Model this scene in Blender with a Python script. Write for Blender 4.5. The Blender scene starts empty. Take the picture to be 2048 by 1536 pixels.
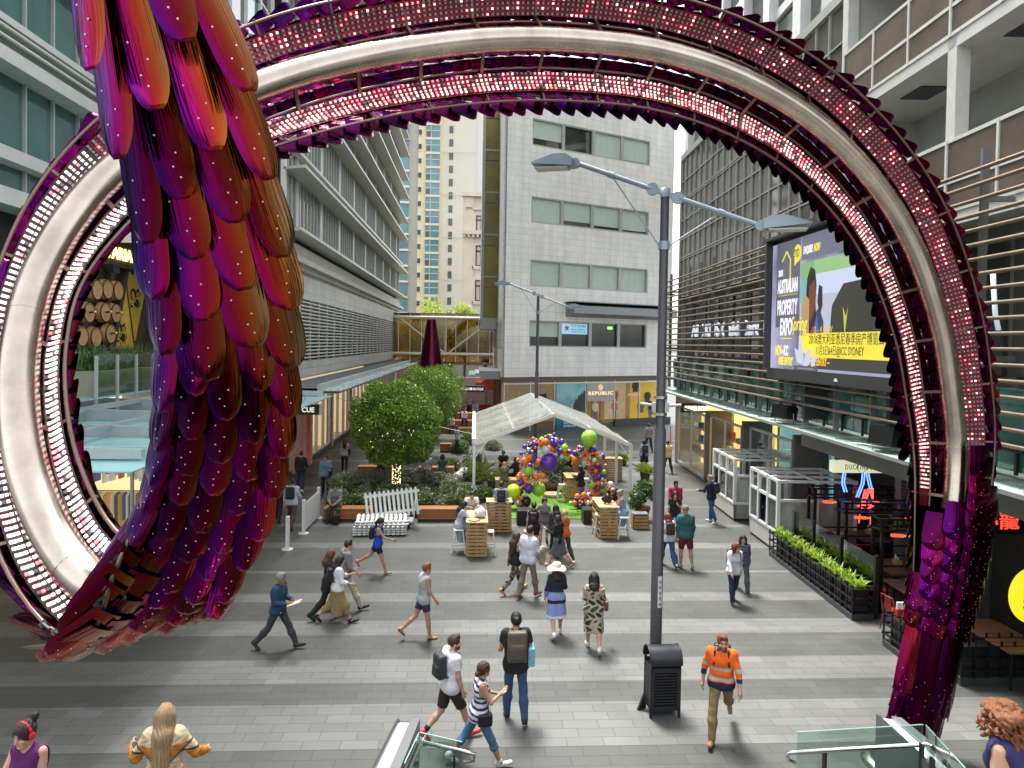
import bpy, math, random
import numpy as np
from mathutils import Matrix, Vector

scene = bpy.context.scene
COL = scene.collection
R = math.radians
rnd = random.Random(7)

# ---------------------------------------------------------------- camera
CAM = Vector((0, 0, 6.4))
cd = bpy.data.cameras.new('camera')
cam = bpy.data.objects.new('camera', cd)
COL.objects.link(cam)
CM = Matrix.Rotation(-R(3.1), 3, 'Z') @ Matrix.Rotation(R(90 - 1.3), 3, 'X') @ Matrix.Rotation(.016, 3, 'Z')
cam.matrix_world = Matrix.Translation(CAM) @ CM.to_4x4()
cd.sensor_width = 36
cd.lens = 1400 / 2048 * 36
cd.shift_y = -50 / 2048
cd.clip_start, cd.clip_end = .05, 2000
scene.camera = cam

# ---------------------------------------------------------------- sky and sun (overcast daylight)
SUN_EL, SUN_AZ = 66, -20          # the bright part of the sky stands ahead, a little left
w = bpy.data.worlds.new('World'); scene.world = w; w.use_nodes = True
nt = w.node_tree
bg = nt.nodes['Background']
sky = nt.nodes.new('ShaderNodeTexSky'); sky.sky_type = 'NISHITA'; sky.sun_disc = False
sky.sun_elevation = R(SUN_EL); sky.sun_rotation = R(SUN_AZ); sky.dust_density = 3; sky.air_density = 1.0
hs = nt.nodes.new('ShaderNodeHueSaturation'); hs.inputs['Saturation'].default_value = .22
nt.links.new(sky.outputs[0], hs.inputs['Color']); nt.links.new(hs.outputs[0], bg.inputs[0])
bg.inputs[1].default_value = .15
sd = bpy.data.lights.new('sun', 'SUN'); sd.energy = 1.9; sd.angle = R(14); sd.color = (1, .97, .92)
so = bpy.data.objects.new('sun', sd); COL.objects.link(so)
sdir = Vector((math.sin(R(SUN_AZ)) * math.cos(R(SUN_EL)), math.cos(R(SUN_AZ)) * math.cos(R(SUN_EL)), math.sin(R(SUN_EL))))
so.rotation_euler = sdir.to_track_quat('Z', 'Y').to_euler(); so.location = (0, 0, 60)
scene.view_settings.view_transform = 'Standard'; scene.view_settings.look = 'None'
scene.view_settings.exposure = 1.97; scene.view_settings.gamma = 1
scene.render.engine = 'CYCLES'
scene.cycles.max_bounces = 6; scene.cycles.diffuse_bounces = 3; scene.cycles.glossy_bounces = 3
scene.cycles.transparent_max_bounces = 12; scene.cycles.transmission_bounces = 4
scene.cycles.caustics_reflective = False; scene.cycles.caustics_refractive = False
scene.cycles.use_denoising = True
scene.cycles.sample_clamp_indirect = 6

# ---------------------------------------------------------------- survey: picture measurements -> places in the street
def ray(px, py): return CM @ Vector(((px - 1024) / 1400, -(py - 718) / 1400, -1))
def at(px, py, Y):
	d = ray(px, py); return CAM + d * (Y / d.y)
def gz(px, py, z=0):
	d = ray(px, py); return CAM + d * ((z - CAM.z) / d.z)

# ---------------------------------------------------------------- mesh helpers
class MB:
	def __init__(s): s.v = []; s.f = []; s.m = []; s.sm = []
	def add(s, vs, fs, m=0, smooth=False):
		b = len(s.v); s.v.extend(tuple(q) for q in vs)
		for f in fs: s.f.append(tuple(i + b for i in f)); s.m.append(m); s.sm.append(smooth)
		return s
	def box(s, x0, x1, y0, y1, z0, z1, m=0):
		return s.add([(x0, y0, z0), (x1, y0, z0), (x1, y1, z0), (x0, y1, z0), (x0, y0, z1), (x1, y0, z1), (x1, y1, z1), (x0, y1, z1)],
			  [(0, 3, 2, 1), (4, 5, 6, 7), (0, 1, 5, 4), (1, 2, 6, 5), (2, 3, 7, 6), (3, 0, 4, 7)], m)
	def bbox(s, x0, x1, y0, y1, z0, z1, b=.02, m=0):      # box with chamfered edges
		vs = []; ax = ((x0, x1), (y0, y1), (z0, z1))
		bm_v = {}
		def V(i, j, k, a):
			p = [ax[0][i], ax[1][j], ax[2][k]]
			for q, t in enumerate((i, j, k)):
				if q != a: p[q] += b if t == 0 else -b
			key = (i, j, k, a); bm_v[key] = len(vs); vs.append(tuple(p))
		for i in (0, 1):
			for j in (0, 1):
				for k in (0, 1):
					for a in range(3): V(i, j, k, a)
		g = lambda *k: bm_v[k]
		fs = []
		for i in (0, 1):
			fs.append((g(i, 0, 0, 0), g(i, 1, 0, 0), g(i, 1, 1, 0), g(i, 0, 1, 0)))
			fs.append((g(0, i, 0, 1), g(1, i, 0, 1), g(1, i, 1, 1), g(0, i, 1, 1)))
			fs.append((g(0, 0, i, 2), g(1, 0, i, 2), g(1, 1, i, 2), g(0, 1, i, 2)))
		for i in (0, 1):
			for j in (0, 1):
				fs.append((g(i, j, 0, 0), g(i, j, 1, 0), g(i, j, 1, 1), g(i, j, 0, 1)))
				fs.append((g(i, 0, j, 0), g(i, 1, j, 0), g(i, 1, j, 2), g(i, 0, j, 2)))
				fs.append((g(0, i, j, 1), g(1, i, j, 1), g(1, i, j, 2), g(0, i, j, 2)))
				for k in (0, 1): fs.append((g(i, j, k, 0), g(i, j, k, 1), g(i, j, k, 2)))
		c = Vector(((x0 + x1) / 2, (y0 + y1) / 2, (z0 + z1) / 2)); out = []
		for f in fs:
			p = [Vector(vs[i]) for i in f]; n = (p[1] - p[0]).cross(p[2] - p[0])
			out.append(f if n.dot(sum(p, Vector()) / len(p) - c) > 0 else f[::-1])
		return s.add(vs, out, m)
	def bar(s, p, q, w, h, m=0, up=(0, 0, 1)):
		p, q = Vector(p), Vector(q); d = (q - p).normalized(); up = Vector(up)
		if abs(d.dot(up)) > .98: up = Vector((0, 1, 0))
		x = d.cross(up).normalized() * (w / 2); z = x.normalized().cross(d).normalized() * (h / 2)
		return s.add([p - x - z, p + x - z, p + x + z, p - x + z, q - x - z, q + x - z, q + x + z, q - x + z],
			  [(0, 1, 2, 3), (7, 6, 5, 4), (0, 4, 5, 1), (1, 5, 6, 2), (2, 6, 7, 3), (3, 7, 4, 0)], m)
	def tube(s, pts, r, n=8, m=0, caps=True, smooth=True):
		pts = [Vector(p) for p in pts]; rs = r if isinstance(r, (list, tuple)) else [r] * len(pts)
		vs = []; fs = []; prev = None
		for i, p in enumerate(pts):
			d = (pts[min(i + 1, len(pts) - 1)] - pts[max(i - 1, 0)]).normalized()
			if prev is None:
				a = Vector((0, 0, 1)) if abs(d.z) < .9 else Vector((1, 0, 0)); x = d.cross(a).normalized()
			else: x = (prev - d * prev.dot(d)).normalized()
			prev = x; y = d.cross(x)
			for k in range(n):
				t = 2 * math.pi * k / n; vs.append(p + (x * math.cos(t) + y * math.sin(t)) * rs[i])
		for i in range(len(pts) - 1):
			for k in range(n):
				a = i * n + k; b = i * n + (k + 1) % n; fs.append((a, b, b + n, a + n))
		s.add(vs, fs, m, smooth)
		if caps: s.add([vs[k] for k in range(n)], [tuple(range(n))[::-1]], m); s.add(vs[-n:], [tuple(range(n))], m)
		return s
	def lathe(s, prof, c=(0, 0, 0), n=16, m=0, smooth=True, axis='z', caps=True):
		vs = []; fs = []; c = Vector(c)
		for r, z in prof:
			for k in range(n):
				t = 2 * math.pi * k / n; a, b = r * math.cos(t), r * math.sin(t)
				vs.append(c + Vector({'z': (a, b, z), 'x': (z, a, b), 'y': (b, z, a)}[axis]))
		for i in range(len(prof) - 1):
			for k in range(n):
				a = i * n + k; b = i * n + (k + 1) % n; fs.append((a, b, b + n, a + n))
		s.add(vs, fs, m, smooth)
		if caps: s.add(vs[:n], [tuple(range(n))[::-1]], m); s.add(vs[-n:], [tuple(range(n))], m)
		return s
	def sphere(s, c, r, nu=14, nv=9, m=0, sc=(1, 1, 1)):
		vs = [(c[0], c[1], c[2] - r * sc[2])]; fs = []
		for i in range(1, nv):
			a = -math.pi / 2 + math.pi * i / nv
			for k in range(nu):
				t = 2 * math.pi * k / nu
				vs.append((c[0] + r * sc[0] * math.cos(a) * math.cos(t), c[1] + r * sc[1] * math.cos(a) * math.sin(t), c[2] + r * sc[2] * math.sin(a)))
		vs.append((c[0], c[1], c[2] + r * sc[2])); L = len(vs) - 1
		for k in range(nu):
			fs.append((0, 1 + (k + 1) % nu, 1 + k)); fs.append((L, 1 + (nv - 2) * nu + k, 1 + (nv - 2) * nu + (k + 1) % nu))
		for i in range(nv - 2):
			for k in range(nu):
				a = 1 + i * nu + k; b = 1 + i * nu + (k + 1) % nu; fs.append((a, b, b + nu, a + nu))
		return s.add(vs, fs, m, True)
	def prism(s, poly, f0, f1, m=0):                      # poly2d -> f0(u,v), f1(u,v) are the two faces
		n = len(poly); a = [f0(*p) for p in poly]; b = [f1(*p) for p in poly]
		return s.add(a + b, [tuple(range(n))[::-1], tuple(range(n, 2 * n))] + [(i, (i + 1) % n, (i + 1) % n + n, i + n) for i in range(n)], m)
	def quad(s, a, b, c, d, m=0): return s.add([a, b, c, d], [(0, 1, 2, 3)], m)
	def build(s, name, mats, parent=None, world=False, kind=None, label=None):
		me = bpy.data.meshes.new(name)
		vs = s.v
		if world and parent is not None:
			inv = pmat(parent).inverted(); vs = [inv @ Vector(v) for v in vs]
		me.from_pydata([tuple(v) for v in vs], [], s.f)
		for m in (mats if isinstance(mats, (list, tuple)) else [mats]): me.materials.append(m)
		if len(me.polygons) == len(s.m):
			me.polygons.foreach_set('material_index', s.m); me.polygons.foreach_set('use_smooth', s.sm)
		me.update()
		return link(name, me, parent, kind, label)

def islands(s):
	p = list(range(len(s.v)))
	def fd(i):
		while p[i] != i: p[i] = p[p[i]]; i = p[i]
		return i
	for f in s.f:
		a = fd(f[0])
		for i in f[1:]: p[fd(i)] = a
	out = {}
	for f, m, sm in zip(s.f, s.m, s.sm):
		r_, mp = out.setdefault(fd(f[0]), (MB(), {}))
		for i in f:
			if i not in mp: mp[i] = len(r_.v); r_.v.append(s.v[i])
		r_.f.append(tuple(mp[i] for i in f)); r_.m.append(m); r_.sm.append(sm)
	return [r_ for r_, _ in out.values()]
def each(s, name, mats, parent, weld=True):
	# every separate piece becomes a part of its own
	if weld:
		key = {}; mp = []; vs = []
		for v in s.v:
			k = tuple(round(c, 5) for c in v)
			if k not in key: key[k] = len(vs); vs.append(v)
			mp.append(key[k])
		s.v = vs; s.f = [tuple(mp[i] for i in f) for f in s.f]
	for r_ in islands(s): r_.build(name, mats, parent)
def pmat(o):
	m = Matrix.Translation(o.location) @ Matrix.Rotation(o.rotation_euler.z, 4, 'Z')
	return (pmat(o.parent) @ m) if o.parent else m
def link(name, me, parent=None, kind=None, label=None):
	o = bpy.data.objects.new(name, me); COL.objects.link(o)
	if parent is not None: o.parent = parent
	if kind: o['kind'] = kind
	if label: o['label'] = label
	return o
def tag(o, label, cat, group=None, kind=None):
	o['label'] = label; o['category'] = cat
	if group: o['group'] = group
	if kind: o['kind'] = kind
	return o
def thing(name, label, cat, loc=(0, 0, 0), rz=0, group=None):
	o = bpy.data.objects.new(name, None); COL.objects.link(o)
	o.empty_display_size = .2; o.location = loc; o.rotation_euler = (0, 0, rz)
	return tag(o, label, cat, group)
def copy_tree(o, loc=None, rz=None, label=None, parent=None):
	c = o.copy(); COL.objects.link(c); c.parent = parent
	if loc is not None: c.location = loc
	if rz is not None: c.rotation_euler = (0, 0, rz)
	if label: c['label'] = label
	for ch in list(o.children): copy_tree(ch, parent=c)
	return c
def single(mb, name, mats, label, cat, group=None, loc=(0, 0, 0), rz=0, kind=None):    # a thing that is one mesh, base at loc
	o = mb.build(name, mats); o.location = loc; o.rotation_euler = (0, 0, rz)
	return tag(o, label, cat, group, kind)

FONTS = {}
def font(fn):
	if fn not in FONTS: FONTS[fn] = bpy.data.fonts.load(bpy.utils.system_resource('DATAFILES', path='fonts') + '/' + fn)
	return FONTS[fn]
def text_mesh(txt, h, depth=.01, fn=None, bold=0, sx=1, align='LEFT', shear=0, space=1):
	cu = bpy.data.curves.new('lettering', 'FONT'); cu.body = txt; cu.size = h / .72; cu.extrude = depth / 2
	cu.align_x = align; cu.offset = bold; cu.shear = shear; cu.space_character = space; cu.resolution_u = 3
	if fn: cu.font = font(fn)
	o = bpy.data.objects.new('lettering', cu); COL.objects.link(o)
	dg = bpy.context.evaluated_depsgraph_get()
	me = bpy.data.meshes.new_from_object(o.evaluated_get(dg))
	bpy.data.objects.remove(o); bpy.data.curves.remove(cu)
	n = len(me.vertices); co = np.empty(n * 3); me.vertices.foreach_get('co', co); co = co.reshape(-1, 3); co[:, 0] *= sx
	return co, [tuple(p.vertices) for p in me.polygons]
def lettering(txt, h, o, u, v, m, parent=None, name='lettering', width=None, world=True, **k):
	"""raised letters from corner o, reading along u, up along v"""
	co, fs = text_mesh(txt, h, **k)
	if len(co) == 0: return None
	u, v, o = Vector(u).normalized(), Vector(v).normalized(), Vector(o); n = u.cross(v)
	sx = 1
	if width: sx = width / max(1e-6, co[:, 0].max() - co[:, 0].min())
	mb = MB(); mb.add([o + u * (c[0] * sx) + v * c[1] + n * c[2] for c in co], fs)
	return mb.build(name, m, parent, world=world)

# ---------------------------------------------------------------- materials
MATS = {}
EK = .33            # lit things are metered for the exposure above
def nmat(name):
	m = bpy.data.materials.new(name); m.use_nodes = True; MATS[name] = m
	return m, m.node_tree, m.node_tree.nodes['Principled BSDF']
def mat(name, col, rough=.6, metal=0, var=.12, vs=2.5, bump=0, bs=30, emit=None, es=1, spec=.5, coat=0, sub=0):
	if name in MATS: return MATS[name]
	m, t, b = nmat(name)
	b.inputs['Base Color'].default_value = (*col, 1); b.inputs['Roughness'].default_value = rough
	b.inputs['Metallic'].default_value = metal; b.inputs['Specular IOR Level'].default_value = spec
	b.inputs['Coat Weight'].default_value = coat
	N, L = t.nodes.new, t.links.new
	tc = N('ShaderNodeTexCoord')
	if var:
		nz = N('ShaderNodeTexNoise'); nz.inputs['Scale'].default_value = vs; nz.inputs['Detail'].default_value = 5; nz.inputs['Roughness'].default_value = .65
		L(tc.outputs['Object'], nz.inputs['Vector'])
		mr = N('ShaderNodeMapRange'); mr.inputs[1].default_value = .25; mr.inputs[2].default_value = .75
		mr.inputs[3].default_value = 1 - var; mr.inputs[4].default_value = 1 + var
		L(nz.outputs[0], mr.inputs[0])
		mx = N('ShaderNodeVectorMath'); mx.operation = 'SCALE'; mx.inputs[0].default_value = col
		L(mr.outputs[0], mx.inputs['Scale']); L(mx.outputs[0], b.inputs['Base Color'])
		mr2 = N('ShaderNodeMapRange'); mr2.inputs[3].default_value = max(0, rough - .08); mr2.inputs[4].default_value = min(1, rough + .08)
		L(nz.outputs[0], mr2.inputs[0]); L(mr2.outputs[0], b.inputs['Roughness'])
	if bump:
		n2 = N('ShaderNodeTexNoise'); n2.inputs['Scale'].default_value = bs; n2.inputs['Detail'].default_value = 4
		L(tc.outputs['Object'], n2.inputs['Vector'])
		bu = N('ShaderNodeBump'); bu.inputs['Strength'].default_value = bump; bu.inputs['Distance'].default_value = .02
		L(n2.outputs[0], bu.inputs['Height']); L(bu.outputs[0], b.inputs['Normal'])
	if emit:
		b.inputs['Emission Color'].default_value = (*emit, 1); b.inputs['Emission Strength'].default_value = es * EK
		try: m.cycles.emission_sampling = 'AUTO' if es > 20 else 'NONE'
		except Exception: pass
	return m
def clear_mat(name, tint, gloss=.12, rough=.03, streak=0, fres=1.0):     # see-through sheet with a reflection
	if name in MATS: return MATS[name]
	m, t, b = nmat(name); t.nodes.remove(b); N, L = t.nodes.new, t.links.new
	tr = N('ShaderNodeBsdfTransparent'); tr.inputs[0].default_value = (*tint, 1)
	gl = N('ShaderNodeBsdfGlossy'); gl.inputs['Roughness'].default_value = rough; gl.inputs[0].default_value = (.9, .95, .95, 1)
	fr = N('ShaderNodeFresnel'); fr.inputs[0].default_value = 1.5
	mm = N('ShaderNodeMath'); mm.operation = 'MULTIPLY_ADD'; mm.inputs[1].default_value = fres; mm.inputs[2].default_value = gloss
	mx = N('ShaderNodeMixShader'); L(fr.outputs[0], mm.inputs[0]); L(mm.outputs[0], mx.inputs[0])
	L(tr.outputs[0], mx.inputs[1]); L(gl.outputs[0], mx.inputs[2])
	if streak:
		df = N('ShaderNodeBsdfTranslucent'); df.inputs[0].default_value = (.8, .84, .8, 1)
		d2 = N('ShaderNodeBsdfDiffuse'); d2.inputs[0].default_value = (.8, .84, .8, 1)
		ad = N('ShaderNodeMixShader'); L(df.outputs[0], ad.inputs[1]); L(d2.outputs[0], ad.inputs[2])
		m3 = N('ShaderNodeMixShader'); nz = N('ShaderNodeTexNoise'); nz.inputs['Scale'].default_value = 3
		tc = N('ShaderNodeTexCoord'); mp = N('ShaderNodeMapping'); mp.inputs['Scale'].default_value = (1, 4, 1)
		L(tc.outputs['Object'], mp.inputs[0]); L(mp.outputs[0], nz.inputs['Vector'])
		mr = N('ShaderNodeMapRange'); mr.inputs[1].default_value = .3; mr.inputs[2].default_value = .8; mr.inputs[3].default_value = streak * .75; mr.inputs[4].default_value = min(1, streak * 1.25)
		L(nz.outputs[0], mr.inputs[0]); L(mr.outputs[0], m3.inputs[0]); L(mx.outputs[0], m3.inputs[1]); L(ad.outputs[0], m3.inputs[2]); mx = m3
	L(mx.outputs[0], t.nodes['Material Output'].inputs[0])
	return m
def grid_mat(name, col, line, pu, pv, plane, lw=.012, rough=.35, off=0, var=.1, metal=0, spec=.5, stain=0):
	"""panels with joints; plane: 'x' -> (y,z), 'y' -> (x,z), 'z' -> (x,y)"""
	if name in MATS: return MATS[name]
	m, t, b = nmat(name); N, L = t.nodes.new, t.links.new
	tc = N('ShaderNodeTexCoord'); sp = N('ShaderNodeSeparateXYZ'); cb = N('ShaderNodeCombineXYZ')
	L(tc.outputs['Object'], sp.inputs[0])
	i, j = {'x': (1, 2), 'y': (0, 2), 'z': (0, 1)}[plane]
	L(sp.outputs[i], cb.inputs[0]); L(sp.outputs[j], cb.inputs[1])
	br = N('ShaderNodeTexBrick'); br.offset = off; br.inputs['Scale'].default_value = 1; br.inputs['Mortar Size'].default_value = lw
	br.inputs['Mortar Smooth'].default_value = .1; br.inputs['Brick Width'].default_value = pu; br.inputs['Row Height'].default_value = pv
	c1 = tuple(c * (1 + var) for c in col); c2 = tuple(c * (1 - var) for c in col)
	br.inputs['Color1'].default_value = (*c1, 1); br.inputs['Color2'].default_value = (*c2, 1); br.inputs['Mortar'].default_value = (*line, 1)
	L(cb.outputs[0], br.inputs['Vector'])
	nz = N('ShaderNodeTexNoise'); nz.inputs['Scale'].default_value = .6; nz.inputs['Detail'].default_value = 6; nz.inputs['Roughness'].default_value = .7
	mp = N('ShaderNodeMapping'); mp.inputs['Scale'].default_value = (1.6, 1.6, .35) if stain else (1, 1, 1)
	L(tc.outputs['Object'], mp.inputs[0]); L(mp.outputs[0], nz.inputs['Vector'])
	mr = N('ShaderNodeMapRange'); mr.inputs[1].default_value = .3; mr.inputs[2].default_value = .75; mr.inputs[3].default_value = 1.06; mr.inputs[4].default_value = .82 - stain
	L(nz.outputs[0], mr.inputs[0])
	vm = N('ShaderNodeVectorMath'); vm.operation = 'SCALE'; L(br.outputs[0], vm.inputs[0]); L(mr.outputs[0], vm.inputs['Scale'])
	L(vm.outputs[0], b.inputs['Base Color']); b.inputs['Roughness'].default_value = rough; b.inputs['Metallic'].default_value = metal
	b.inputs['Specular IOR Level'].default_value = spec
	bu = N('ShaderNodeBump'); bu.inputs['Strength'].default_value = .4; bu.inputs['Distance'].default_value = .01; bu.invert = True
	L(br.outputs['Fac'], bu.inputs['Height']); L(bu.outputs[0], b.inputs['Normal'])
	return m

white_p = mat('white_paint', (.72, .72, .70), .45, var=.06)
offwhite = mat('offwhite_panel', (.62, .61, .57), .5, var=.1, vs=.8)
black_p = mat('black_paint', (.012, .012, .013), .4, var=.2)
dark_p = mat('dark_grey_paint', (.045, .047, .05), .42, var=.15)
grey_p = mat('grey_paint', (.16, .165, .17), .45, var=.12)
steel = mat('stainless_steel', (.55, .54, .52), .25, 1, var=.1, vs=12)
galv = mat('galvanised_steel', (.42, .45, .46), .45, .6, var=.12)
alu = mat('aluminium', (.55, .57, .56), .4, .5, var=.06)
rubber = mat('black_rubber', (.015, .015, .015), .8)
dark_in = mat('dark_interior', (.02, .02, .018), .8, var=.3, vs=1)
glass_clear = clear_mat('clear_glass', (.80, .90, .87), .04)
glass_tint = clear_mat('green_clear_glass', (.62, .80, .74), .06)
# ================================================================ GROUND
def paving_material():
	m, t, b = nmat('granite_paving'); N, L = t.nodes.new, t.links.new
	tc = N('ShaderNodeTexCoord'); sp = N('ShaderNodeSeparateXYZ'); L(tc.outputs['Object'], sp.inputs[0])
	br = N('ShaderNodeTexBrick'); br.inputs['Scale'].default_value = 1; br.offset = .37; br.offset_frequency = 2; br.squash = 1
	br.inputs['Brick Width'].default_value = .60; br.inputs['Row Height'].default_value = .26; br.inputs['Mortar Size'].default_value = .006
	br.inputs['Mortar Smooth'].default_value = .2
	br.inputs['Color1'].default_value = (1.1, 1.1, 1.1, 1); br.inputs['Color2'].default_value = (.86, .86, .86, 1); br.inputs['Mortar'].default_value = (.48, .48, .48, 1)
	L(tc.outputs['Object'], br.inputs['Vector'])
	# bands of light and dark stone rows across the street
	edges = [(0, 0), (10.4, 0), (10.92, 1), (12.22, 0), (13.0, 1), (14.04, 0), (15.08, 1), (15.86, 0), (17.16, 1), (17.68, 0), (19.24, 1), (19.5, 0),
			 (21.58, 1), (22.1, 0), (24.18, 1), (24.44, 0), (27.04, 1), (27.3, 0), (30.2, 1), (30.7, 0), (33.8, 1), (34.1, 0), (37.2, 1), (37.7, 0), (41, 1), (41.5, 0), (46, 1), (46.5, 0)]
	cr = N('ShaderNodeValToRGB'); e = cr.color_ramp; e.interpolation = 'CONSTANT'
	e.elements[0].position = 0; e.elements[0].color = (0, 0, 0, 1); e.elements.remove(e.elements[1])
	for y, k in edges[1:]:
		q = e.elements.new(y / 50); q.color = (k, k, k, 1)
	dv = N('ShaderNodeMath'); dv.operation = 'DIVIDE'; dv.inputs[1].default_value = 50
	L(sp.outputs[1], dv.inputs[0]); L(dv.outputs[0], cr.inputs[0])
	mx = N('ShaderNodeMix'); mx.data_type = 'RGBA'; mx.inputs[6].default_value = (.064, .067, .061, 1); mx.inputs[7].default_value = (.128, .131, .122, 1)
	L(cr.outputs[0], mx.inputs[0])
	nz = N('ShaderNodeTexNoise'); nz.inputs['Scale'].default_value = .5; nz.inputs['Detail'].default_value = 8; nz.inputs['Roughness'].default_value = .7
	L(tc.outputs['Object'], nz.inputs['Vector'])
	n3 = N('ShaderNodeTexNoise'); n3.inputs['Scale'].default_value = 60; n3.inputs['Detail'].default_value = 3
	L(tc.outputs['Object'], n3.inputs['Vector'])
	mr = N('ShaderNodeMapRange'); mr.inputs[1].default_value = .3; mr.inputs[2].default_value = .7; mr.inputs[3].default_value = .76; mr.inputs[4].default_value = 1.18
	L(nz.outputs[0], mr.inputs[0])
	m3 = N('ShaderNodeMapRange'); m3.inputs[1].default_value = .3; m3.inputs[2].default_value = .7; m3.inputs[3].default_value = .86; m3.inputs[4].default_value = 1.14
	L(n3.outputs[0], m3.inputs[0])
	a = N('ShaderNodeVectorMath'); a.operation = 'MULTIPLY'; L(mx.outputs[2], a.inputs[0]); L(br.outputs[0], a.inputs[1])
	s1 = N('ShaderNodeVectorMath'); s1.operation = 'SCALE'; L(a.outputs[0], s1.inputs[0]); L(mr.outputs[0], s1.inputs['Scale'])
	s2 = N('ShaderNodeVectorMath'); s2.operation = 'SCALE'; L(s1.outputs[0], s2.inputs[0]); L(m3.outputs[0], s2.inputs['Scale'])
	# old gum spots and stains
	vo = N('ShaderNodeTexVoronoi'); vo.inputs['Scale'].default_value = 2.3; L(tc.outputs['Object'], vo.inputs['Vector'])
	st = N('ShaderNodeMapRange'); st.inputs[1].default_value = .035; st.inputs[2].default_value = .05; st.inputs[3].default_value = .62; st.inputs[4].default_value = 1
	L(vo.outputs['Distance'], st.inputs[0])
	s3 = N('ShaderNodeVectorMath'); s3.operation = 'SCALE'; L(s2.outputs[0], s3.inputs[0]); L(st.outputs[0], s3.inputs['Scale'])
	L(s3.outputs[0], b.inputs['Base Color'])
	r = N('ShaderNodeMapRange'); r.inputs[3].default_value = .42; r.inputs[4].default_value = .68; L(nz.outputs[0], r.inputs[0]); L(r.outputs[0], b.inputs['Roughness'])
	bu = N('ShaderNodeBump'); bu.inputs['Strength'].default_value = .5; bu.inputs['Distance'].default_value = .006; bu.invert = True
	L(br.outputs['Fac'], bu.inputs['Height']); L(bu.outputs[0], b.inputs['Normal'])
	return m
g = MB(); g.quad((-300, -60, 0), (300, -60, 0), (300, 600, 0), (-300, 600, 0))
tag(g.build('ground', paving_material(), kind='structure'), 'grey granite paving laid in light and dark bands across the mall', 'ground', kind='structure')

# ================================================================ LEFT SIDE
glass_green = mat('green_office_glass', (.03, .13, .11), .06, .15, var=.35, vs=.5, spec=1.0)
glass_dark = mat('dark_office_glass', (.055, .065, .06), .06, .1, var=.35, vs=.5, spec=1.0)
glass_grey = mat('grey_green_glass', (.11, .125, .095), .08, .3, var=.4, vs=.7, spec=1.0)
spandrel = mat('pale_green_spandrel', (.42, .52, .47), .2, var=.08)
ledge_m = mat('pale_ledge', (.55, .56, .52), .45, var=.1)
fin_m = mat('grey_green_fin', (.50, .51, .45), .4, .2, var=.12)
mull_m = mat('mullion_grey', (.48, .50, .47), .4, .3, var=.05)
soffit = mat('soffit', (.45, .46, .42), .6)

# --- office building set back at the left, offices above the beer hall
A = thing('office_building', 'green glazed office block with pale ledges above the beer hall sign', 'building', (-12.5, 8, 0))
def wallx(mb, X, y0, y1, z0, z1, d=.3, m=0): mb.box(X - d, X, y0, y1, z0, z1, m)
q = MB(); q.box(-11, -.35, -2, 20, 5.9, 34); q.build('wall', dark_in, A)
for z0, z1 in ((10.3, 10.95), (11.3, 13.35), (14.6, 16.9), (17.4, 20.0), (20.6, 23)):
	for k in range(16):
		y = -2 + k * 1.3
		if y > 19: break
		q = MB(); q.box(-.34, -.12, y + .03, y + 1.27, z0, z1); q.box(-.12, -.02, y + 1.27, y + 1.33, z0, z1, 1)
		q.build('window', [glass_green, mull_m], A)
for z0, z1, d, mm in ((9.75, 10.2, .5, ledge_m), (10.95, 11.3, .35, ledge_m), (13.35, 13.72, .55, ledge_m), (13.72, 14.3, -.02, spandrel), (14.3, 14.48, .6, ledge_m), (16.9, 17.4, .5, ledge_m), (20, 20.6, .5, ledge_m)):
	q = MB(); q.box(-.34, d, -2, 20, z0, z1); q.build('ledge', mm, A)
for z in (13.95, 14.2):
	q = MB(); q.tube([(.55, -2, z), (.55, 20, z)], .05, 8); q.build('rail', ledge_m, A)

# --- beer hall frontage
timber_dk = mat('dark_timber', (.06, .042, .03), .6, var=.3, vs=6, bump=.3)
timber_mid = mat('brown_timber', (.11, .055, .025), .6, var=.3, vs=6, bump=.3)
barrel_m = mat('barrel_timber', (.55, .30, .13), .5, var=.25, vs=7)
hoop_m = mat('barrel_hoop', (.05, .045, .04), .5, .5)
yel_pan = mat('aged_yellow_panel', (.80, .50, .07), .5, var=.35, vs=1.2)
B = thing('beer_hall_front', 'dark timber beer hall frontage with yellow panels and lit letters', 'shopfront', (-12.5, 21, 0))
q = MB(); q.box(-.4, 0, 0, 8.2, 5.9, 9.75); q.build('wall', timber_dk, B)
q = MB(); q.box(0, .3, 0, 8.2, 8.85, 9.72); q.box(.3, .34, 0, 8.2, 8.78, 8.9, 1); q.box(.3, .34, 0, 8.2, 9.64, 9.76, 1); q.build('sign_board', [mat('olive_fascia', (.05, .045, .008), .5), timber_dk], B)
lamp_y = mat('lit_letter_yellow', (.9, .7, .25), .4, emit=(1, .72, .25), es=2.6)
lettering('BAVARIAN BIER CAFÉ', .44, (.345, 2.05, 9.03), (0, 1, 0), (0, 0, 1), lamp_y, B, depth=.04, width=6.0, world=False)
for y in (.6, 2.6, 4.6, 6.6):
	q = MB(); q.box(.3, .7, y, y + .2, 8.62, 8.78); q.box(.55, .75, y - .1, y + .3, 8.5, 8.66); q.build('sign_light', black_p, B)
for a, b in ((3.0, 3.6), (3.6, 4.55), (5.45, 6.6), (6.6, 7.6), (1.6, .8), (1.6, 2.45)):        # leaning posts
	q = MB(); q.bar((.08, a, 5.95), (.08, b, 8.75), .22, .26, up=(1, 0, 0)); q.build('post', timber_dk, B)
q = MB()
q.prism([(3.75, 5.97), (5.35, 5.97), (4.6, 8.75)], lambda u, v: (.01, u, v), lambda u, v: (.05, u, v)); q.build('yellow_panel', yel_pan, B)
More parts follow.
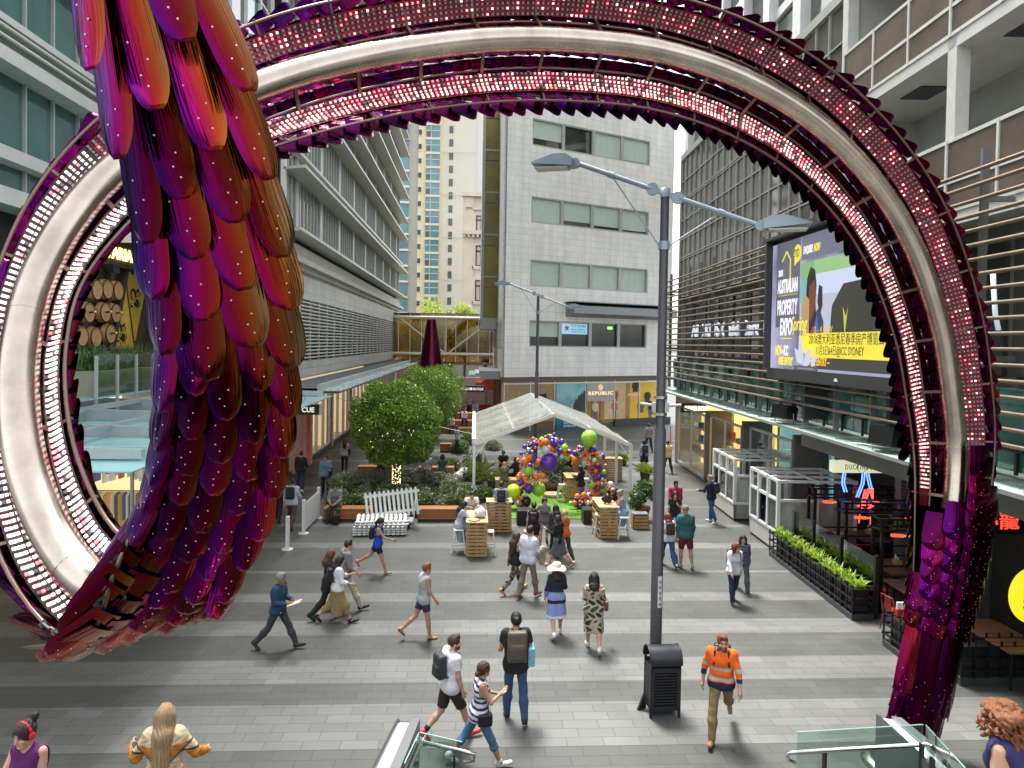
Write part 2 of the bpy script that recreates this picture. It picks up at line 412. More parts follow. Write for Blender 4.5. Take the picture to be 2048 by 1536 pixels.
q = MB(); q.prism([(4.75, 8.75), (6.5, 8.75), (5.55, 5.97)], lambda u, v: (.01, u, v), lambda u, v: (.05, u, v)); q.build('yellow_panel', yel_pan, B)
ink = mat('black_ink', (.01, .01, .01), .6)
lettering('\U0001D505', 1.0, (.06, 4.05, 6.2), (0, 1, 0), (0, 0, 1), ink, B, depth=.02, fn='NotoSansMath-Regular.woff2', bold=.012, world=False)
lettering('\U0001D505', 1.05, (.06, 5.05, 7.45), (0, 1, 0), (0, 0, 1), ink, B, depth=.02, fn='NotoSansMath-Regular.woff2', bold=.012, world=False)
bt = None
for i, (y, z, lab) in enumerate(((1.35, 6.4, 'lowest barrel beside the first slanted post'), (2.15, 6.38, 'barrel in the bottom corner next to the yellow panel'), (1.75, 7.15, 'barrel with a tap above the two lowest barrels'),
						(2.72, 7.2, 'barrel with a tap left of the slanted post'), (3.4, 7.2, 'barrel with a tap against the post of the yellow panel'), (3.05, 6.5, 'lone low barrel with a tap between two slanted posts'),
						(2.85, 7.97, 'barrel without tap under the sign, left of a pair'), (3.55, 7.97, 'barrel without tap under the sign, right of a pair'), (2.2, 7.9, 'barrel high on the far end of the timber wall'))):
	p = Vector((-12.46, 21 + y, z))
	t_ = thing('barrel', lab, 'barrel', p, 0, 'barrels on the beer hall wall')
	q = MB(); q.lathe([(.27, 0), (.33, .12), (.34, .2), (.31, .34), (.31, .36), (.27, .36), (.27, .345)], (0, 0, 0), 22, axis='x'); q.build('staves', barrel_m, t_)
	q = MB(); q.lathe([(.345, .1), (.35, .12), (.35, .16), (.345, .17)], (0, 0, 0), 22, axis='x', caps=False); q.lathe([(.32, .33), (.325, .34), (.325, .365), (.3, .366)], (0, 0, 0), 22, axis='x', caps=False); q.build('hoop', hoop_m, t_)
	if 'with a tap' in lab:
		q = MB(); q.tube([(.34, 0, 0), (.5, 0, .02)], .03, 8); q.sphere((.52, 0, .02), .05, 8, 6, 1); q.build('tap', [hoop_m, mat('brass', (.8, .6, .25), .3, 1)], t_)

# --- terrace deck and canopy of the beer hall
deck_glass = mat('pale_blue_glass_sheet', (.25, .52, .52), .12, var=.12, vs=.8, spec=.8)
D = thing('glass_canopy', 'steel framed glass canopy with tapered beams below the beer hall terrace', 'canopy', (-12.5, 12, 0))
q = MB()
for i in range(6):                                         # tapered beams
	y = 1.2 + i * 3.1
	q.prism([(0, 3.95), (0, 4.5), (6.4, 4.32), (6.4, 4.18)], lambda u, v: (u, y, v), lambda u, v: (u, y + .16, v))
q.box(2.0, 2.12, 0, 17, 4.36, 4.5); q.box(4.2, 4.32, 0, 17, 4.3, 4.42); each(q, 'beam', galv, D)
q = MB()
for i in range(11):
	q.box(.2, 6.75, .1 + i * 1.55, 1.6 + i * 1.55, 4.10, 4.125)
q.build('glass_roof', deck_glass, D)
q = MB(); q.box(-.1, 1.75, 6, 17, 4.6, 4.66); q.build('terrace_deck', deck_glass, D)
T = thing('terrace_balustrade', 'frameless glass balustrade with slim posts before the planted terrace', 'balustrade', (-10.75, 20.5, 4.6))
q = MB(); q.quad((0, 0, .1), (0, 8.3, .1), (0, 8.3, 1.3), (0, 0, 1.3)); q.build('glass_panel', glass_clear, T)
for i in range(8):
	q = MB(); q.box(-.03, .05, i * 1.18, i * 1.18 + .06, -.4, 1.25); q.build('post', alu, T)
planter_m = mat('weathered_planter', (.40, .38, .27), .6, var=.25, vs=2)
grass_leaf = mat('strappy_leaf', (.09, .17, .04), .5, var=.5, vs=5)
def strappy(mb, c, n, h, spread, wd=.02, rr=rnd):
	for _ in range(n):
		a = rr.uniform(0, 6.283); L = h * rr.uniform(.6, 1.15); s = spread * rr.uniform(.2, 1)
		x0, y0 = c[0] + rr.uniform(-.12, .12), c[1] + rr.uniform(-.12, .12); dx, dy = math.cos(a), math.sin(a)
		pts = []
		for k in range(5):
			t = k / 4; r_ = s * t ** 1.6; z = L * (t - .35 * t * t * s / max(h, .1) * 1.4)
			pts.append((x0 + dx * r_, y0 + dy * r_, c[2] + z))
		px, py = -dy * wd, dx * wd
		vs = []
		for k, p in enumerate(pts):
			ww = (1 - (k / 4) ** 2) + .08
			vs += [(p[0] - px * ww, p[1] - py * ww, p[2]), (p[0] + px * ww, p[1] + py * ww, p[2])]
		mb.add(vs, [(2 * k, 2 * k + 1, 2 * k + 3, 2 * k + 2) for k in range(4)], 0, True)
for i in range(5):
	y = 21.2 + i * 1.5
	t_ = thing('planter_box', ['weathered planter of arching grass at the open end of the terrace', 'second planter of arching grass behind the glass balustrade', 'planter of arching grass left of the oval shop sign',
							   'planter of arching grass behind the oval shop sign', 'farthest planter of arching grass on the terrace'][i], 'planter', (-11.5, y, 4.62), 0, 'planters on the terrace')
	q = MB(); q.bbox(-.35, .35, 0, 1.35, 0, .75, .015); q.build('box', planter_m, t_)
	q = MB()
	for k in range(7): strappy(q, (rnd.uniform(-.2, .2), .15 + k * .18, .72), 34, .95, .75)
	q.build('foliage', grass_leaf, t_)
q = MB(); q.lathe([(.40, -.03), (.42, 0), (.40, .03)], (0, 0, 0), 28, axis='x')
q.v = [(x, y * .62, z * .85) for x, y, z in q.v]
S = tag(q.build('oval_sign', black_p), 'oval black sign with white script lettering on the terrace', 'sign'); S.location = (-10.62, 26.0, 5.55)
lw = mat('sign_white', (.85, .85, .85), .5)
for i, (t_, z) in enumerate((('Fratelli', .06), ('Famous', -.14))):
	lettering(t_, .12, (-10.57, 25.80, 5.55 + z), (0, 1, .18), (0, -.18, 1), lw, S, shear=.3, depth=.01, width=.40)
# --- clothes shop below
shop_wall_glow = mat('warm_glowing_wall', (.5, .42, .25), .8, var=.2, vs=.8, emit=(1, .72, .38), es=1.0)  # wall glow stands in for the shop's own lighting
shop_floor = mat('shop_floor', (.45, .38, .22), .4, emit=(1, .75, .4), es=.06)  # floor given a faint glow as if lit by shop lamps
K = thing('clothes_shop', 'glass fronted clothes shop with full racks under the steel canopy', 'shopfront', (-12.6, 21, 0))
q = MB(); q.box(-3, 4.1, 4.2, 4.4, 0, 4.2); q.box(-3.2, -3, 0, 4.4, 0, 4.2); q.build('wall', shop_wall_glow, K)
q = MB(); q.box(-3, 4.1, 0, 4.2, .003, .05); q.build('floor', shop_floor, K)
q = MB(); q.box(-3, 4.1, 0, 4.4, 3.9, 4.05); q.build('ceiling', soffit, K)
q = MB(); q.box(-3, 4.1, -.02, .06, .1, .22)
for x in (-3, -1.2, .6, 2.6, 4.04): q.box(x, x + .07, -.03, .07, .1, 3.9)
q.build('frame', alu, K)
q = MB(); q.box(-3, 4.1, .01, .02, .2, 3.9); q.build('window', clear_mat('shop_glass', (.93, .95, .92), .02, fres=.45), K)
q = MB(); q.box(-3, 4.1, -.05, .05, 0, .1); q.build('plinth', dark_p, K)
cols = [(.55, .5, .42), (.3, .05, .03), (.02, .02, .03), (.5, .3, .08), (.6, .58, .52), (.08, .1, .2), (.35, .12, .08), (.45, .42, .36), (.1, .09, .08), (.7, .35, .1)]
cm = [mat('garment_%s' % n, c, .9, emit=c, es=.35) for n, c in zip('cream red black mustard white navy rust stone charcoal orange'.split(), cols)]  # clothes glow in their own colour in place of shop lamps
for zr, y in ((2.55, 2.6), (1.5, 1.6)):
	for x0, x1, lab in ((-2.6, -.2, 'left'), (.2, 2.3, 'middle'), (2.7, 4.0, 'right')):
		t_ = thing('clothes_rack', ['upper', 'lower'][zr < 2] + ' rail of hanging clothes at the ' + lab + ' of the shop window', 'clothes rack', (-12.6, 21, .05), 0, 'clothes racks in the shop')
		q = MB(); q.tube([(x0, y, zr), (x1, y, zr)], .018, 6)
		for x in (x0, x1): q.tube([(x, y, zr), (x, y, 0)], .018, 6)
		q.build('rail', black_p, t_)
		x = x0 + .08
		while x < x1 - .05:
			L = rnd.uniform(.6, 1.05) if zr > 2 else rnd.uniform(.7, 1.3)
			q = MB(); wv = rnd.uniform(.018, .045); d = rnd.uniform(.16, .24)
			q.prism([(-d, -.12), (-.03, -.03), (.03, -.03), (d, -.12), (d * .9, -L), (-d * .9, -L)], lambda u, v: (x - wv, y + u, zr + v), lambda u, v: (x + wv, y + u, zr + v))
			q.build('garment', rnd.choice(cm), t_); x += rnd.uniform(.09, .15)

# --- long louvred building on the left
panel_w = grid_mat('white_wall_panel', (.50, .51, .48), (.22, .22, .20), 1.5, .55, 'x', .012, .4, stain=.1)
conc_l = mat('ledge_concrete', (.42, .42, .37), .6, var=.2, vs=.7)
LB = thing('louvred_office_building', 'long pale office building with stacked horizontal sun louvres', 'building', (-8.5, 30, 0))
q = MB(); q.box(-12, -.3, 2, 49, 4.6, 44); q.build('core', dark_in, LB)
q = MB(); q.box(-.3, 0, 1.8, 4.7, 4.55, 9.7); q.box(-.3, 0, 4.7, 45, 4.55, 5.35); q.box(-.3, 0, 4.7, 45, 8.5, 9.7); q.box(-.3, 0, 45, 47.2, 4.55, 9.7); q.box(-12, -.3, 1.8, 2.0, 4.55, 9.7); q.box(-12, -.3, 49, 49.3, 0, 44); q.build('wall', panel_w, LB)
q = MB(); q.box(-.28, -.22, 4.7, 45, 5.35, 8.5, 1)
for k in range(17): z = 5.45 + k * .185; q.add([(-.2, 4.7, z - .035), (.05, 4.7, z + .02), (.05, 45, z + .03), (-.2, 45, z - .035), (-.2, 4.7, z + .03), (.05, 4.7, z + .085), (.05, 45, z + .085), (-.2, 45, z + .03)], [(0, 1, 2, 3), (7, 6, 5, 4), (0, 4, 5, 1), (1, 5, 6, 2), (2, 6, 7, 3), (3, 7, 4, 0)], 0)
for k in range(20): q.box(-.1, .02, 4.7 + k * 2.1, 4.76 + k * 2.1, 5.35, 8.5, 0)
q.build('louvre_screen', [ledge_m, dark_in], LB)
q = MB(); q.box(-.3, .25, 1.6, 49, 9.7, 9.95); q.box(-.3, .55, 1.6, 49, 9.95, 10.2); q.box(-.3, .1, 1.6, 49, 10.2, 10.9); q.build('ledge', conc_l, LB)
fins_ = [(11.15, .8), (13.9, .95), (14.9, .35), (17.6, .9), (19.6, .9), (22.3, .95), (24.3, .9), (27.0, .95), (29.0, .9), (31.7, .95), (33.7, .9), (36.4, .95), (38.4, .9), (41.2, .9)]
for i, (z, d) in enumerate(fins_):
	z1 = fins_[i + 1][0] if i + 1 < len(fins_) else 44
	q = MB(); q.box(-.3, 0, 2.0, 49, z, z1); q.build('glazing', glass_grey, LB)
	q = MB()
	for k in range(64): q.box(0, .08, 2.0 + k * .73, 2.022 + k * .73, z, z1)
	for k in range(9): q.box(-.0, .05, 3.5 + k * 5.2, 4.1 + k * 5.2, z, z1)
	q.build('mullions', mull_m, LB)
	q = MB(); zz = z; q.add([(0, 1.5, zz), (d, 1.5, zz + .10), (d, 49.6, zz + .10), (0, 49.6, zz), (0, 1.5, zz + .10), (d, 1.5, zz + .24), (d, 49.6, zz + .24), (0, 49.6, zz + .10)], [(0, 1, 2, 3), (7, 6, 5, 4), (0, 4, 5, 1), (1, 5, 6, 2), (2, 6, 7, 3), (3, 7, 4, 0)])
	q.build('sun_louvre', fin_m, LB)
q = MB(); q.box(-.12, .08, 1.5, 1.75, 9.95, 43); q.build('corner_post', white_p, LB)
# glazed corner next to it
GB = thing('glass_corner_block', 'clear glazed corner block with white mullions behind the sculpture', 'building', (-8.8, 24.5, 0))
q = MB(); q.box(-9, -.4, 0, 7.1, 9.8, 44); q.box(-3, -.4, 4.8, 7.1, 0, 9.8); each(q, 'core', dark_in, GB)
for k in range(16):
	z = 9.6 + k * 2.15
	for j in range(4):
		q = MB(); q.box(-.38, -.3, j * 1.75 + .04, j * 1.75 + 1.71, z + .05, z + 2.1); q.build('window', glass_grey if (j + k) % 3 else glass_green, GB)
q = MB()
for j in range(5): q.box(-.4, -.16, j * 1.75 - .04, j * 1.75 + .04, 9.6, 44)
for k in range(17): q.box(-.4, -.2, 0, 7.1, 9.55 + k * 2.15, 9.65 + k * 2.15)
q.box(-9, -.4, -.06, 0, 9.6, 44); q.build('mullions', white_p, GB)
q = MB(); q.box(-.4, 0, 4.0, 7.1, 4.6, 9.55); q.box(-4, -.4, 4.7, 4.8, 0, 9.55); each(q, 'wall', panel_w, GB)

# --- left street canopy
LC = thing('street_canopy', 'grey metal and glass street canopy along the left shopfronts', 'canopy', (-8.5, 29, 0))
roof_m = mat('grey_metal_roof', (.24, .26, .265), .4, .5, var=.12)
q = MB(); q.box(0, 1.75, 2, 48, 4.28, 4.34)
for k in range(60): q.box(0, 1.75, 2 + k * .78, 2.06 + k * .78, 4.34, 4.40)
q.build('roof', roof_m, LC)
q = MB(); q.box(1.75, 1.9, 1.6, 48.3, 4.2, 4.48)
for k in range(40): q.box(1.9, 2.75, 2.0 + k * 1.15, 2.09 + k * 1.15, 4.14, 4.2)
q.build('beam', galv, LC)
q = MB(); q.box(1.9, 2.78, 1.6, 48.3, 4.205, 4.225); q.build('glass_edge', mat('edge_glass', (.42, .58, .55), .15, spec=.8), LC)
q = MB(); q.box(0, .4, 2, 48, 3.9, 4.27); q.box(.4, 2.6, 2, 48, 4.06, 4.1); q.build('soffit', soffit, LC)

# --- left shopfronts under the canopy
shop_glass = mat('shop_window_warm', (.30, .24, .14), .12, var=.5, vs=1.6, spec=.8, emit=(1, .75, .45), es=.10)
pink = mat('pink_door_paint', (.72, .36, .36), .5); coral = mat('coral_panel', (.75, .28, .2), .5); blush = mat('blush', (.72, .48, .45), .5)
pilaster = grid_mat('grey_tile_pier', (.40, .40, .38), (.2, .2, .2), 1.2, .45, 'x')
def shopfront(y0, y1, label, gm=shop_glass, X=-8.5, mull=3):
	t_ = thing('shopfront', label, 'shopfront', (X, y0, 0), 0, 'shopfronts on the left')
	L = y1 - y0
	q = MB(); q.box(-.35, .02, 0, .5, 0, 4.05); q.build('pier', pilaster, t_)
	im = mat('left_shop_%d' % int(y0), rnd.choice([(.42, .33, .22), (.5, .42, .3), (.36, .30, .24)]), .8, var=.5, vs=.9, emit=(1, .74, .45), es=.55)  # back wall glows in place of indoor lamps
	q = MB(); q.box(-2.6, -2.4, 0, L, .05, 3.9); q.box(-2.4, -.3, -.02, .0, .05, 3.9); q.build('wall', im, t_)
	q = MB(); q.box(-2.4, -.2, .1, L, .01, .06); q.build('floor', shop_floor, t_)
	q = MB(); q.box(-2.4, -.2, .1, L, 3.6, 3.7); q.build('ceiling', soffit, t_)
	for k in range(int(L / .8)):
		y = .8 + k * .8
		if y > L - .3: break
		q = MB(); zb = rnd.uniform(.9, 1.6); xx = -rnd.uniform(.6, 1.8); wq = rnd.uniform(.1, .3)
		q.prism([(-wq, 0), (-wq * .7, .5), (wq * .7, .5), (wq, 0), (wq, -.7), (-wq, -.7)], lambda u, v: (xx - .05, y + u, zb + v), lambda u, v: (xx + .05, y + u, zb + v)); q.build('display_garment', rnd.choice(cm), t_)
	for k in range(mull):
		a = .5 + (L - .5) * k / mull; b = .5 + (L - .5) * (k + 1) / mull
		q = MB(); q.quad((-.13, a + .04, .3), (-.13, b - .04, .3), (-.13, b - .04, 3.6), (-.13, a + .04, 3.6)); q.build('window', MATS['shop_glass'], t_)
	q = MB()
	for k in range(mull + 1): a = .5 + (L - .5) * k / mull; q.box(-.22, -.06, a - .04, a + .04, .25, 3.65)
	q.box(-.22, -.06, .5, L, 3.6, 3.72); q.box(-.22, -.06, .5, L, .2, .3); q.build('frame', alu, t_)
	q = MB(); q.box(-.3, -.05, .5, L, 0, .2); q.box(-.3, -.1, .5, L, 3.72, 4.05); q.build('plinth', dark_p, t_)
	return t_
shopfront(31.4, 33.6, 'cream lit shop window beside the black blade sign', mull=1)
pk = thing('pink_shopfront', 'pink panelled shop doors with coral pillar under the canopy', 'shopfront', (-8.5, 33.6, 0))
q = MB(); q.box(-.3, 0, 0, 2.6, 0, 4.0); q.box(0, .1, .1, 2.5, 0, .2); q.build('wall', pink, pk)
for y in (.25, 1.4):
	q = MB(); q.bbox(0, .06, y, y + .95, .2, 3.7, .015)
	for z0, z1 in ((.35, .8), (.9, 1.35), (1.5, 3.5)):
		q.box(.06, .085, y + .12, y + .83, z0, z1); q.box(.085, .1, y + .2, y + .75, z0 + .08, z1 - .08)
	q.sphere((.12, y + .86, 1.2), .035, 8, 6); q.build('door', pink, pk)
q = MB(); q.box(-.3, .2, 2.6, 3.1, 0, 4.0); q.build('pillar', coral, pk)
shopfront(36.8, 42.5, 'warm lit shop window of fashion displays past the pink doors')
shopfront(42.5, 49, 'shop window with dark frames between fashion store and white blinds')
shopfront(49, 58, 'pale shop window halfway along the left canopy', mull=5)
shopfront(58, 70, 'distant shop window near the end of the left canopy', mull=5)
# blade sign
cs = thing('blade_sign', 'black blade sign reading CUE hung from the left canopy', 'sign', (-6.55, 28.9, 3.35))
q = MB(); q.bbox(-1.3, .28, -.06, .06, 0, .42, .01); q.build('board', black_p, cs)
q = MB(); q.box(.28, .34, -.07, .07, -.02, .44); q.build('end_cap', white_p, cs)
q = MB(); q.tube([(-1, 0, .42), (-1, 0, .75)], .02, 6); q.tube([(.1, 0, .42), (.1, 0, .75)], .02, 6); q.build('hanger', steel, cs)
lettering('CUE', .2, (-.42, -.065, .11), (1, 0, 0), (0, 0, 1), mat('sign_white_lit', (.9, .9, .9), .4, emit=(1, 1, 1), es=.5), cs, bold=.008, depth=.012, width=.5, world=False)
# ================================================================ WHITE TILED BUILDING AT THE END OF THE MALL
WA = math.atan2(6.63, 13.36)
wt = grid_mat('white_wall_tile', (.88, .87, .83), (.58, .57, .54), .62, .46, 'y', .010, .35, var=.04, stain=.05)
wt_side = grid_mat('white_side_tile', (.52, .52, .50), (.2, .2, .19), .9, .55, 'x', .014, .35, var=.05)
WB = thing('white_tiled_building', 'white tiled office building with square window strips above the boutiques', 'building', (2.1, 50, 0), WA)
rows = [(6.15, 8.1), (10.58, 12.5), (15.2, 17.08), (20.75, 22.7)]
q = MB(); z0 = 3.95
for a, b in rows:
	q.box(0, 15.6, -.1, .25, z0, a); q.box(0, 2.05, -.1, .25, a, b); q.box(13.05, 15.6, -.1, .25, a, b); z0 = b
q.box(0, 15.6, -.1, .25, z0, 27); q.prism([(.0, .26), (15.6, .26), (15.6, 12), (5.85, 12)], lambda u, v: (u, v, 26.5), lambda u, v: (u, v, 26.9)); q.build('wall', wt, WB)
q = MB(); q.prism([(.15, .3), (15.6, .3), (15.6, 12), (6.0, 12)], lambda u, v: (u, v, 4), lambda u, v: (u, v, 26.4)); q.build('core', dark_in, WB)
frame_w = mat('grey_window_frame', (.42, .43, .40), .45, .2, var=.08)
blind = mat('pale_blind', (.50, .60, .53), .7, var=.06)
w_glass = mat('dim_window_glass', (.045, .05, .045), .05, var=.5, vs=.7, spec=1)
blinds = [[.62, 0, 0, 0], [1, 1, 1, 1], [1, .8, .86, .9], [.72, 0, 1, .95]]
for r_, (a, b) in enumerate(rows):
	for k in range(4):
		x0 = 2.05 + k * 2.75; x1 = x0 + 2.75
		q = MB(); f = .16 if k < 3 else .1
		q.box(x0, x0 + .10, -.06, .1, a, b); q.box(x1 - f, x1, -.06, .1, a, b); q.box(x0 + .10, x1 - f, -.06, .1, a, a + .10); q.box(x0 + .10, x1 - f, -.06, .1, b - .10, b)
		wn = q.build('window', frame_w, WB)
		q = MB(); q.box(x0 + .10, x1 - f, .16, .2, a + .1, b - .1); q.build('pane', w_glass, wn)
		fr = blinds[r_][k]
		if fr:
			q = MB(); h = (b - a - .2) * fr; n = 12
			vs = []; 
			for i in range(n + 1):
				x = x0 + .10 + (x1 - f - x0 - .10) * i / n; yy = .10 + .015 * math.sin(i * 2.1 + r_)
				vs += [(x, yy, b - .1 - h), (x, yy, b - .1)]
			q.add(vs, [(2 * i, 2 * i + 2, 2 * i + 3, 2 * i + 1) for i in range(n)], 0, True); q.build('blind', blind, wn)
# left flank runs back along the side lane
flank_m = Matrix.Rotation(-WA, 4, 'Z')
def fl(mb, x0, x1, y0, y1, z0, z1, m=0):
	b = len(mb.v); mb.box(x0, x1, y0, y1, z0, z1, m); mb.v[b:] = [tuple(flank_m @ Vector(v)) for v in mb.v[b:]]
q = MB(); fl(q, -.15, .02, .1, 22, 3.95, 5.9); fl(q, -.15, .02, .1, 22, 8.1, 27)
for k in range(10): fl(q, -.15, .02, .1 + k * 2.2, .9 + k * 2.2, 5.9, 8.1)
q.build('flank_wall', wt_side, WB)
q = MB(); fl(q, .0, .06, .1, 22, 5.9, 8.1); q.build('flank_glazing', w_glass, WB)
bay_y = mat('amber_glass', (.24, .19, .015), .25, var=.5, vs=.5, spec=.3)
for k in range(5):
	q = MB(); z = 8.6 + k * 3.7
	fl(q, -1.35, -.16, 12.0, 12.1, z, z + 2.6); fl(q, -1.35, -.16, 12.0, 12.1, z + 2.75, z + 3.55)
	q.build('bay_window', bay_y, WB)
q = MB(); fl(q, -1.6, -1.36, 11.8, 20, 8.0, 26.5); fl(q, -1.6, -.16, 11.9, 20, 7.6, 8.5)
for k in range(6): fl(q, -1.36, -.16, 11.95, 12.15, 8.45 + k * 3.7, 8.6 + k * 3.7); 
fl(q, -1.36, -.16, 12.15, 20, 8.5, 26.4)
q.build('bay_frame', mat('bay_grey', (.45, .45, .42), .5), WB)
# grey hood over the first-floor windows
q = MB(); q.prism([(-.1, 8.45), (-1.25, 8.75), (-1.25, 9.25), (-.1, 9.5)], lambda u, v: (5.2, u, v), lambda u, v: (15.2, u, v)); q.box(5.1, 15.3, -1.32, -.1, 9.5, 9.56); q.box(5.1, 15.3, -1.3, -1.24, 8.68, 8.75); q.build('hood', mat('hood_grey', (.24, .26, .27), .4, .4), WB)
sg = thing('window_sign', 'pale blue travel agency sign with a red star in the white building window', 'sign', (2.1, 50, 0), WA)
q = MB(); q.box(4.95, 7.25, -.02, .06, 7.15, 7.95); q.build('board', mat('pale_blue_sign', (.30, .58, .75), .5, emit=(.4, .75, 1), es=.35), sg)
ink_b = mat('navy_ink', (.05, .09, .2), .5)
lettering('CTS TOURS', .2, (5.75, -.025, 7.68), (1, 0, 0), (0, 0, 1), ink_b, sg, width=1.35, depth=.01, world=False)
lettering('TRAVEL SERVICE', .1, (5.75, -.025, 7.46), (1, 0, 0), (0, 0, 1), ink_b, sg, width=1.3, depth=.01, world=False)
lettering('TOURS  HOTEL  AIR', .1, (5.75, -.025, 7.28), (1, 0, 0), (0, 0, 1), ink_b, sg, width=1.35, depth=.01, world=False)
q = MB(); st = [(5.38 + .26 * (1 if i % 2 == 0 else .42) * math.sin(i * math.pi / 5), 7.6 + .26 * (1 if i % 2 == 0 else .42) * math.cos(i * math.pi / 5)) for i in range(10)]
q.prism(st, lambda u, v: (u, -.035, v), lambda u, v: (u, -.021, v)); q.build('star', mat('star_red', (.45, .06, .05), .5), sg)
ex = MB(); ex.box(9.3, 9.75, .1, .14, 7.6, 7.8); o = single(ex, 'exit_light', mat('exit_green', (.1, .5, .1), .5, emit=(.3, 1, .2), es=1.5), 'small green lit exit box inside the first floor window', 'exit sign', loc=(2.1, 50, 0), rz=WA)

# --- boutiques under the white building
warm_int = mat('boutique_glowing_wall', (.13, .09, .05), .8, var=.8, vs=1.6, emit=(1, .70, .36), es=.13)  # emissive wall imitates the lit room behind the boutique windows
wood_fl = mat('boutique_floor', (.35, .22, .1), .5)
BQ = thing('boutique_frontage', 'row of lit boutique windows under the white tiled building', 'shopfront', (2.1, 50, 0), WA)
q = MB(); q.box(1.4, 15.6, 2.6, 2.8, 0, 3.95); q.prism([(0, .05), (15.6, .05), (15.6, 2.6), (1.4, 2.6)], lambda u, v: (u, v, 3.75), lambda u, v: (u, v, 3.9)); q.build('wall', warm_int, BQ)
q = MB(); q.prism([(0, 0), (15.6, 0), (15.6, 2.6), (1.4, 2.6)], lambda u, v: (u, v, .01), lambda u, v: (u, v, .3)); q.build('floor', wood_fl, BQ)
q = MB(); q.box(-.05, 15.6, -.06, .1, 3.55, 3.95, 1)
for x in (0, 2.2, 4.3, 7.12, 9.9, 12.4, 15.3): q.box(x, x + .09, -.1, .0, 0, 3.6)
q.box(0, 15.6, -.09, 0, 3.42, 3.52); q.box(0, 9.9, -.08, 0, .0, .32, 1); q.box(9.9, 15.6, -.3, 0, 0, .55, 2)
q.build('frame', [alu, mat('brown_fascia', (.12, .085, .06), .6), dark_p], BQ)
for a, b in ((0.1, 2.2), (2.3, 4.3), (9.99, 12.4), (12.5, 15.3)):
	q = MB(); q.quad((a, -.03, .35), (b, -.03, .35), (b, -.03, 3.42), (a, -.03, 3.42)); q.build('window', clear_mat('boutique_glass', (.9, .92, .88), .02, fres=.4), BQ)
for x, c in ((.9, 'white'), (1.5, 'stone'), (2.9, 'charcoal'), (3.6, 'cream'), (4.1, 'black')):
	q = MB(); q.prism([(-.2, 1.5), (-.08, 1.62), (.08, 1.62), (.2, 1.5), (.22, .5), (-.22, .5)], lambda u, v: (x + u, .9, v + .35), lambda u, v: (x + u, 1.05, v + .35)); q.build('garment', MATS['garment_' + c], BQ)
q = MB(); q.box(2.45, 4.2, .8, .9, 1.7, 2.6); q.build('wall_panel', dark_in, BQ)
for i in range(9):
	x = 7.3 + i * .28
	q = MB(); q.box(x, x + .13, .8, .95, .35, 1.9); q.build('wood_strip', mat('strip_%d' % (i % 3), [(.35, .2, .06), (.2, .1, .03), (.42, .28, .12)][i % 3], .5, emit=(1, .6, .2), es=.08), BQ)  # faint emission on the wood imitates boutique lamplight
q = MB(); q.box(10.0, 12.4, 1.6, 1.7, .35, 3.4); q.box(12.6, 15.3, 1.2, 1.3, .35, 3.4, 1); q.build('display_wall', [mat('display_cream', (.34, .27, .16), .7, var=.3, emit=(1, .78, .45), es=.2), mat('display_yellow', (.5, .33, .02), .6, emit=(1, .66, .04), es=.25)], BQ)  # display backs glow to imitate the light falling on them
for x, z, c in ((12.95, 2.2, 'orange'), (14.3, 2.15, 'black'), (13.6, 1.3, 'charcoal'), (14.7, 1.1, 'navy'), (10.9, 2.3, 'red'), (13.0, 3.0, 'black')):
	q = MB(); q.prism([(-.34, -.1), (-.28, .28), (-.1, .38), (.1, .38), (.28, .28), (.34, -.1), (.24, -.08), (.24, -.45), (-.24, -.45), (-.24, -.08)], lambda u, v: (x + u, 1.06, z + v), lambda u, v: (x + u, 1.14, z + v)); q.build('jacket', MATS['garment_' + c], BQ)
lettering('Arlovmia', .26, (11.25, -.06, 2.35), (1, 0, 0), (0, 0, 1), lw, BQ, shear=.3, depth=.01, width=1.15, world=False)
RS = thing('boutique_sign', 'grey boutique sign board with gold emblem and letters reading REPUBLIC', 'sign', (2.1, 50, 0), WA)
q = MB(); q.box(7.22, 9.88, -.16, -.11, 2.05, 3.42); q.build('board', mat('sign_grey', (.40, .39, .37), .5), RS)
gold = mat('gold_letter', (.8, .62, .25), .35, .6, emit=(1, .8, .4), es=.5)
lettering('REPUBLIC', .26, (7.36, -.165, 2.52), (1, 0, 0), (0, 0, 1), gold, RS, bold=.012, width=2.35, space=1.2, depth=.03, world=False)
lettering('BOUTIQUE', .08, (8.0, -.165, 2.32), (1, 0, 0), (0, 0, 1), mat('sign_taupe', (.25, .23, .2), .5), RS, width=1.1, depth=.01, world=False)
q = MB(); q.tube([(8.5 + .17 * math.cos(t * math.pi / 10), -.18, 3.08 + .19 * math.sin(t * math.pi / 10)) for t in range(21)], .035, 6); q.sphere((8.5, -.18, 3.08), .07, 8, 6); q.tube([(8.5, -.18, 3.15), (8.57, -.18, 3.0)], .03, 6); q.build('emblem', gold, RS)
PO = thing('waterfall_poster', 'tall blue poster of cliffs and a waterfall with white lettering', 'poster', (2.1, 50, 0), WA)
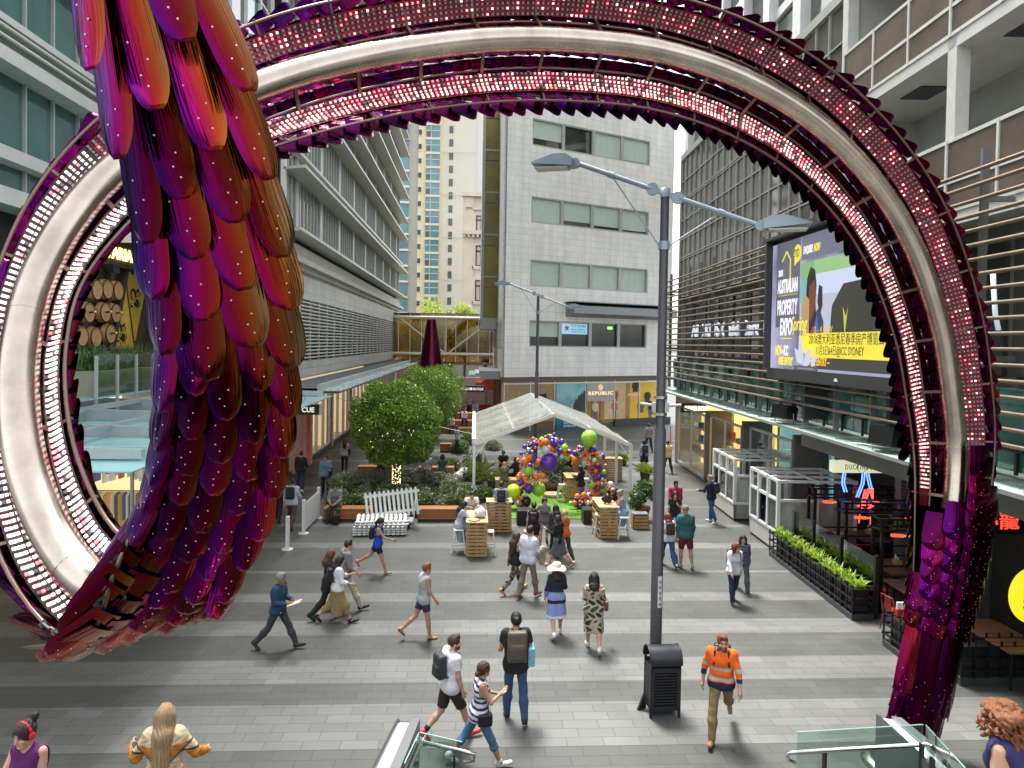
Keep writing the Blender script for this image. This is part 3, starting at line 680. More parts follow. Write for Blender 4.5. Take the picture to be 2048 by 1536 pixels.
def poster_mat():
	m, t, b = nmat('poster_sky'); N, L = t.nodes.new, t.links.new
	tc = N('ShaderNodeTexCoord'); sp = N('ShaderNodeSeparateXYZ'); L(tc.outputs['Object'], sp.inputs[0])
	nz = N('ShaderNodeTexNoise'); nz.inputs['Scale'].default_value = 1.3; nz.inputs['Detail'].default_value = 7; L(tc.outputs['Object'], nz.inputs['Vector'])
	ad = N('ShaderNodeMath'); ad.operation = 'MULTIPLY_ADD'; ad.inputs[1].default_value = .22; ad.inputs[2].default_value = -.05; L(sp.outputs[2], ad.inputs[0])
	a2 = N('ShaderNodeMath'); a2.operation = 'MULTIPLY_ADD'; a2.inputs[1].default_value = .5; L(nz.outputs[0], a2.inputs[0]); L(ad.outputs[0], a2.inputs[2])
	cr = N('ShaderNodeValToRGB'); e = cr.color_ramp
	e.elements[0].position = .15; e.elements[0].color = (.0, .10, .15, 1); e.elements[1].position = 1; e.elements[1].color = (.12, .42, .52, 1)
	q = e.elements.new(.45); q.color = (.01, .2, .27, 1); q = e.elements.new(.8); q.color = (.30, .55, .58, 1)
	L(a2.outputs[0], cr.inputs[0]); L(cr.outputs[0], b.inputs['Base Color']); b.inputs['Roughness'].default_value = .3
	return m
q = MB(); q.box(4.45, 7.1, -.20, -.14, -.02, 3.4); q.build('board', poster_mat(), PO)
rock = mat('poster_rock', (.035, .035, .025), .5, var=.7, vs=3)
rr = random.Random(3)
def cliff(x0, x1, z0, tops):
	q = MB(); n = len(tops); pts = [(x0 + (x1 - x0) * i / (n - 1), z) for i, z in enumerate(tops)]
	q.prism([(x0, z0)] + pts + [(x1, z0)], lambda u, v: (u, -.206, v), lambda u, v: (u, -.201, v)); q.build('rock_print', rock, PO)
cliff(5.95, 7.05, 1.3, [1.7, 1.95, 2.3, 2.2, 2.55, 2.5, 2.75, 2.6, 2.9, 2.8]); cliff(4.5, 5.5, 1.25, [2.0, 1.9, 1.75, 1.8, 1.7, 1.72, 1.6, 1.65, 1.5]); cliff(5.3, 6.0, 1.2, [1.5, 1.6, 1.52, 1.55, 1.5])
q = MB(); q.prism([(5.78, 1.9), (5.88, 1.92), (5.95, 1.4), (6.05, 1.1), (5.6, 1.05), (5.75, 1.4)], lambda u, v: (u, -.211, v), lambda u, v: (u, -.207, v)); q.build('waterfall_print', mat('print_water', (.35, .6, .68), .5), PO)
for i, t_ in enumerate(('JASON & THE', 'NEW COLLECTION', 'IN STORE NOW')):
	lettering(['DISCOVER', 'THE NEW COLLECTION', 'IN STORE NOW'][i], .16, (5.1, -.21, .62 - i * .23), (1, 0, 0), (0, 0, 1), lw, PO, width=[.8, 1.4, 1.1][i], depth=.008, bold=.005, world=False)
# mannequins
def mannequin(x, dark, lab):
	t_ = thing('mannequin', lab, 'mannequin', pmat(BQ) @ Vector((x, .6, .35)), WA, 'mannequins in the boutique')
	q = MB(); q.tube([(-.09, 0, 0), (-.08, 0, .45), (-.07, 0, .85)], [.04, .06, .08], 8); q.tube([(.12, .05, 0), (.1, .02, .45), (.07, 0, .85)], [.04, .06, .08], 8); q.build('legs', MATS['garment_navy'], t_)
	q = MB(); q.tube([(0, 0, .8), (0, 0, 1.1), (0, 0, 1.38), (0, 0, 1.45)], [.15, .13, .19, .08], 10)
	q.tube([(-.2, 0, 1.38), (-.26, .02, 1.1), (-.22, -.1, .9)], [.06, .05, .04], 6); q.tube([(.2, 0, 1.38), (.26, .02, 1.1), (.24, -.05, .85)], [.06, .05, .04], 6); q.build('top', MATS['garment_' + dark], t_)
	q = MB(); q.tube([(0, 0, 1.43), (0, 0, 1.52)], .05, 8); q.sphere((0, 0, 1.62), .1, 10, 8, 0, (.85, 1, 1.2)); q.build('head', MATS['garment_stone'], t_)
mannequin(10.5, 'rust', 'mannequin in a rust striped top in the boutique window'); mannequin(14.2, 'black', 'mannequin in black before the yellow display'); mannequin(8.6, 'stone', 'pale mannequin below the grey boutique sign')

# ================================================================ TOWERS BEYOND
cream = mat('cream_render', (.78, .70, .50), .7, var=.05, vs=.1); creamw = mat('pale_cream_render', (.80, .76, .64), .7, var=.05, vs=.1)
teal_w = mat('teal_window', (.05, .22, .25), .1, var=.5, vs=.3, spec=1)
tan_w = mat('tan_tower', (.42, .40, .34), .6)
dk_w = mat('small_dark_window', (.06, .07, .06), .2, spec=.8)
TW = thing('cream_apartment_tower', 'tall cream apartment tower with a column of teal windows', 'building', (-5, 150, 0))
def tx(px): return at(px, 420, 150).x + 5
def tz(py, px=880): return at(px, py, 150).z
q = MB(); q.box(tx(826), tx(885), 0, 14, 0, 84); q.build('wall', cream, TW)
q = MB(); q.box(tx(885), tx(950), .6, 14, 0, 84); q.build('wall', creamw, TW)
q = MB(); q.box(tx(950), tx(1010), 2.5, 14, 0, 84); q.build('wall', mat('white_render', (.82, .80, .74), .7, var=.04), TW)
P = tz(300) - tz(328.6)
for k in range(-4, 14):
	z = tz(618 - 28.6) + k * P
	q = MB(); x0, x1 = tx(851), tx(878)
	q.box(x0, x1, -.25, -.1, z, z + P * .82); q.box(x0 - .1, x1 + .1, -.4, 0, z - P * .16, z, 1); q.box((x0 * 2 + x1) / 3, (x0 * 2 + x1) / 3 + .12, -.33, -.25, z, z + P * .8, 2); q.box(x0, x1, -.33, -.25, z + P * .45, z + P * .5, 2)
	if k % 3: q.box(x0 + .1, (x0 * 2 + x1) / 3, -.27, -.251, z + .2, z + P * .4, 3)
	q.build('teal_window', [teal_w, creamw, white_p, dk_w], TW)
	q = MB(); q.box(tx(834) - .1, tx(843) + .1, -.12, .02, z + .4, z + 1.75, 1); q.box(tx(835), tx(842), -.18, -.1, z + .55, z + 1.6); q.build('window', [dk_w, creamw], TW)
	q = MB(); z2 = tz(556, 900) + k * P * .93; q.box(tx(897), tx(900.4), .45, .62, z2, z2 + 1.5); q.box(tx(901), tx(904.5), .45, .62, z2, z2 + 1.5); q.build('window', dk_w, TW)
	if k > 3:
		z3 = tz(375, 970) + (k - 4) * P * 1.27
		q = MB(); q.box(tx(973), tx(980), 2.3, 2.5, z3, z3 + 2.2); q.build('window', dk_w, TW)
for k in range(6):
	q = MB(); z = tz(560) + k * 9; q.box(tx(826), tx(950), -.03 + .0, .03, z, z + .12); q.build('joint_line', mat('joint', (.6, .55, .42), .7), TW)
GT = thing('grey_apartment_tower', 'grey apartment tower edge with teal balcony windows behind the louvred block', 'building', (-15.5, 135, 0))
q = MB(); q.box(-6, at(827, 400, 135).x + 15.5, 0, 10, 0, 75); q.build('wall', tan_w, GT)
for k in range(20):
	z = 12 + k * 3.0
	q = MB(); x1 = at(816, 400, 135).x + 15.5; q.box(x1 - 6, x1, -.3, -.05, z, z + 2.5); q.box(x1 - 6, x1 + .2, -.6, 0, z - .4, z, 1); q.build('window', [teal_w, white_p], GT)
stone = mat('sandstone', (.66, .60, .47), .7, var=.12, vs=.5, bump=.15, bs=4)
HB = thing('heritage_building', 'ornate cream stone building with red framed windows and carved shields', 'building', (0, 120, 0))
hx = lambda px: at(px, 500, 120).x
hz = lambda py: at(950, py, 120).z
q = MB(); q.box(hx(925), hx(1000), 0, 12, 0, hz(392)); q.build('wall', stone, HB)
q = MB(); q.box(hx(922), hx(1000), -.8, 0, hz(394), hz(386)); q.box(hx(928), hx(1000), -.35, 0, hz(420), hz(416)); q.box(hx(924), hx(1000), -1.0, 0, hz(470), hz(462))
for k in range(9): q.box(hx(926) + k * .75, hx(926) + k * .75 + .4, -.85, 0, hz(475), hz(470))
q.box(hx(927), hx(947), -.25, 0, 0, hz(394)); q.box(hx(930), hx(944), -.35, 0, hz(418), hz(396)); q.build('cornice', stone, HB)
q = MB()
for (px, py) in ((937, 443), (937, 402), (977, 402)):
	c = at(px, py, 119.6); q.lathe([(.02, -.3), (.5, -.25), (.62, .0)], (c.x, c.y, c.z), 12, axis='y'); q.prism([(-.6, .5), (.6, .5), (.6, -.2), (0, -1), (-.6, -.2)], lambda u, v: (c.x + u, c.y - .1, c.z + v), lambda u, v: (c.x + u, c.y + .1, c.z + v))
q.build('shield', mat('pink_stone', (.62, .45, .36), .7), HB)
redf = mat('oxblood_frame', (.16, .035, .03), .5)
for y0, y1 in ((431, 463), (491, 532), (560, 602), (640, 690)):
	q = MB(); x0, x1 = hx(951), hx(973)
	q.box(x0 - .5, x1 + .5, -.25, 0, hz(y1) - .6, hz(y1), 2); q.box(x0 - .35, x0, -.2, 0, hz(y1), hz(y0) + .4, 2); q.box(x1, x1 + .35, -.2, 0, hz(y1), hz(y0) + .4, 2); q.box(x0, x1, -.2, 0, hz(y0), hz(y0) + .4, 2)
	q.box(x0, x1, -.05, .02, hz(y1), hz(y0), 1)
	for a, b, c, d in ((0, .12, 0, 1), (.88, 1, 0, 1), (.44, .56, 0, 1), (0, 1, .68, .76), (0, 1, .94, 1), (0, 1, 0, .05)):
		q.box(x0 + (x1 - x0) * a, x0 + (x1 - x0) * b, -.14, -.05, hz(y1) + (hz(y0) - hz(y1)) * c, hz(y1) + (hz(y0) - hz(y1)) * d)
	q.build('window', [redf, mat('curtain_pane', (.5, .52, .46), .3, var=.3), stone], HB)

# --- brick building and street trees behind the bridge
brick = grid_mat('red_brick', (.16, .045, .03), (.2, .17, .14), .5, .18, 'y', .02, .7, .5)
BK = thing('brick_building', 'dark red brick building seen through the glazed footbridge', 'building', (-9, 100, 0))
q = MB(); q.box(-2, 15, 0, 8, 0, 9.5); q.build('wall', brick, BK)
for px, z0 in ((905, 1.2), (945, 1.2), (981, 6), (962, 7)):
	q = MB(); x = at(px, 700, 100).x + 9; q.box(x - .9, x + .9, -.12, 0, z0 - .1, z0 + 3.2, 1); q.box(x - .7, x + .7, -.16, -.1, z0, z0 + 3); q.build('window', [dk_w, stone], BK)
q = MB(); q.box(-2, 15, -.5, 0, 3.6, 4.2); q.build('string_course', stone, BK)
q = MB(); q.box(6, 15, -1, -.1, 0, 3.6); q.build('ground_floor', mat('pale_granite', (.30, .25, .2), .6), BK)

bark = mat('bark', (.07, .05, .035), .8, var=.3, vs=8, bump=.4)
def leaf_mat(name, c1, c2, tr=.25):
	m, t, b = nmat(name); N, L = t.nodes.new, t.links.new
	oi = N('ShaderNodeTexNoise'); oi.inputs['Scale'].default_value = 1.3; oi.inputs['Detail'].default_value = 2; tc = N('ShaderNodeTexCoord'); L(tc.outputs['Object'], oi.inputs['Vector'])
	n2 = N('ShaderNodeTexNoise'); n2.inputs['Scale'].default_value = 17; L(tc.outputs['Object'], n2.inputs['Vector'])
	ad = N('ShaderNodeMath'); ad.operation = 'MULTIPLY_ADD'; ad.inputs[1].default_value = .8; L(n2.outputs[0], ad.inputs[0]); L(oi.outputs[0], ad.inputs[2])
	cr = N('ShaderNodeValToRGB'); cr.color_ramp.elements[0].position = .62; cr.color_ramp.elements[0].color = (*c1, 1); cr.color_ramp.elements[1].position = 1; cr.color_ramp.elements[1].color = (*c2, 1)
	L(ad.outputs[0], cr.inputs[0]); L(cr.outputs[0], b.inputs['Base Color']); b.inputs['Roughness'].default_value = .42
	b.inputs['Subsurface Weight'].default_value = 0
	tl = N('ShaderNodeBsdfTranslucent'); L(cr.outputs[0], tl.inputs[0]); mx = N('ShaderNodeMixShader'); mx.inputs[0].default_value = tr
	L(b.outputs[0], mx.inputs[1]); L(tl.outputs[0], mx.inputs[2]); L(mx.outputs[0], t.nodes['Material Output'].inputs[0])
	return m
def leaves(pts, size, rng, asp=.55, flat=0):
	"""leaf-shaped quads at numpy points"""
	n = len(pts); d = rng.normal(size=(n, 3)); d[:, 2] += flat; d /= np.linalg.norm(d, axis=1)[:, None]
	a = rng.normal(size=(n, 3)); u = np.cross(d, a); u /= np.linalg.norm(u, axis=1)[:, None]; v = np.cross(d, u)
	s = size * rng.uniform(.6, 1.3, n)[:, None]
	q = np.stack([pts - u * s, pts - v * s * asp + d * s * .12, pts + u * s, pts + v * s * asp + d * s * .12], 1).reshape(-1, 3)
	return q
def leaf_obj(name, q, m, parent=None, loc=(0, 0, 0)):
	me = bpy.data.meshes.new(name); n = len(q) // 4
	me.vertices.add(n * 4); me.vertices.foreach_set('co', np.asarray(q, dtype=np.float32).ravel())
	me.loops.add(n * 4); me.loops.foreach_set('vertex_index', np.arange(n * 4, dtype=np.int32))
	me.polygons.add(n); me.polygons.foreach_set('loop_start', np.arange(0, n * 4, 4, dtype=np.int32)); me.polygons.foreach_set('loop_total', np.full(n, 4, dtype=np.int32))
	me.materials.append(m); me.update(calc_edges=True)
	o = link(name, me, parent)
	return o
def blob_pts(rng, n, blobs, shell=.55):
	"""points in the outer shell of several lumps"""
	out = []; w_ = np.array([b[3] ** 2 for b in blobs]); w_ = w_ / w_.sum()
	for b, k in zip(blobs, (w_ * n).astype(int) + 1):
		d = rng.normal(size=(k, 3)); d /= np.linalg.norm(d, axis=1)[:, None]
		r_ = b[3] * (shell + (1 - shell) * rng.uniform(0, 1, k) ** .6)
		sc = np.array(b[4] if len(b) > 4 else (1, 1, 1)); out.append(np.array(b[:3]) + d * r_[:, None] * sc)
	return np.concatenate(out)
lime = leaf_mat('lime_foliage', (.16, .24, .02), (.42, .5, .06), .4)
nrng = np.random.default_rng(5)
for i, (px, pt, Y, r_, lab) in enumerate(((880, 608, 90, 3.8, 'lime green street tree rising highest behind the footbridge'), (840, 655, 88, 3.0, 'street tree behind the left bay of the footbridge'), (930, 622, 90, 3.2, 'bright street tree behind the right bay of the footbridge'), (972, 660, 86, 2.4, 'small street tree at the right end of the footbridge'))):
	c = at(px, pt, Y); t_ = thing('street_tree', lab, 'tree', (c.x, Y, 0), 0, 'street trees behind the bridge')
	q = MB(); q.tube([(0, 0, 0), (.1, 0, c.z * .4), (0, .1, c.z * .8)], [.22, .16, .08], 8)
	for k in range(6):
		a = k * 1.1; q.tube([(0, 0, c.z * .4), (math.cos(a) * 1.2, math.sin(a) * 1.2, c.z * .75)], [.09, .03], 5)
	q.build('trunk', bark, t_)
	bl = [(nrng.normal(0, r_ * .35), nrng.normal(0, r_ * .3), c.z - r_ * .6 + nrng.uniform(-r_ * .9, r_ * .6), r_ * nrng.uniform(.3, .5)) for _ in range(14)]
	leaf_obj('crown', leaves(blob_pts(nrng, 4200, bl, .3), .16, nrng), lime, t_)

# --- glazed footbridge
FB = thing('footbridge', 'glazed footbridge with white steel trusses across the end of the mall', 'footbridge', (-8.5, 74, 0))
truss = mat('cream_steel', (.66, .63, .52), .45)
q = MB(); L_ = 10.8
for z in (8.95, 5.15): q.tube([(0, 0, z), (L_, 0, z)], .16, 8)
q.tube([(.6, 0, 8.9), (5.4, 0, 5.2)], .1, 8); q.tube([(5.7, 0, 5.2), (10.4, 0, 8.9)], .1, 8); q.tube([(5.5, 0, 5.2), (5.5, 0, 8.9)], .08, 8)
for k in range(9): q.box(.5 + k * 1.2, .57 + k * 1.2, .1, .2, 4.3, 9.3)
q.build('truss', truss, FB)
q = MB(); q.box(0, L_, .22, .25, 4.2, 9.35); q.box(0, L_, 3.0, 3.03, 4.2, 9.35); q.build('glazing', clear_mat('bronze_bridge_glass', (.80, .68, .50), .04), FB)
q = MB(); q.box(0, L_, .25, 3.0, 4.0, 4.2); q.box(0, L_, .15, 3.1, 9.35, 9.42); q.build('deck', mat('bridge_deck', (.2, .14, .1), .6), FB)
# small awning and sign at the corner of the white building
AW = thing('corner_awning', 'small louvred metal awning on posts beside the white building', 'awning', (.6, 51, 0))
q = MB(); q.box(-.5, 1.5, 1, 9, 4.02, 4.12)
for k in range(20): q.box(-.2, 1.4, 1 + k * .4, 1.2 + k * .4, 4.12, 4.3)
q.box(-.1, 1.5, .9, 1.0, 3.7, 4.1); q.build('roof', roof_m, AW)
q = MB(); q.box(-1.0, -.5, 1.5, 9, 3.95, 4.0); q.build('glass_edge', deck_glass, AW)
q = MB(); q.tube([(1.15, 1.2, 0), (1.15, 1.2, 4)], .28, 10); q.build('post', mat('rust_post', (.10, .035, .02), .6), AW)
BS = thing('hanging_sign', 'dark purple hanging sign reading REPUBLIC BOUTIQUE under the small awning', 'sign', (-.25, 51.5, 2.75))
q = MB(); q.bbox(-.95, 1.05, -.1, .1, 0, .5, .02); q.build('board', mat('plum_sign', (.03, .008, .03), .4), BS)
q = MB(); q.box(-1.05, -.95, -.12, .12, -.03, .55); q.build('end_cap', white_p, BS)
lettering('REPUBLIC', .17, (-.8, -.105, .16), (1, 0, 0), (0, 0, 1), MATS['sign_white_lit'], BS, width=.75, depth=.01, bold=.004, world=False)
lettering('BOUTIQUE', .17, (.2, -.105, .16), (1, 0, 0), (0, 0, 1), MATS['sign_white_lit'], BS, width=.75, depth=.01, bold=.004, world=False)
q = MB(); q.lathe([(.1, -.02), (.1, .0)], (.06, -.105, .25), 14, axis='y'); q.build('emblem', MATS['sign_white_lit'], BS)

# --- dark scaled cone sculpture above the trees
# ================================================================ RIGHT SIDE (frame: y along the mall, x into the building)
RZ = -R(2.1); RO = (9.15, 14.3, 0)
def rloc(x, y, z=0): return Matrix.Translation(RO) @ Matrix.Rotation(RZ, 4, 'Z') @ Vector((x, y, z))
dark_grid = mat('reflective_dark_glass', (.14, .128, .11), .07, .35, var=.35, vs=.45, spec=1.0)
RB = thing('glass_mall_building', 'dark glass mall building with white mullion grid and balconies on the right', 'building', RO, RZ)
q = MB(); q.box(3.2, 14, -9, 23.4, 0, 16.2); q.box(1.4, 14, 5.3, 23.4, 9.0, 16.2); q.build('core', dark_in, RB)
for j in range(20):
	q = MB(); y = 5.5 + j * .9; q.box(1.15, 1.2, y + .03, y + .87, 9.0, 16.3); q.build('window', dark_grid, RB)
q = MB()
for j in range(21): q.box(1.08, 1.2, 5.48 + j * .9, 5.52 + j * .9, 9.0, 16.4)
for z in (9.0, 10.0, 11.0, 11.12, 12.1, 13.1, 14.1, 14.22, 15.2, 16.35): q.box(1.09, 1.16, 5.4, 23.5, z, z + .04)
q.box(1.05, 14, 23.4, 23.5, 0, 16.4); q.box(1.05, 1.4, 5.3, 23.5, 16.4, 16.7); q.build('mullions', mat('mullion_pale', (.38, .37, .34), .45), RB)
# dim rooms behind the grid
q = MB()
for y, z in ((19.5, 12.4), (19.3, 10.0), (14, 10.0)): q.box(1.13, 1.15, y, y + 2.6, z, z + .9)
each(q, 'inner_window', mat('inner_window_grey', (.14, .15, .13), .15, spec=1), RB)
# balconies of the nearer part
screen_m = mat('bronze_screen', (.17, .135, .11), .14, .2, var=.3, vs=.6, spec=1)
bal_w = mat('balcony_white', (.60, .60, .56), .5)
for z0 in (9.35, 13.15, 16.9):
	q = MB(); q.box(1.0, 3.1, -9, 5.3, z0 - .28, z0); q.build('balcony_slab', bal_w, RB)
	for j in range(9):
		y = -9 + j * 1.58
		q = MB(); q.box(1.0, 1.02, y + .04, y + 1.54, z0 + .06, z0 + .62); q.box(1.0, 1.02, y + .04, y + 1.54, z0 + .7, z0 + 1.5); q.build('balustrade_panel', screen_m, RB)
	q = MB()
	for j in range(10): q.box(.97, 1.05, -9.03 + j * 1.58, -8.97 + j * 1.58, z0, z0 + 1.58)
	for zz in (.0, .62, 1.5): q.box(.98, 1.06, -9, 5.3, z0 + zz, z0 + zz + .08)
	q.build('balustrade_frame', bal_w, RB)
q = MB()
for y in (5.2, .4, -4.0): q.box(1.0, 1.3, y - .15, y + .15, 9.3, 20)
each(q, 'column', bal_w, RB)
q = MB(); q.box(3.1, 3.2, -9, 5.3, 9.35, 20); q.box(1.3, 3.1, 5.2, 5.3, 9.35, 20); q.build('wall', mat('balcony_wall', (.45, .45, .42), .6), RB)
for z0 in (9.6, 13.4):
	for y, l_ in ((-7.6, 2.2), (-3.4, 2.6), (.2, 1.5), (2.2, 1.2)):
		q = MB(); q.box(3.02, 3.09, y, y + l_, z0, z0 + 2.3); q.build('window', glass_dark, RB)
q = MB()
for y, z in ((-1.2, 12.86), (-5, 12.86), (2.5, 12.86)): q.box(1.6, 2.3, y, y + .9, z - .02, z)
each(q, 'vent_grille', dark_p, RB)
q = MB(); q.box(2.2, 2.5, -3.6, -2.4, 12.83, 12.86); q.build('ceiling_light', mat('warm_tube', (1, .8, .4), .5, emit=(1, .75, .35), es=3), RB)
# upper tower set back
UT = thing('upper_glass_tower', 'pale glass tower with white columns set back above the mall building', 'building', (*rloc(6, 15)[:2], 0), RZ)
q = MB(); q.box(0, 8, 0, 25, 16.5, 50); q.build('glazing', glass_grey, UT)
q = MB()
for k in range(7): q.box(-.5, .1, k * 4, k * 4 + .9, 16.5, 50)
for k in range(10): q.box(-.2, .0, 0, 25, 17 + k * 3.4, 17.5 + k * 3.4); q.box(0, 8, -.2, 0, 17 + k * 3.4, 17.5 + k * 3.4)
q.box(-.4, .6, -.4, .6, 16.5, 50); q.build('frame', white_p, UT)
# timber-brown rail screen
brown_rail = mat('bronze_rail', (.20, .145, .095), .45, .3, var=.2, vs=4)
SR = thing('rail_screen', 'screen of horizontal bronze rails on grey blades in front of the glass', 'facade screen', RO, RZ)
for k in range(19):
	z = 4.75 + k * .28
	q = MB(); q.tube([(.28, -9.5, z), (.28, 2, z), (.28, 10, z), (.28, 24.5, z)], .04, 6); q.build('rail', brown_rail, SR)
q = MB()
for k in range(19): y = -9 + k * 1.85; q.box(.36, .50, y, y + .07, 4.2, 10.2); q.box(.50, 1.1, y, y + .05, 6.2, 6.3); q.box(.50, 1.1, y, y + .05, 9.2, 9.3)
each(q, 'blade', grey_p, SR)
wallg = mat('grey_back_wall', (.16, .155, .14), .5, var=.3, vs=.8)
WU = thing('upper_mall_frontage', 'grey first floor frontage behind the bronze rails with teal glass base', 'building', RO, RZ)
q = MB(); q.box(1.6, 3.2, -9.5, 24, 4.2, 9.0); q.build('wall', wallg, WU)
for k in range(16):
	y = -9 + k * 2.05
	q = MB(); q.box(1.5, 1.6, y + .1, y + 1.9, 5.9, 8.6); q.build('window', glass_dark, WU)
teal_g = mat('teal_glass_panel', (.07, .20, .185), .1, .1, var=.35, vs=1.2, spec=1)
for k in range(30):
	y = -9 + k * 1.1
	q = MB(); q.box(1.02, 1.05, y + .02, y + 1.08, 4.15, 5.7); q.build('glass_panel', teal_g, WU)
for k in range(30):
	y = -9 + k * 1.1
	q = MB(); q.box(.78, 1.0, y + .15, y + .85, 4.55, 4.68); q.box(.95, 1.0, y + .5, y + .56, 4.1, 4.55); q.build('light_fitting', black_p, WU)
	if k % 2:
		q = MB(); q.box(.9, 1.01, y + .2, y + .75, 5.15, 5.5); q.build('light_box', black_p, WU)
RC = thing('glass_street_canopy', 'pale translucent glass canopy along the right shopfronts', 'canopy', RO, RZ)
pale_glass = mat('frosted_pale_glass', (.40, .52, .46), .3, var=.1, vs=.6)
q = MB()
for k in range(30): q.box(0, 1.6, -9 + k * 1.1, -7.92 + k * 1.1, 3.98, 4.02)
q.build('glass_sheet', pale_glass, RC)
q = MB(); q.box(-.03, .0, -9, 24, 3.96, 4.04)
for k in range(30): q.box(.2, .75, -9 + k * 1.1 + .4, -9 + k * 1.1 + .43, 4.022, 4.05)
q.box(1.6, 3.2, -9.5, 24, 3.75, 3.94); q.build('frame', galv, RC)
q = MB(); q.box(1.0, 3.2, -9.5, 7.4, 3.3, 3.68); q.build('fascia', grey_p, RC)
for i, (px, py, z) in enumerate(((1550, 828, 4.32), (1748, 878, 4.32))):
	c = gz(px, py, z)
	t_ = thing('floodlight', ['small black floodlight box on the canopy below the left edge of the video screen', 'large black floodlight box at the near end of the glass canopy'][i], 'floodlight', (c.x + .3, c.y, 4.02), R(30), 'floodlights on the canopy')
	q = MB(); q.prism([(-.3, .08), (.22, .0), (.3, .38), (-.22, .5)], lambda u, v: (u, -.28, v + .12), lambda u, v: (u, .28, v + .12)); q.build('housing', black_p, t_)
	q = MB(); q.tube([(0, -.32, .35), (0, -.34, 0), (0, .34, 0), (0, .32, .35)], .02, 6); q.build('bracket', steel, t_)
	q = MB(); q.tube([(.2, 0, .1), (.4, .3, .05), (.3, .8, .08), (.5, 1.2, .03)], .015, 6); q.build('cable', white_p, t_)

# lettering of the child care centre behind the rails
lit_white = mat('neon_white', (.8, .85, .9), .4, emit=(.75, .85, 1), es=.35)
CC = thing('childcare_sign', 'thin white letters reading Child Care Centre behind the rails', 'sign', RO, RZ)
lettering('ABC KIDS Child Care Centre', .62, (.98, 20.3, 6.85), (0, -1, 0), (0, 0, 1), lit_white, CC, depth=.06, width=12.4, world=False)
NN = thing('neon_numeral', 'white neon outlined numeral on the frontage beside the sculpture', 'sign', RO, RZ)
q = MB(); q.tube([(.9, -2.65 + .22 * math.cos(t / 12 * 6.283), 7.6 + .36 * math.sin(t / 12 * 6.283)) for t in range(13)] + [(.9, -2.43 - .02, 7.4), (.9, -2.52, 6.75)], .045, 6)
q.tube([(.9, -1.2, 7.9), (.9, -1.3, 7.1), (.9, -1.4, 6.8)], .045, 6); each(q, 'tube', lit_white, NN)

# --- video screen
VS = thing('video_screen', 'large video screen advertising a property expo above the glass canopy', 'video screen', (9.4, 15.2, 0), 0)
SY0, SY1, SZ0, SZ1 = 0.0, 6.55, 5.75, 9.6
q = MB(); q.box(.0, .3, SY0 - .2, SY1 + .10, SZ0 - .34, SZ1 + .12); q.build('housing', black_p, VS)
q = MB(); q.box(-.06, .0, SY0 - .2, SY1 + .12, SZ0 - .32, SZ0 - .02); q.box(-.25, .3, SY0 - .2, SY1 + .10, SZ1 + .12, SZ1 + .2); q.box(-.2, 0, SY1 + .02, SY1 + .10, SZ0, SZ1 + .12); q.box(.3, 1.0, .6, .75, 4.3, 6); q.box(.3, 1, 4.8, 4.95, 4.3, 6); q.build('frame', dark_p, VS)
def emat(name, c, e=.9):
	return mat('screen_' + name, tuple(x * .1 for x in c), .4, var=0, emit=c, es=e * .85)
SW, SH = SY1 - SY0, SZ1 - SZ0
def sp_(u, v, d): return (-.002 - d * .003, SY1 - u * SW, SZ0 + v * SH)
def spoly(pts, d, c, e=.9):
	q = MB(); q.add([sp_(u, v, d) for u, v in pts], [tuple(range(len(pts)))]); q.build('picture_area', emat('%02d_%02d_%02d' % tuple(int(x * 60) for x in c), c, e), VS)
def srect(u0, v0, u1, v1, d, c, e=.9): spoly([(u0, v0), (u1, v0), (u1, v1), (u0, v1)], d, c, e)
def stext(t, h, u, v, c, w_=None, **k):
	lettering(t, h * SH, sp_(u, v, k.pop('d', 12)), (0, -1, 0), (0, 0, 1), emat('t%02d_%02d_%02d' % tuple(int(x * 60) for x in c), c, 1.0), VS, width=w_ * SW if w_ else None, depth=.004, world=False, **k)
def grad_screen():
	m, t, b = nmat('screen_cloudy'); N, L = t.nodes.new, t.links.new
	tc = N('ShaderNodeTexCoord'); nz = N('ShaderNodeTexNoise'); nz.inputs['Scale'].default_value = .7; nz.inputs['Detail'].default_value = 6
	L(tc.outputs['Object'], nz.inputs['Vector']); cr = N('ShaderNodeValToRGB'); cr.color_ramp.elements[0].position = .35; cr.color_ramp.elements[0].color = (.10, .10, .17, 1); cr.color_ramp.elements[1].position = .7; cr.color_ramp.elements[1].color = (.42, .41, .58, 1)
	L(nz.outputs[0], cr.inputs[0]); L(cr.outputs[0], b.inputs['Emission Color']); b.inputs['Emission Strength'].default_value = .32; b.inputs['Base Color'].default_value = (.02, .02, .03, 1)
	m.cycles.emission_sampling = 'NONE'
	return m
q = MB(); q.add([sp_(0, 0, 0), sp_(1, 0, 0), sp_(1, 1, 0), sp_(0, 1, 0)], [(0, 1, 2, 3)]); q.build('picture_area', grad_screen(), VS)
srect(.05, .33, .29, 1, 2, (.13, .13, .18)); srect(.30, .82, 1, 1, 2, (.18, .18, .25))
yel = (.92, .78, .08); whi = (.9, .9, .95)
stext('2018', .05, .08, .735, whi, .045, bold=.01); stext('AUSTRALIAN', .105, .075, .60, whi, .205, bold=.02)
srect(.075, .575, .27, .585, 3, (.5, .45, .1)); stext('PROPERTY', .115, .075, .43, whi, .205, bold=.02); stext('EXPO', .13, .11, .27, whi, .12, bold=.025)
srect(.11, .235, .225, .245, 3, yel); stext('Spring', .11, .215, .30, yel, .16, shear=.35, bold=.004)
stext('NOV', .075, .065, .11, yel, .065, bold=.02); stext('2018', .03, .13, .12, whi, .02); stext('ICC', .075, .155, .11, whi, .045, bold=.02); stext('FREE ENTRY', .06, .10, .005 + .03, yel, .15, bold=.015, shear=.1)
q = MB()
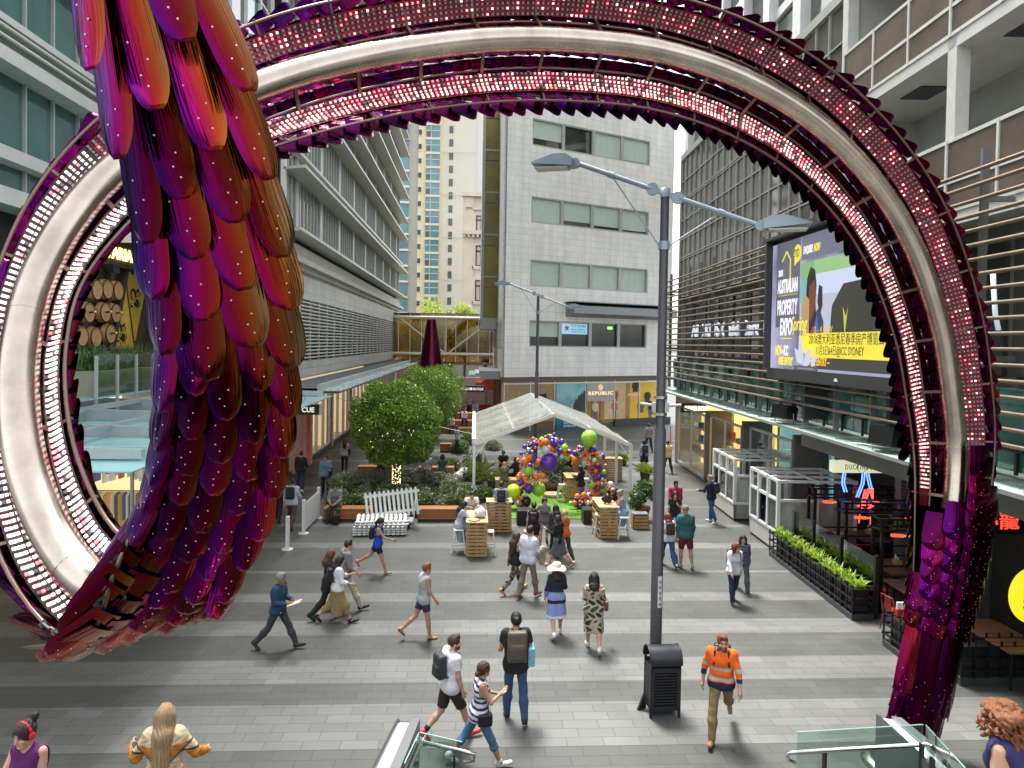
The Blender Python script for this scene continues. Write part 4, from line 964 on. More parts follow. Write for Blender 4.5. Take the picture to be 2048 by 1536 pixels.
for a, b in (((.11, .85), (.155, .92)), ((.155, .92), (.195, .85)), ((.195, .85), (.195, .62))): q.bar(sp_(*a, 5), sp_(*b, 5), .012, .045)
q.build('picture_area', emat('yl', yel), VS)
spoly([(.262 + .038 * math.cos(a * .3927), .885 + .068 * math.sin(a * .3927)) for a in range(16)], 4, yel); spoly([(.235, .79), (.232, .85), (.27, .83)], 4, yel); stext('SYD', .065, .237, .855, (.02, .02, .02), .05, d=14)
stext('ENQUIRE', .055, .325, .865, whi, .085, shear=.2, bold=.01); stext('NOW', .055, .42, .865, yel, .055, shear=.2, bold=.012)
# photograph of visitors inside the advert
srect(.30, .13, 1, .80, 3, (.50, .53, .66)); srect(.30, .66, .42, .80, 4, (.24, .46, .18)); srect(.42, .70, 1, .80, 4, (.32, .55, .24)); srect(.30, .5, .36, .68, 4, (.2, .45, .5)); srect(.36, .55, 1, .70, 4, (.60, .66, .85))
spoly([(.345, .38), (.36, .68), (.39, .76), (.43, .73), (.445, .62), (.44, .5), (.46, .2), (.33, .2)], 5, (.03, .018, .015)); spoly([(.375, .42), (.385, .62), (.43, .66), (.445, .55), (.43, .42), (.40, .36)], 6, (.18, .06, .035))
spoly([(.31, .2), (.315, .50), (.345, .57), (.385, .52), (.39, .2)], 7, (.48, .32, .14)); spoly([(.455, .5), (.465, .62), (.495, .60), (.5, .47), (.48, .40)], 5, (.03, .03, .04)); spoly([(.44, .42), (.47, .46), (.51, .36), (.52, .2), (.44, .2)], 5, (.05, .06, .10)); spoly([(.43, .3), (.455, .42), (.47, .3), (.48, .2), (.42, .2)], 6, (.06, .14, .42))
spoly([(.56, .2), (.575, .46), (.66, .60), (1, .62), (1, .1), (.56, .1)], 5, (.05, .05, .04)); spoly([(.66, .45), (.68, .25), (.70, .45), (.685, .38)], 6, (.55, .52, .08))
spoly([(.40, .26), (.425, .33), (.45, .26), (.44, .26), (.425, .29), (.41, .26)], 8, (.6, .05, .04)); stext('3 - 4 NOV', .05, .44, .275, (.75, .5, .02), .15, fn=None)
srect(.30, .13, .62, .26, 8, yel); srect(.36, .10, 1, .275, 8, yel)
stext('2018澳大利亚悉尼春季房产博览会', .06, .40, .20, (.02, .02, .02), .55, d=16); stext('11月3日&4日@ICC SYDNEY', .055, .46, .125, (.02, .02, .02), .36, d=16)
srect(.36, .0, 1, .10, 7, (.06, .06, .055)); stext('FREE ENTRY –', .06, .40, .045, (.9, .55, .02), .17, d=9, bold=.01); srect(.30, 0, 1, .02, 9, (.36, .36, .52))
for pts in (((.29, .06), (.262, .17), (.30, .15), (.33, .045)), ((.30, .08), (.305, .26), (.335, .20), (.355, .10), (.345, .04)), ((.345, .04), (.38, .15), (.425, .16), (.41, .06), (.39, .03)), ((.42, .03), (.425, .10), (.475, .12), (.455, .05), (.44, .02))):
	spoly(pts, 13, (.62, .62, .82))
srect(.26, -.0, .48, .035, 14, (.11, .11, .14)); srect(.30, .012, .45, .02, 15, (.3, .3, .35))
q = MB(); q.prism([(.62, -.055), (.625, -.035), (.64, -.032), (.65, -.055)], lambda u, v: tuple(Vector(sp_(u, v, 0)) + Vector((-.062, 0, 0))), lambda u, v: tuple(Vector(sp_(u, v, 0)) + Vector((-.07, 0, 0)))); q.build('maker_mark', lw, VS)

# --- ground floor shops beneath the canopy on the right
def rshop(y0, y1, label, X=1.7, col=(.5, .34, .12), es=2.6, mull=2, cat='shopfront'):
	t_ = thing('shopfront', label, cat, rloc(X, y0), RZ, 'shopfronts on the right')
	L = y1 - y0; im = mat('shop_in_%d' % int(y0 * 10), col, .8, var=.5, vs=1.2, emit=col, es=es)  # walls emit their own colour to imitate a lit interior
	q = MB(); q.box(1.2, 1.4, 0, L, 0, 3.3); q.build('wall', im, t_)
	q = MB(); q.box(-.02, 1.3, 0, .18, 0, 3.35); q.build('pier', wallg, t_)
	q = MB(); q.box(-.02, 1.2, 0, L, .005, .12); q.build('floor', wood_fl, t_)
	q = MB()
	for k in range(mull + 1): a = .18 + (L - .18) * k / mull; q.box(-.05, .03, a - .03, a + .03, .1, 3.1)
	q.box(-.05, .03, .18, L, 3.05, 3.15); q.box(-.06, .03, .18, L, .05, .2); q.build('frame', alu, t_)
	for k in range(mull):
		a = .18 + (L - .18) * k / mull; b = .18 + (L - .18) * (k + 1) / mull
		q = MB(); q.quad((-.005, a + .03, .2), (-.005, b - .03, .2), (-.005, b - .03, 3.05), (-.005, a + .03, 3.05)); q.build('window', MATS['boutique_glass'], t_)
	for k in range(3):
		z = .6 + k * .7; q = MB(); q.box(.8, 1.15, .4, L - .2, z, z + .04); q.build('shelf', barrel_m, t_)
		for j in range(int(L / .45)):
			if rnd.random() < .7: q = MB(); y = .5 + j * .45; q.bbox(.85, 1.1, y, y + rnd.uniform(.15, .3), z + .04, z + rnd.uniform(.15, .4), .02); q.build('shelf_goods', rnd.choice(cm), t_)
	return t_
rshop(18.2, 23.2, 'sneaker shop at the far right with a black lit sign', 1.2)
ss = thing('shop_sign', 'black sign with lit cream letters reading SNEAKER EXCHANGE', 'sign', rloc(2.95, 22.4, 2.9), RZ)
q = MB(); q.bbox(-1.9, .0, -.1, .1, -.05, .45, .02); q.build('board', black_p, ss)
lettering('SNEAKER EXCHANGE', .22, (-1.72, -.105, .09), (1, 0, 0), (0, 0, 1), mat('lit_cream', (.9, .85, .6), .4, emit=(1, .92, .65), es=1.6), ss, width=1.55, bold=.02, depth=.02, world=False)
q = MB(); q.box(-.2, 2.0, .3, .5, .0, 1.0); q.build('red_panel', mat('signal_red', (.45, .02, .02), .5), ss)
rshop(13.8, 18.2, 'amber lit shop with small goods shelves behind the kiosks', 1.4, (.55, .36, .10), 2.6)
rshop(9.5, 13.8, 'dim teal glass shopfront with white window lettering', 1.7, (.06, .16, .17), 1.6)
lettering('NEXT OPENING', .2, tuple(rloc(1.66, 12.9, 2.2)), Vector((0.0366, -1, 0)), (0, 0, 1), lw, None, width=.9)
for o_ in [o for o in bpy.data.objects if o.name.startswith('lettering') and o.parent is None]: tag(o_, 'white vinyl window lettering on the teal shopfront', 'lettering')
rb = thing('restaurant', 'dark restaurant interior with grey wall under the canopy at right', 'restaurant', rloc(2.4, -9), RZ)
q = MB(); q.box(1.2, 1.4, 0, 18, 0, 3.7); q.build('wall', mat('restaurant_dark', (.05, .046, .042), .7, var=.4), rb)
for k in range(5):
	q = MB(); q.box(.9, 1.2, 1.5 + k * 3.3, 3.9 + k * 3.3, .4, 2.9); q.build('window', glass_dark, rb)
q = MB()
for k in range(6): q.box(.5, .8, .9 + k * 3.3, 1.2 + k * 3.3, 0, 3.5)
each(q, 'column', grid_mat('grey_column_tile', (.20, .20, .20), (.1, .1, .1), .2, .1, 'x'), rb)
q = MB(); q.box(.2, 1.2, 0, 18, 3.3, 3.6); q.build('ceiling', dark_p, rb)

# --- hanging lit sign DUCK IN DUCK OUT with neon duck
ds = thing('lit_box_sign', 'long cream lit box sign reading DUCKIN DUCKOUT under the canopy', 'sign', (10.2, 19.35, 2.87), 0)
q = MB(); q.bbox(-.0, 1.95, -.12, .12, 0, .34, .02); q.build('box', mat('lit_cream_box', (.6, .62, .45), .5, emit=(.85, .9, .6), es=.55), ds)
lettering('DUCKINDUCKOUT', .15, (.34, -.125, .1), (1, 0, 0), (0, 0, 1), mat('sign_umber', (.12, .1, .07), .5), ds, width=1.35, depth=.01, space=1.25, world=False)
q = MB(); q.tube([(.75, -.13, .28), (.66, -.13, .16), (.82, -.13, -.03), (1.0, -.13, .14), (.92, -.13, .28), (.83, -.13, .2), (.75, -.13, .28)], .008, 6); q.build('heart_outline', MATS['sign_umber'], ds)
q = MB(); q.box(.15, .19, -.02, .02, .34, 1.1); q.box(1.7, 1.74, -.02, .02, .34, 1.1); q.build('hanger', grey_p, ds)
nb = mat('neon_blue', (.05, .1, .9), .4, emit=(.08, .18, 1), es=3.5); nr = mat('neon_red', (.9, .05, .05), .4, emit=(1, .06, .05), es=3.2)
nd = thing('neon_bird', 'blue and red neon bird outline beneath the cream box sign', 'neon sign', (11.05, 19.6, 1.55), 0)
q = MB()
for dx in (0, .07): q.tube([(.05 + dx, 0, .55), (.2 + dx, 0, .95), (.22 + dx, 0, 1.25), (.32 + dx, 0, 1.3), (.38 + dx, 0, 1.05), (.45 + dx, 0, .8)], .018, 6)
q.tube([(-.35, .0, 1.3), (-.38, 0, .95), (-.3, 0, .7)], .022, 6); q.tube([(-.28, .0, 1.3), (-.31, 0, .95), (-.22, 0, .7)], .015, 6); q.build('blue_tube', nb, nd)
q = MB()
for k in range(3): q.tube([(.2 + k * .06, 0, .3), (.3 + k * .05, 0, .75 - k * .05), (.45 + k * .05, 0, .8), (.55, 0, .45), (.45, 0, .2)], .018, 6)
q.tube([(.1, 0, .3), (.3, 0, .2), (.6, 0, .3), (.3, 0, .35), (.1, 0, .3)], .02, 6); q.tube([(.2, 0, .2), (.15, 0, -.2)], .015, 6); q.tube([(.5, 0, .2), (.5, 0, -.25)], .015, 6); q.build('red_tube', nr, nd)
nb2 = MB(); nb2.tube([(0, 0, 0), (.05, 0, .3), (.0, 0, .6)], .02, 6); nb2.tube([(.1, 0, 0), (.12, 0, .3), (.2, 0, .6)], .02, 6)
single(nb2, 'neon_strip', nb, 'small blue neon strokes in the restaurant window', 'neon sign', loc=(11.5, 17.6, 1.9))

# --- white window kiosks
kiosk_tile = grid_mat('small_white_tile', (.62, .60, .56), (.3, .28, .26), .11, .11, 'x', .004, .3, var=.03)
kiosk_glass = clear_mat('kiosk_glass', (.55, .68, .70), .10)
def kiosk(y0, y1, label):
	t_ = thing('window_kiosk', label, 'kiosk', rloc(.02, y0), RZ, 'white framed kiosks')
	L = y1 - y0; W = 2.5
	q = MB(); q.box(.02, .12, 0, L, .1, .62); q.box(.02, W, -.0, .1, .1, .62); q.box(.02, W, L - .1, L, .1, .62); q.build('tiled_base', kiosk_tile, t_)
	q = MB(); q.box(.05, W, .03, L - .03, .0, .1); q.build('plinth', black_p, t_)
	q = MB()
	for x, y in ((0, 0), (0, L / 3), (0, 2 * L / 3), (0, L - .1), (1.2, 0), (1.2, L - .1), (W - .1, 0), (W - .1, L - .1)): q.box(x, x + .1, y, y + .1, .62, 2.3)
	for y in (0, L / 3, 2 * L / 3, L - .1): q.box(.1, W, y + .01, y + .09, 2.21, 2.29)
	for x in (0, 1.2, W - .1): q.box(x, x + .09, .1, L - .1, 2.22, 2.3)
	for z in (.62, 1.62): q.box(.0, .11, .1, L - .1, z, z + .08); q.box(.1, W, .0, .09, z, z + .08)
	q.build('frame', white_p, t_)
	for k in range(3):
		y = .1 + k * L / 3
		q = MB(); q.box(.04, .06, y + .02, y + L / 3 - .06, .7, 1.62); q.build('window', kiosk_glass, t_)
	q = MB(); q.box(.12, W - .1, .03, .05, .7, 1.62); q.build('window', clear_mat('frost_pane', (.60, .70, .68), .1, .2, .5), t_)
	q = MB(); q.bbox(.5, 2.2, .6, L - .5, .1, .85, .02); q.build('counter', mat('kiosk_counter', (.45, .44, .41), .4), t_)
	q = MB(); q.box(.9, 1.5, L * .35, L * .65, .85, 1.35); q.build('cabinet', grey_p, t_)
	return t_
kiosk(10.75, 13.35, 'farther white framed window kiosk with tiled base'); kiosk(6.75, 9.15, 'nearer white framed window kiosk beside the black planter row')
hl = MB(); hl.tube([(-.5, 0, 0), (.5, 0, 0)], .035, 8); hl.tube([(-.62, 0, .02), (-.5, 0, 0)], .05, 8, 1)
single(hl, 'heater_lamp', [mat('brass_tube', (.35, .25, .1), .4, .8), mat('cream_cap', (.7, .6, .4), .5)], 'slim brass bar lamp above the kiosk counter', 'lamp', loc=tuple(rloc(1.0, 7.4, 2.12)))

# --- black lattice planters, pergola and restaurant tables
basket = mat('black_steel_lattice', (.012, .012, .013), .35, .3)
fern = leaf_mat('lime_fern', (.14, .26, .02), (.36, .50, .05), .35)
def planter_row(y0, y1, label, x0=-.25, x1=.28, plants=True, lean=None):
	t_ = thing('lattice_planter', label, 'planter', rloc(0, y0), RZ, 'black lattice planters')
	L = y1 - y0
	q = MB(); q.bbox(x0, x1, 0, L, .0, .14, .01); q.build('base', dark_p, t_)
	q = MB()
	for z in (.28, .5, .72): 
		for x in (x0 + .02, x1 - .02): q.bar((x, -.03, z), (x, L + .03, z), .035, .035)
		for y in (.02, L - .02): q.bar((x0 - .02, y, z), (x1 + .02, y, z), .035, .035)
	n = max(2, int(L / .27))
	for k in range(n + 1):
		y = .02 + (L - .04) * k / n
		for x in (x0 + .02, x1 - .02): q.box(x - .015, x + .015, y - .015, y + .015, .14, .82)
	q.build('lattice', basket, t_)
	q = MB()
	k = .12
	while k < L - .3: q.bbox(x0 + .07, x1 - .07, k, k + .42, .15, .70, .02); k += .52
	q.build('trough', black_p, t_)
	if plants:
		k = .3
		while k < L - .1:
			q = MB(); strappy(q, ((x0 + x1) / 2, k, .68), 46, .34, .34, .022); q.build('foliage', fern, t_); k += .52
	return t_
planter_row(1.55, 6.65, 'long black lattice planter of lime ferns edging the restaurant terrace')
planter_row(-1.0, .25, 'short black lattice planter with a menu holder beside the scaled arch foot', plants=False)
mh = thing('menu_holder', 'white menus in a red holder on the short lattice planter', 'menu holder', rloc(.05, .0, .72), RZ)
q = MB(); q.bbox(-.15, .15, -.05, .07, 0, .16, .01); q.build('holder', MATS['signal_red'], mh)
q = MB()
for k in range(3): q.box(-.14 + k * .1, -.06 + k * .1, -.02, .03, .05, .3)
each(q, 'menu', white_p, mh)
t_ = thing('lattice_planter', 'black lattice barrier across the near edge of the restaurant terrace', 'planter', (9.35, 12.72, 0), 0, 'black lattice planters')
q = MB(); q.box(0, 3.5, .0, .4, 0, .15); q.build('base', dark_p, t_)
q = MB()
for z in (.3, .52, .74): q.bar((0, 0, z), (3.5, 0, z), .035, .035); q.bar((0, .4, z), (3.5, .4, z), .035, .035)
for k in range(14): q.box(k * .26, k * .26 + .03, -.015, .015, .15, .85); q.box(k * .26, k * .26 + .03, .385, .415, .15, .85)
q.build('lattice', basket, t_)
q = MB(); q.box(.05, 3.45, .05, .35, .15, .7); q.build('trough', black_p, t_)
# terrace glass screens
for i, (y0, y1) in enumerate(((5.0, 6.5), (3.4, 4.9), (1.7, 3.3))):
	t_ = thing('glass_screen', ['terrace glass screen next to the white kiosk', 'middle terrace glass screen behind the lime ferns', 'terrace glass screen at the near end of the lime ferns'][i], 'glass screen', rloc(.38, y0), RZ, 'terrace glass screens')
	q = MB(); q.box(-.01, .01, .05, y1 - y0 - .03, .3, 1.45); q.build('pane', glass_clear, t_)
	q = MB(); q.box(-.04, .04, -.04, .05, 0, 1.5); q.box(-.03, .03, .05, y1 - y0, .24, .3); q.build('post', black_p, t_)
# pergola frames
heat = mat('heater_red', (.8, .06, .03), .4, emit=(1, .08, .03), es=1.6)
for i, y in enumerate((5.6, 3.75, 2.0)):
	t_ = thing('pergola_frame', ['farthest black steel ladder frame over the terrace tables', 'middle black steel ladder frame over the terrace tables', 'nearest black steel ladder frame over the terrace tables'][i], 'pergola', rloc(.65, y), RZ, 'black pergola frames')
	q = MB()
	for x in (0, 2.4):
		for yy in (0, .42): q.box(x, x + .07, yy, yy + .07, 0, 2.3)
	each(q, 'post', basket, t_)
	q = MB()
	for z in (2.02, 2.28):
		for yy in (.035, .455): q.bar((-.05, yy, z), (3.0, yy, z), .05, .05)
		for k in range(8): q.bar((k * .4, -.0, z), (k * .4, .5, z), .04, .04)
	for k in range(8):
		for yy in (.035, .455): q.bar((k * .4, yy, 2.0), (k * .4, yy, 2.3), .035, .035)
	for z in (.9, 1.15): q.bar((0, .03, z), (2.4, .03, z), .04, .04)
	q.build('ladder_beam', basket, t_)
	for x in (.35, 1.7):
		q = MB(); q.tube([(x, .2, 1.86), (x + .28, .15, 1.86)], .04, 8); q.tube([(x + .28, .15, 1.86), (x + .45, .12, 1.86)], .028, 8, 1); q.tube([(x + .15, .18, 1.9), (x + .15, .18, 2.02)], .015, 6, 2); q.build('heater', [heat, mat('heater_brass', (.6, .4, .15), .4, .6, emit=(1, .5, .1), es=.4), black_p], t_)
table_top = mat('slatted_table_top', (.17, .085, .045), .4, var=.3, vs=5)
def rest_table(x, y, label, rz=RZ, L=1.3):
	t_ = thing('restaurant_table', label, 'table', (*gz(x, y)[:2], 0), rz, 'restaurant terrace tables')
	q = MB()
	for k in range(7): q.bbox(-.45 + k * .129, -.45 + k * .129 + .122, -L / 2, L / 2, .72, .755, .004)
	q.build('tabletop', table_top, t_)
	q = MB()
	for sx in (-.38, .34):
		for sy in (-L / 2 + .06, L / 2 - .1): q.box(sx, sx + .04, sy, sy + .04, 0, .72)
	each(q, 'leg', black_p, t_)
	return t_
tabs = [rest_table(1790, 1190, 'slatted wooden terrace table in the middle of the restaurant seating'), rest_table(1830, 1240, 'slatted table half hidden behind the scaled arch foot'), rest_table(1735, 1120, 'farther slatted table beside the glass screens'),
		rest_table(1800, 1110, 'slatted table against the restaurant wall'), rest_table(2000, 1345, 'slatted table at the right edge below the round yellow sign', 0, 1.6)]
red_ch = mat('red_chair_paint', (.28, .03, .025), .45)
def rest_chair(p, rz, label):
	t_ = thing('red_metal_chair', label, 'chair', p, rz, 'red chairs on the restaurant terrace')
	q = MB(); q.bbox(-.2, .2, -.2, .2, .44, .47, .01); q.build('seat', red_ch, t_)
	for sx in (-1, 1):
		for sy in (-1, 1): q = MB(); q.tube([(sx * .17, sy * .17, .45), (sx * .21, sy * .22, 0)], .013, 6); q.build('leg', red_ch, t_)
	q = MB(); q.tube([(-.19, .19, .45), (-.18, .24, .82), (.18, .24, .82), (.19, .19, .45)], .013, 6); q.bbox(-.1, .1, .205, .225, .48, .8, .005); q.build('backrest', red_ch, t_)
for i, (px, py, a, lab) in enumerate(((1760, 1215, 90, 'red metal chair tucked at the middle table'), (1790, 1262, 100, 'red metal chair behind the menu planter'), (1830, 1165, -60, 'red metal chair on the wall side of the middle table'), (1700, 1150, 80, 'red metal chair beside the glass screens'))):
	rest_chair((*gz(px, py)[:2], 0), R(a), lab)
for i, tb in enumerate(tabs[:3]):
	t_ = thing('condiment_box', ['wooden condiment caddy on the middle terrace table', 'wooden condiment caddy on the table behind the arch foot', 'wooden condiment caddy on the farther terrace table'][i], 'caddy', tuple(tb.location + Vector((.15, .2, .757))), .1, 'caddies on the terrace tables')
	q = MB(); q.bbox(-.08, .08, -.1, .1, 0, .11, .005); q.build('box', MATS['barrel_timber'], t_)
	q = MB(); q.lathe([(.03, 0), (.03, .16), (.015, .19), (.015, .22)], (.0, .05, .02), 10); q.lathe([(.03, 0), (.03, .14), (.02, .16)], (.0, -.04, .02), 10); each(q, 'bottle', white_p, t_)
# yellow round sign and red characters at the right edge
ys = thing('round_yellow_sign', 'round yellow lit sign with a black smiling head and black letters', 'sign', (11.0, 13.0, 1.62), 0)
q = MB(); q.lathe([(.02, -.06), (.46, -.06), (.5, -.03), (.5, .04)], (0, 0, 0), 32, axis='y')
q.v = [(x, y, z * 1.12) for x, y, z in q.v]; q.build('board', mat('lit_yellow', (.8, .65, .02), .4, emit=(1, .8, .02), es=.7), ys)
q = MB(); q.prism([(-.12, .1), (-.13, .3), (-.06, .4), (.06, .4), (.13, .3), (.12, .1), (0, .02)], lambda u, v: (u, -.075, v), lambda u, v: (u, -.065, v)); q.build('head_print', ink, ys)
q = MB(); q.prism([(-.07, .12), (-.08, .28), (.08, .28), (.07, .12), (0, .07)], lambda u, v: (u, -.08, v), lambda u, v: (u, -.076, v)); q.build('face_print', MATS['lit_yellow'], ys)
lettering('GUZMAN', .14, (-.27, -.07, -.14), (1, 0, 0), (0, 0, 1), ink, ys, width=.56, bold=.01, depth=.01, world=False)
lettering('Y GOMEZ', .14, (-.27, -.07, -.32), (1, 0, 0), (0, 0, 1), ink, ys, width=.56, bold=.01, depth=.01, world=False)
lettering('MEXICAN', .06, (-.14, -.07, -.43), (1, 0, 0), (0, 0, 1), ink, ys, width=.3, bold=.004, depth=.01, world=False)
rc = thing('red_character_sign', 'red neon Chinese characters on a dark fascia at the right edge', 'sign', (9.9, 14.6, 2.55), 0)
q = MB(); q.box(-.2, 2.6, .0, .1, -.15, .5); q.build('board', black_p, rc)
lettering('七村小籠', .34, (.12, -.01, .0), (1, 0, 0), (0, 0, 1), mat('neon_red_dim', (.7, .04, .03), .4, emit=(1, .07, .04), es=1.3), rc, width=1.9, depth=.03, world=False)
# ================================================================ ARCH SCULPTURE (one long scaled ribbon body)
def film_mat():
	"""coloured acrylic film: hue runs across each scale (vertex attribute 'hue'), glossy and rippled"""
	m, t, b = nmat('coloured_film'); N, L = t.nodes.new, t.links.new
	at_ = N('ShaderNodeAttribute'); at_.attribute_name = 'hue'
	sp = N('ShaderNodeSeparateColor'); L(at_.outputs['Color'], sp.inputs[0])
	cr = N('ShaderNodeValToRGB'); e = cr.color_ramp
	e.elements[0].position = 0; e.elements[0].color = (.05, .003, .22, 1); e.elements[1].position = 1; e.elements[1].color = (.50, .33, .16, 1)
	for p, c in ((.2, (.20, .004, .32)), (.38, (.44, .004, .20)), (.52, (.42, .008, .05)), (.68, (.44, .045, .012)), (.85, (.42, .14, .03))):
		q = e.elements.new(p); q.color = (*c, 1)
	L(sp.outputs[0], cr.inputs[0])
	vm = N('ShaderNodeVectorMath'); vm.operation = 'SCALE'; L(cr.outputs[0], vm.inputs[0]); L(sp.outputs[1], vm.inputs['Scale'])
	L(vm.outputs[0], b.inputs['Base Color']); b.inputs['Metallic'].default_value = 1; b.inputs['Roughness'].default_value = .10
	b.inputs['Coat Weight'].default_value = .06; b.inputs['Coat Roughness'].default_value = .08
	uv = N('ShaderNodeAttribute'); uv.attribute_name = 'grain'
	mp = N('ShaderNodeMapping'); mp.inputs['Scale'].default_value = (2.5, .11, 1); L(uv.outputs['Vector'], mp.inputs[0])
	nz = N('ShaderNodeTexNoise'); nz.inputs['Scale'].default_value = 2.2; nz.inputs['Detail'].default_value = 3; nz.inputs['Distortion'].default_value = .8; L(mp.outputs[0], nz.inputs['Vector'])
	bu = N('ShaderNodeBump'); bu.inputs['Strength'].default_value = .26; bu.inputs['Distance'].default_value = .03; L(nz.outputs[0], bu.inputs['Height']); L(bu.outputs[0], b.inputs['Normal'])
	return m
film = film_mat()
rivet_m = mat('scale_rivet', (.62, .6, .56), .3, .3, var=0)
led_frame = mat('led_board', (.012, .010, .011), .45)
def led_mat(n, c, e): return mat('led_' + n, (.6, .6, .6), .4, var=0, emit=c, es=e)
led_ms = [mat('led_off', (.30, .29, .29), .4, var=0), led_mat('white', (1, .84, .80), 1.7), led_mat('pink', (1, .40, .44), 1.6), led_mat('red', (1, .07, .12), 1.6), led_mat('warm', (1, .74, .56), 1.6)]
spine_m = mat('brushed_spine', (.50, .43, .36), .26, 1, var=.26, vs=2.2)

KEY = [  # picture x, y, distance, half width, opening direction of the ribbon
 (1795, 1600, 10.3, 0.3, (0, -1, .1)), (1812, 1500, 10.5, 0.32, (0, -1, .1)), (1840, 1400, 10.6, 0.36, (0, -1, .05)), (1868, 1280, 10.7, 0.42, (0, -1, 0)), (1890, 1150, 10.8, 0.52, (0, -1, 0)), (1905, 1020, 10.9, 0.62, (0, -1, 0)), (1912, 900, 11, 0.7, (0, -1, 0)), (1903, 790, 11, 0.74, (0, -1, 0)), (1880, 650, 11, 0.76, (0, -1, -.05)), (1825, 490, 11, 0.78, (0, -1, -.1)),
 (1745, 360, 10.9, 0.79, (0, -1, -.1)), (1630, 245, 10.7, 0.79, (0, -1, -.15)), (1490, 160, 10.4, 0.8, (0, -1, -.15)), (1330, 105, 10.1, 0.8, (0, -1, -.15)), (1160, 82, 9.8, 0.8, (0, -1, -.15)), (990, 80, 9.5, 0.79, (0, -1, -.15)), (810, 100, 9.2, 0.77, (0, -1, -.12)),
 (650, 132, 8.8, 0.75, (0, -1, -.1)), (520, 172, 8.4, 0.72, (0, -1, -.05)), (390, 232, 8.0, .64, (.05, -1, 0)), (235, 335, 7.6, .50, (.1, -1, 0)), (140, 440, 7.3, .44, (.1, -1, 0)), (75, 560, 7.0, .385, (.1, -1, .05)), (42, 690, 6.7, .385, (.1, -1, .12)), (38, 820, 6.45, .385, (.1, -1, .25)),
 (58, 950, 6.2, .385, (.1, -.95, .45)), (108, 1075, 5.95, .385, (.05, -.8, .75)), (180, 1165, 5.7, .40, (0, -.85, .7)), (262, 1185, 5.5, 0.42, (-.2, -.3, 1)), (338, 1130, 5.35, 0.4, (-.4, .55, .75)), (396, 1040, 5.2, 0.354, (-.18, 1, .15)), (433, 930, 5.0, 0.345, (-.15, 1, 0)), (452, 800, 4.75, 0.340, (-.15, 1, 0)),
 (452, 650, 4.45, 0.331, (-.15, 1, .05)), (436, 500, 4.2, 0.313, (-.15, 1, .1)), (405, 350, 4.0, 0.315, (-.16, 1, .12)), (368, 200, 3.8, 0.29, (-.18, 1, .15)), (326, 60, 3.65, 0.265, (-.2, 1, .15)), (285, -80, 3.55, 0.25, (-.2, 1, .15)), (235, -240, 3.5, 0.24, (-.2, 1, .15))]
kp = np.array([tuple(at(a, b_, c)) for a, b_, c, d, e in KEY]); kw = np.array([k[3] for k in KEY]); ko = np.array([k[4] for k in KEY], float)
def catmull(P, n=24):
	P = np.vstack([2 * P[0] - P[1], P, 2 * P[-1] - P[-2]]); out = []
	for i in range(1, len(P) - 2):
		for t in np.linspace(0, 1, n, endpoint=False):
			a, b_, c, d = P[i - 1:i + 3]; out.append(.5 * (2 * b_ + (c - a) * t + (2 * a - 5 * b_ + 4 * c - d) * t * t + (3 * b_ - a - 3 * c + d) * t ** 3))
	out.append(P[-2]); return np.array(out)
full = catmull(np.hstack([kp, kw[:, None], ko]))
seg = np.linalg.norm(np.diff(full[:, :3], axis=0), axis=1); arc = np.concatenate([[0], np.cumsum(seg)]); LEN = arc[-1]
def frame(s):
	r_ = np.array([np.interp(s, arc, full[:, k]) for k in range(7)])
	e = .06; a = np.array([np.interp(s + e, arc, full[:, k]) for k in range(3)]); b_ = np.array([np.interp(s - e, arc, full[:, k]) for k in range(3)])
	T_ = a - b_
	if np.linalg.norm(T_) < 1e-6: T_ = full[1, :3] - full[0, :3]
	T_ /= np.linalg.norm(T_); O = r_[4:7] - T_ * np.dot(r_[4:7], T_); O /= np.linalg.norm(O); W = np.cross(T_, O)
	return r_[:3], T_, O, W, r_[3]
DEP = .42
def shell(s, a, k=1.0, lift=0):
	"""point and outward normal of the half-pipe at arc length s, angle a (rad)"""
	p, T_, O, W, w_ = frame(s)
	n = W * math.sin(a) - O * math.cos(a)
	pt = p + W * (w_ * math.sin(a) * k) - O * (w_ * DEP * math.cos(a) * k) + n * lift
	nn = W * math.sin(a) * DEP - O * math.cos(a); return pt, nn / np.linalg.norm(nn), T_, W, O
AR = thing('scaled_arch_sculpture', 'giant curling arch sculpture of purple and red scales with rows of lights', 'sculpture', tuple(at(1812, 1500, 10.5))[:2] + (0,))
ARL = np.array(AR.location)
# spine
S0, S1 = arc[5 * 24], arc[28 * 24 + 4]
ss_ = np.arange(S0, S1, .1)
q = MB(); q.tube([frame(s)[0] - ARL for s in ss_], .165, 20); q.build('spine', spine_m, AR)
for s in np.arange(S0 + 1, S1, 2.6): q = MB(); q.tube([frame(s + d)[0] - ARL for d in (0, .03, .06)], .1685, 20); q.build('weld_band', spine_m, AR)
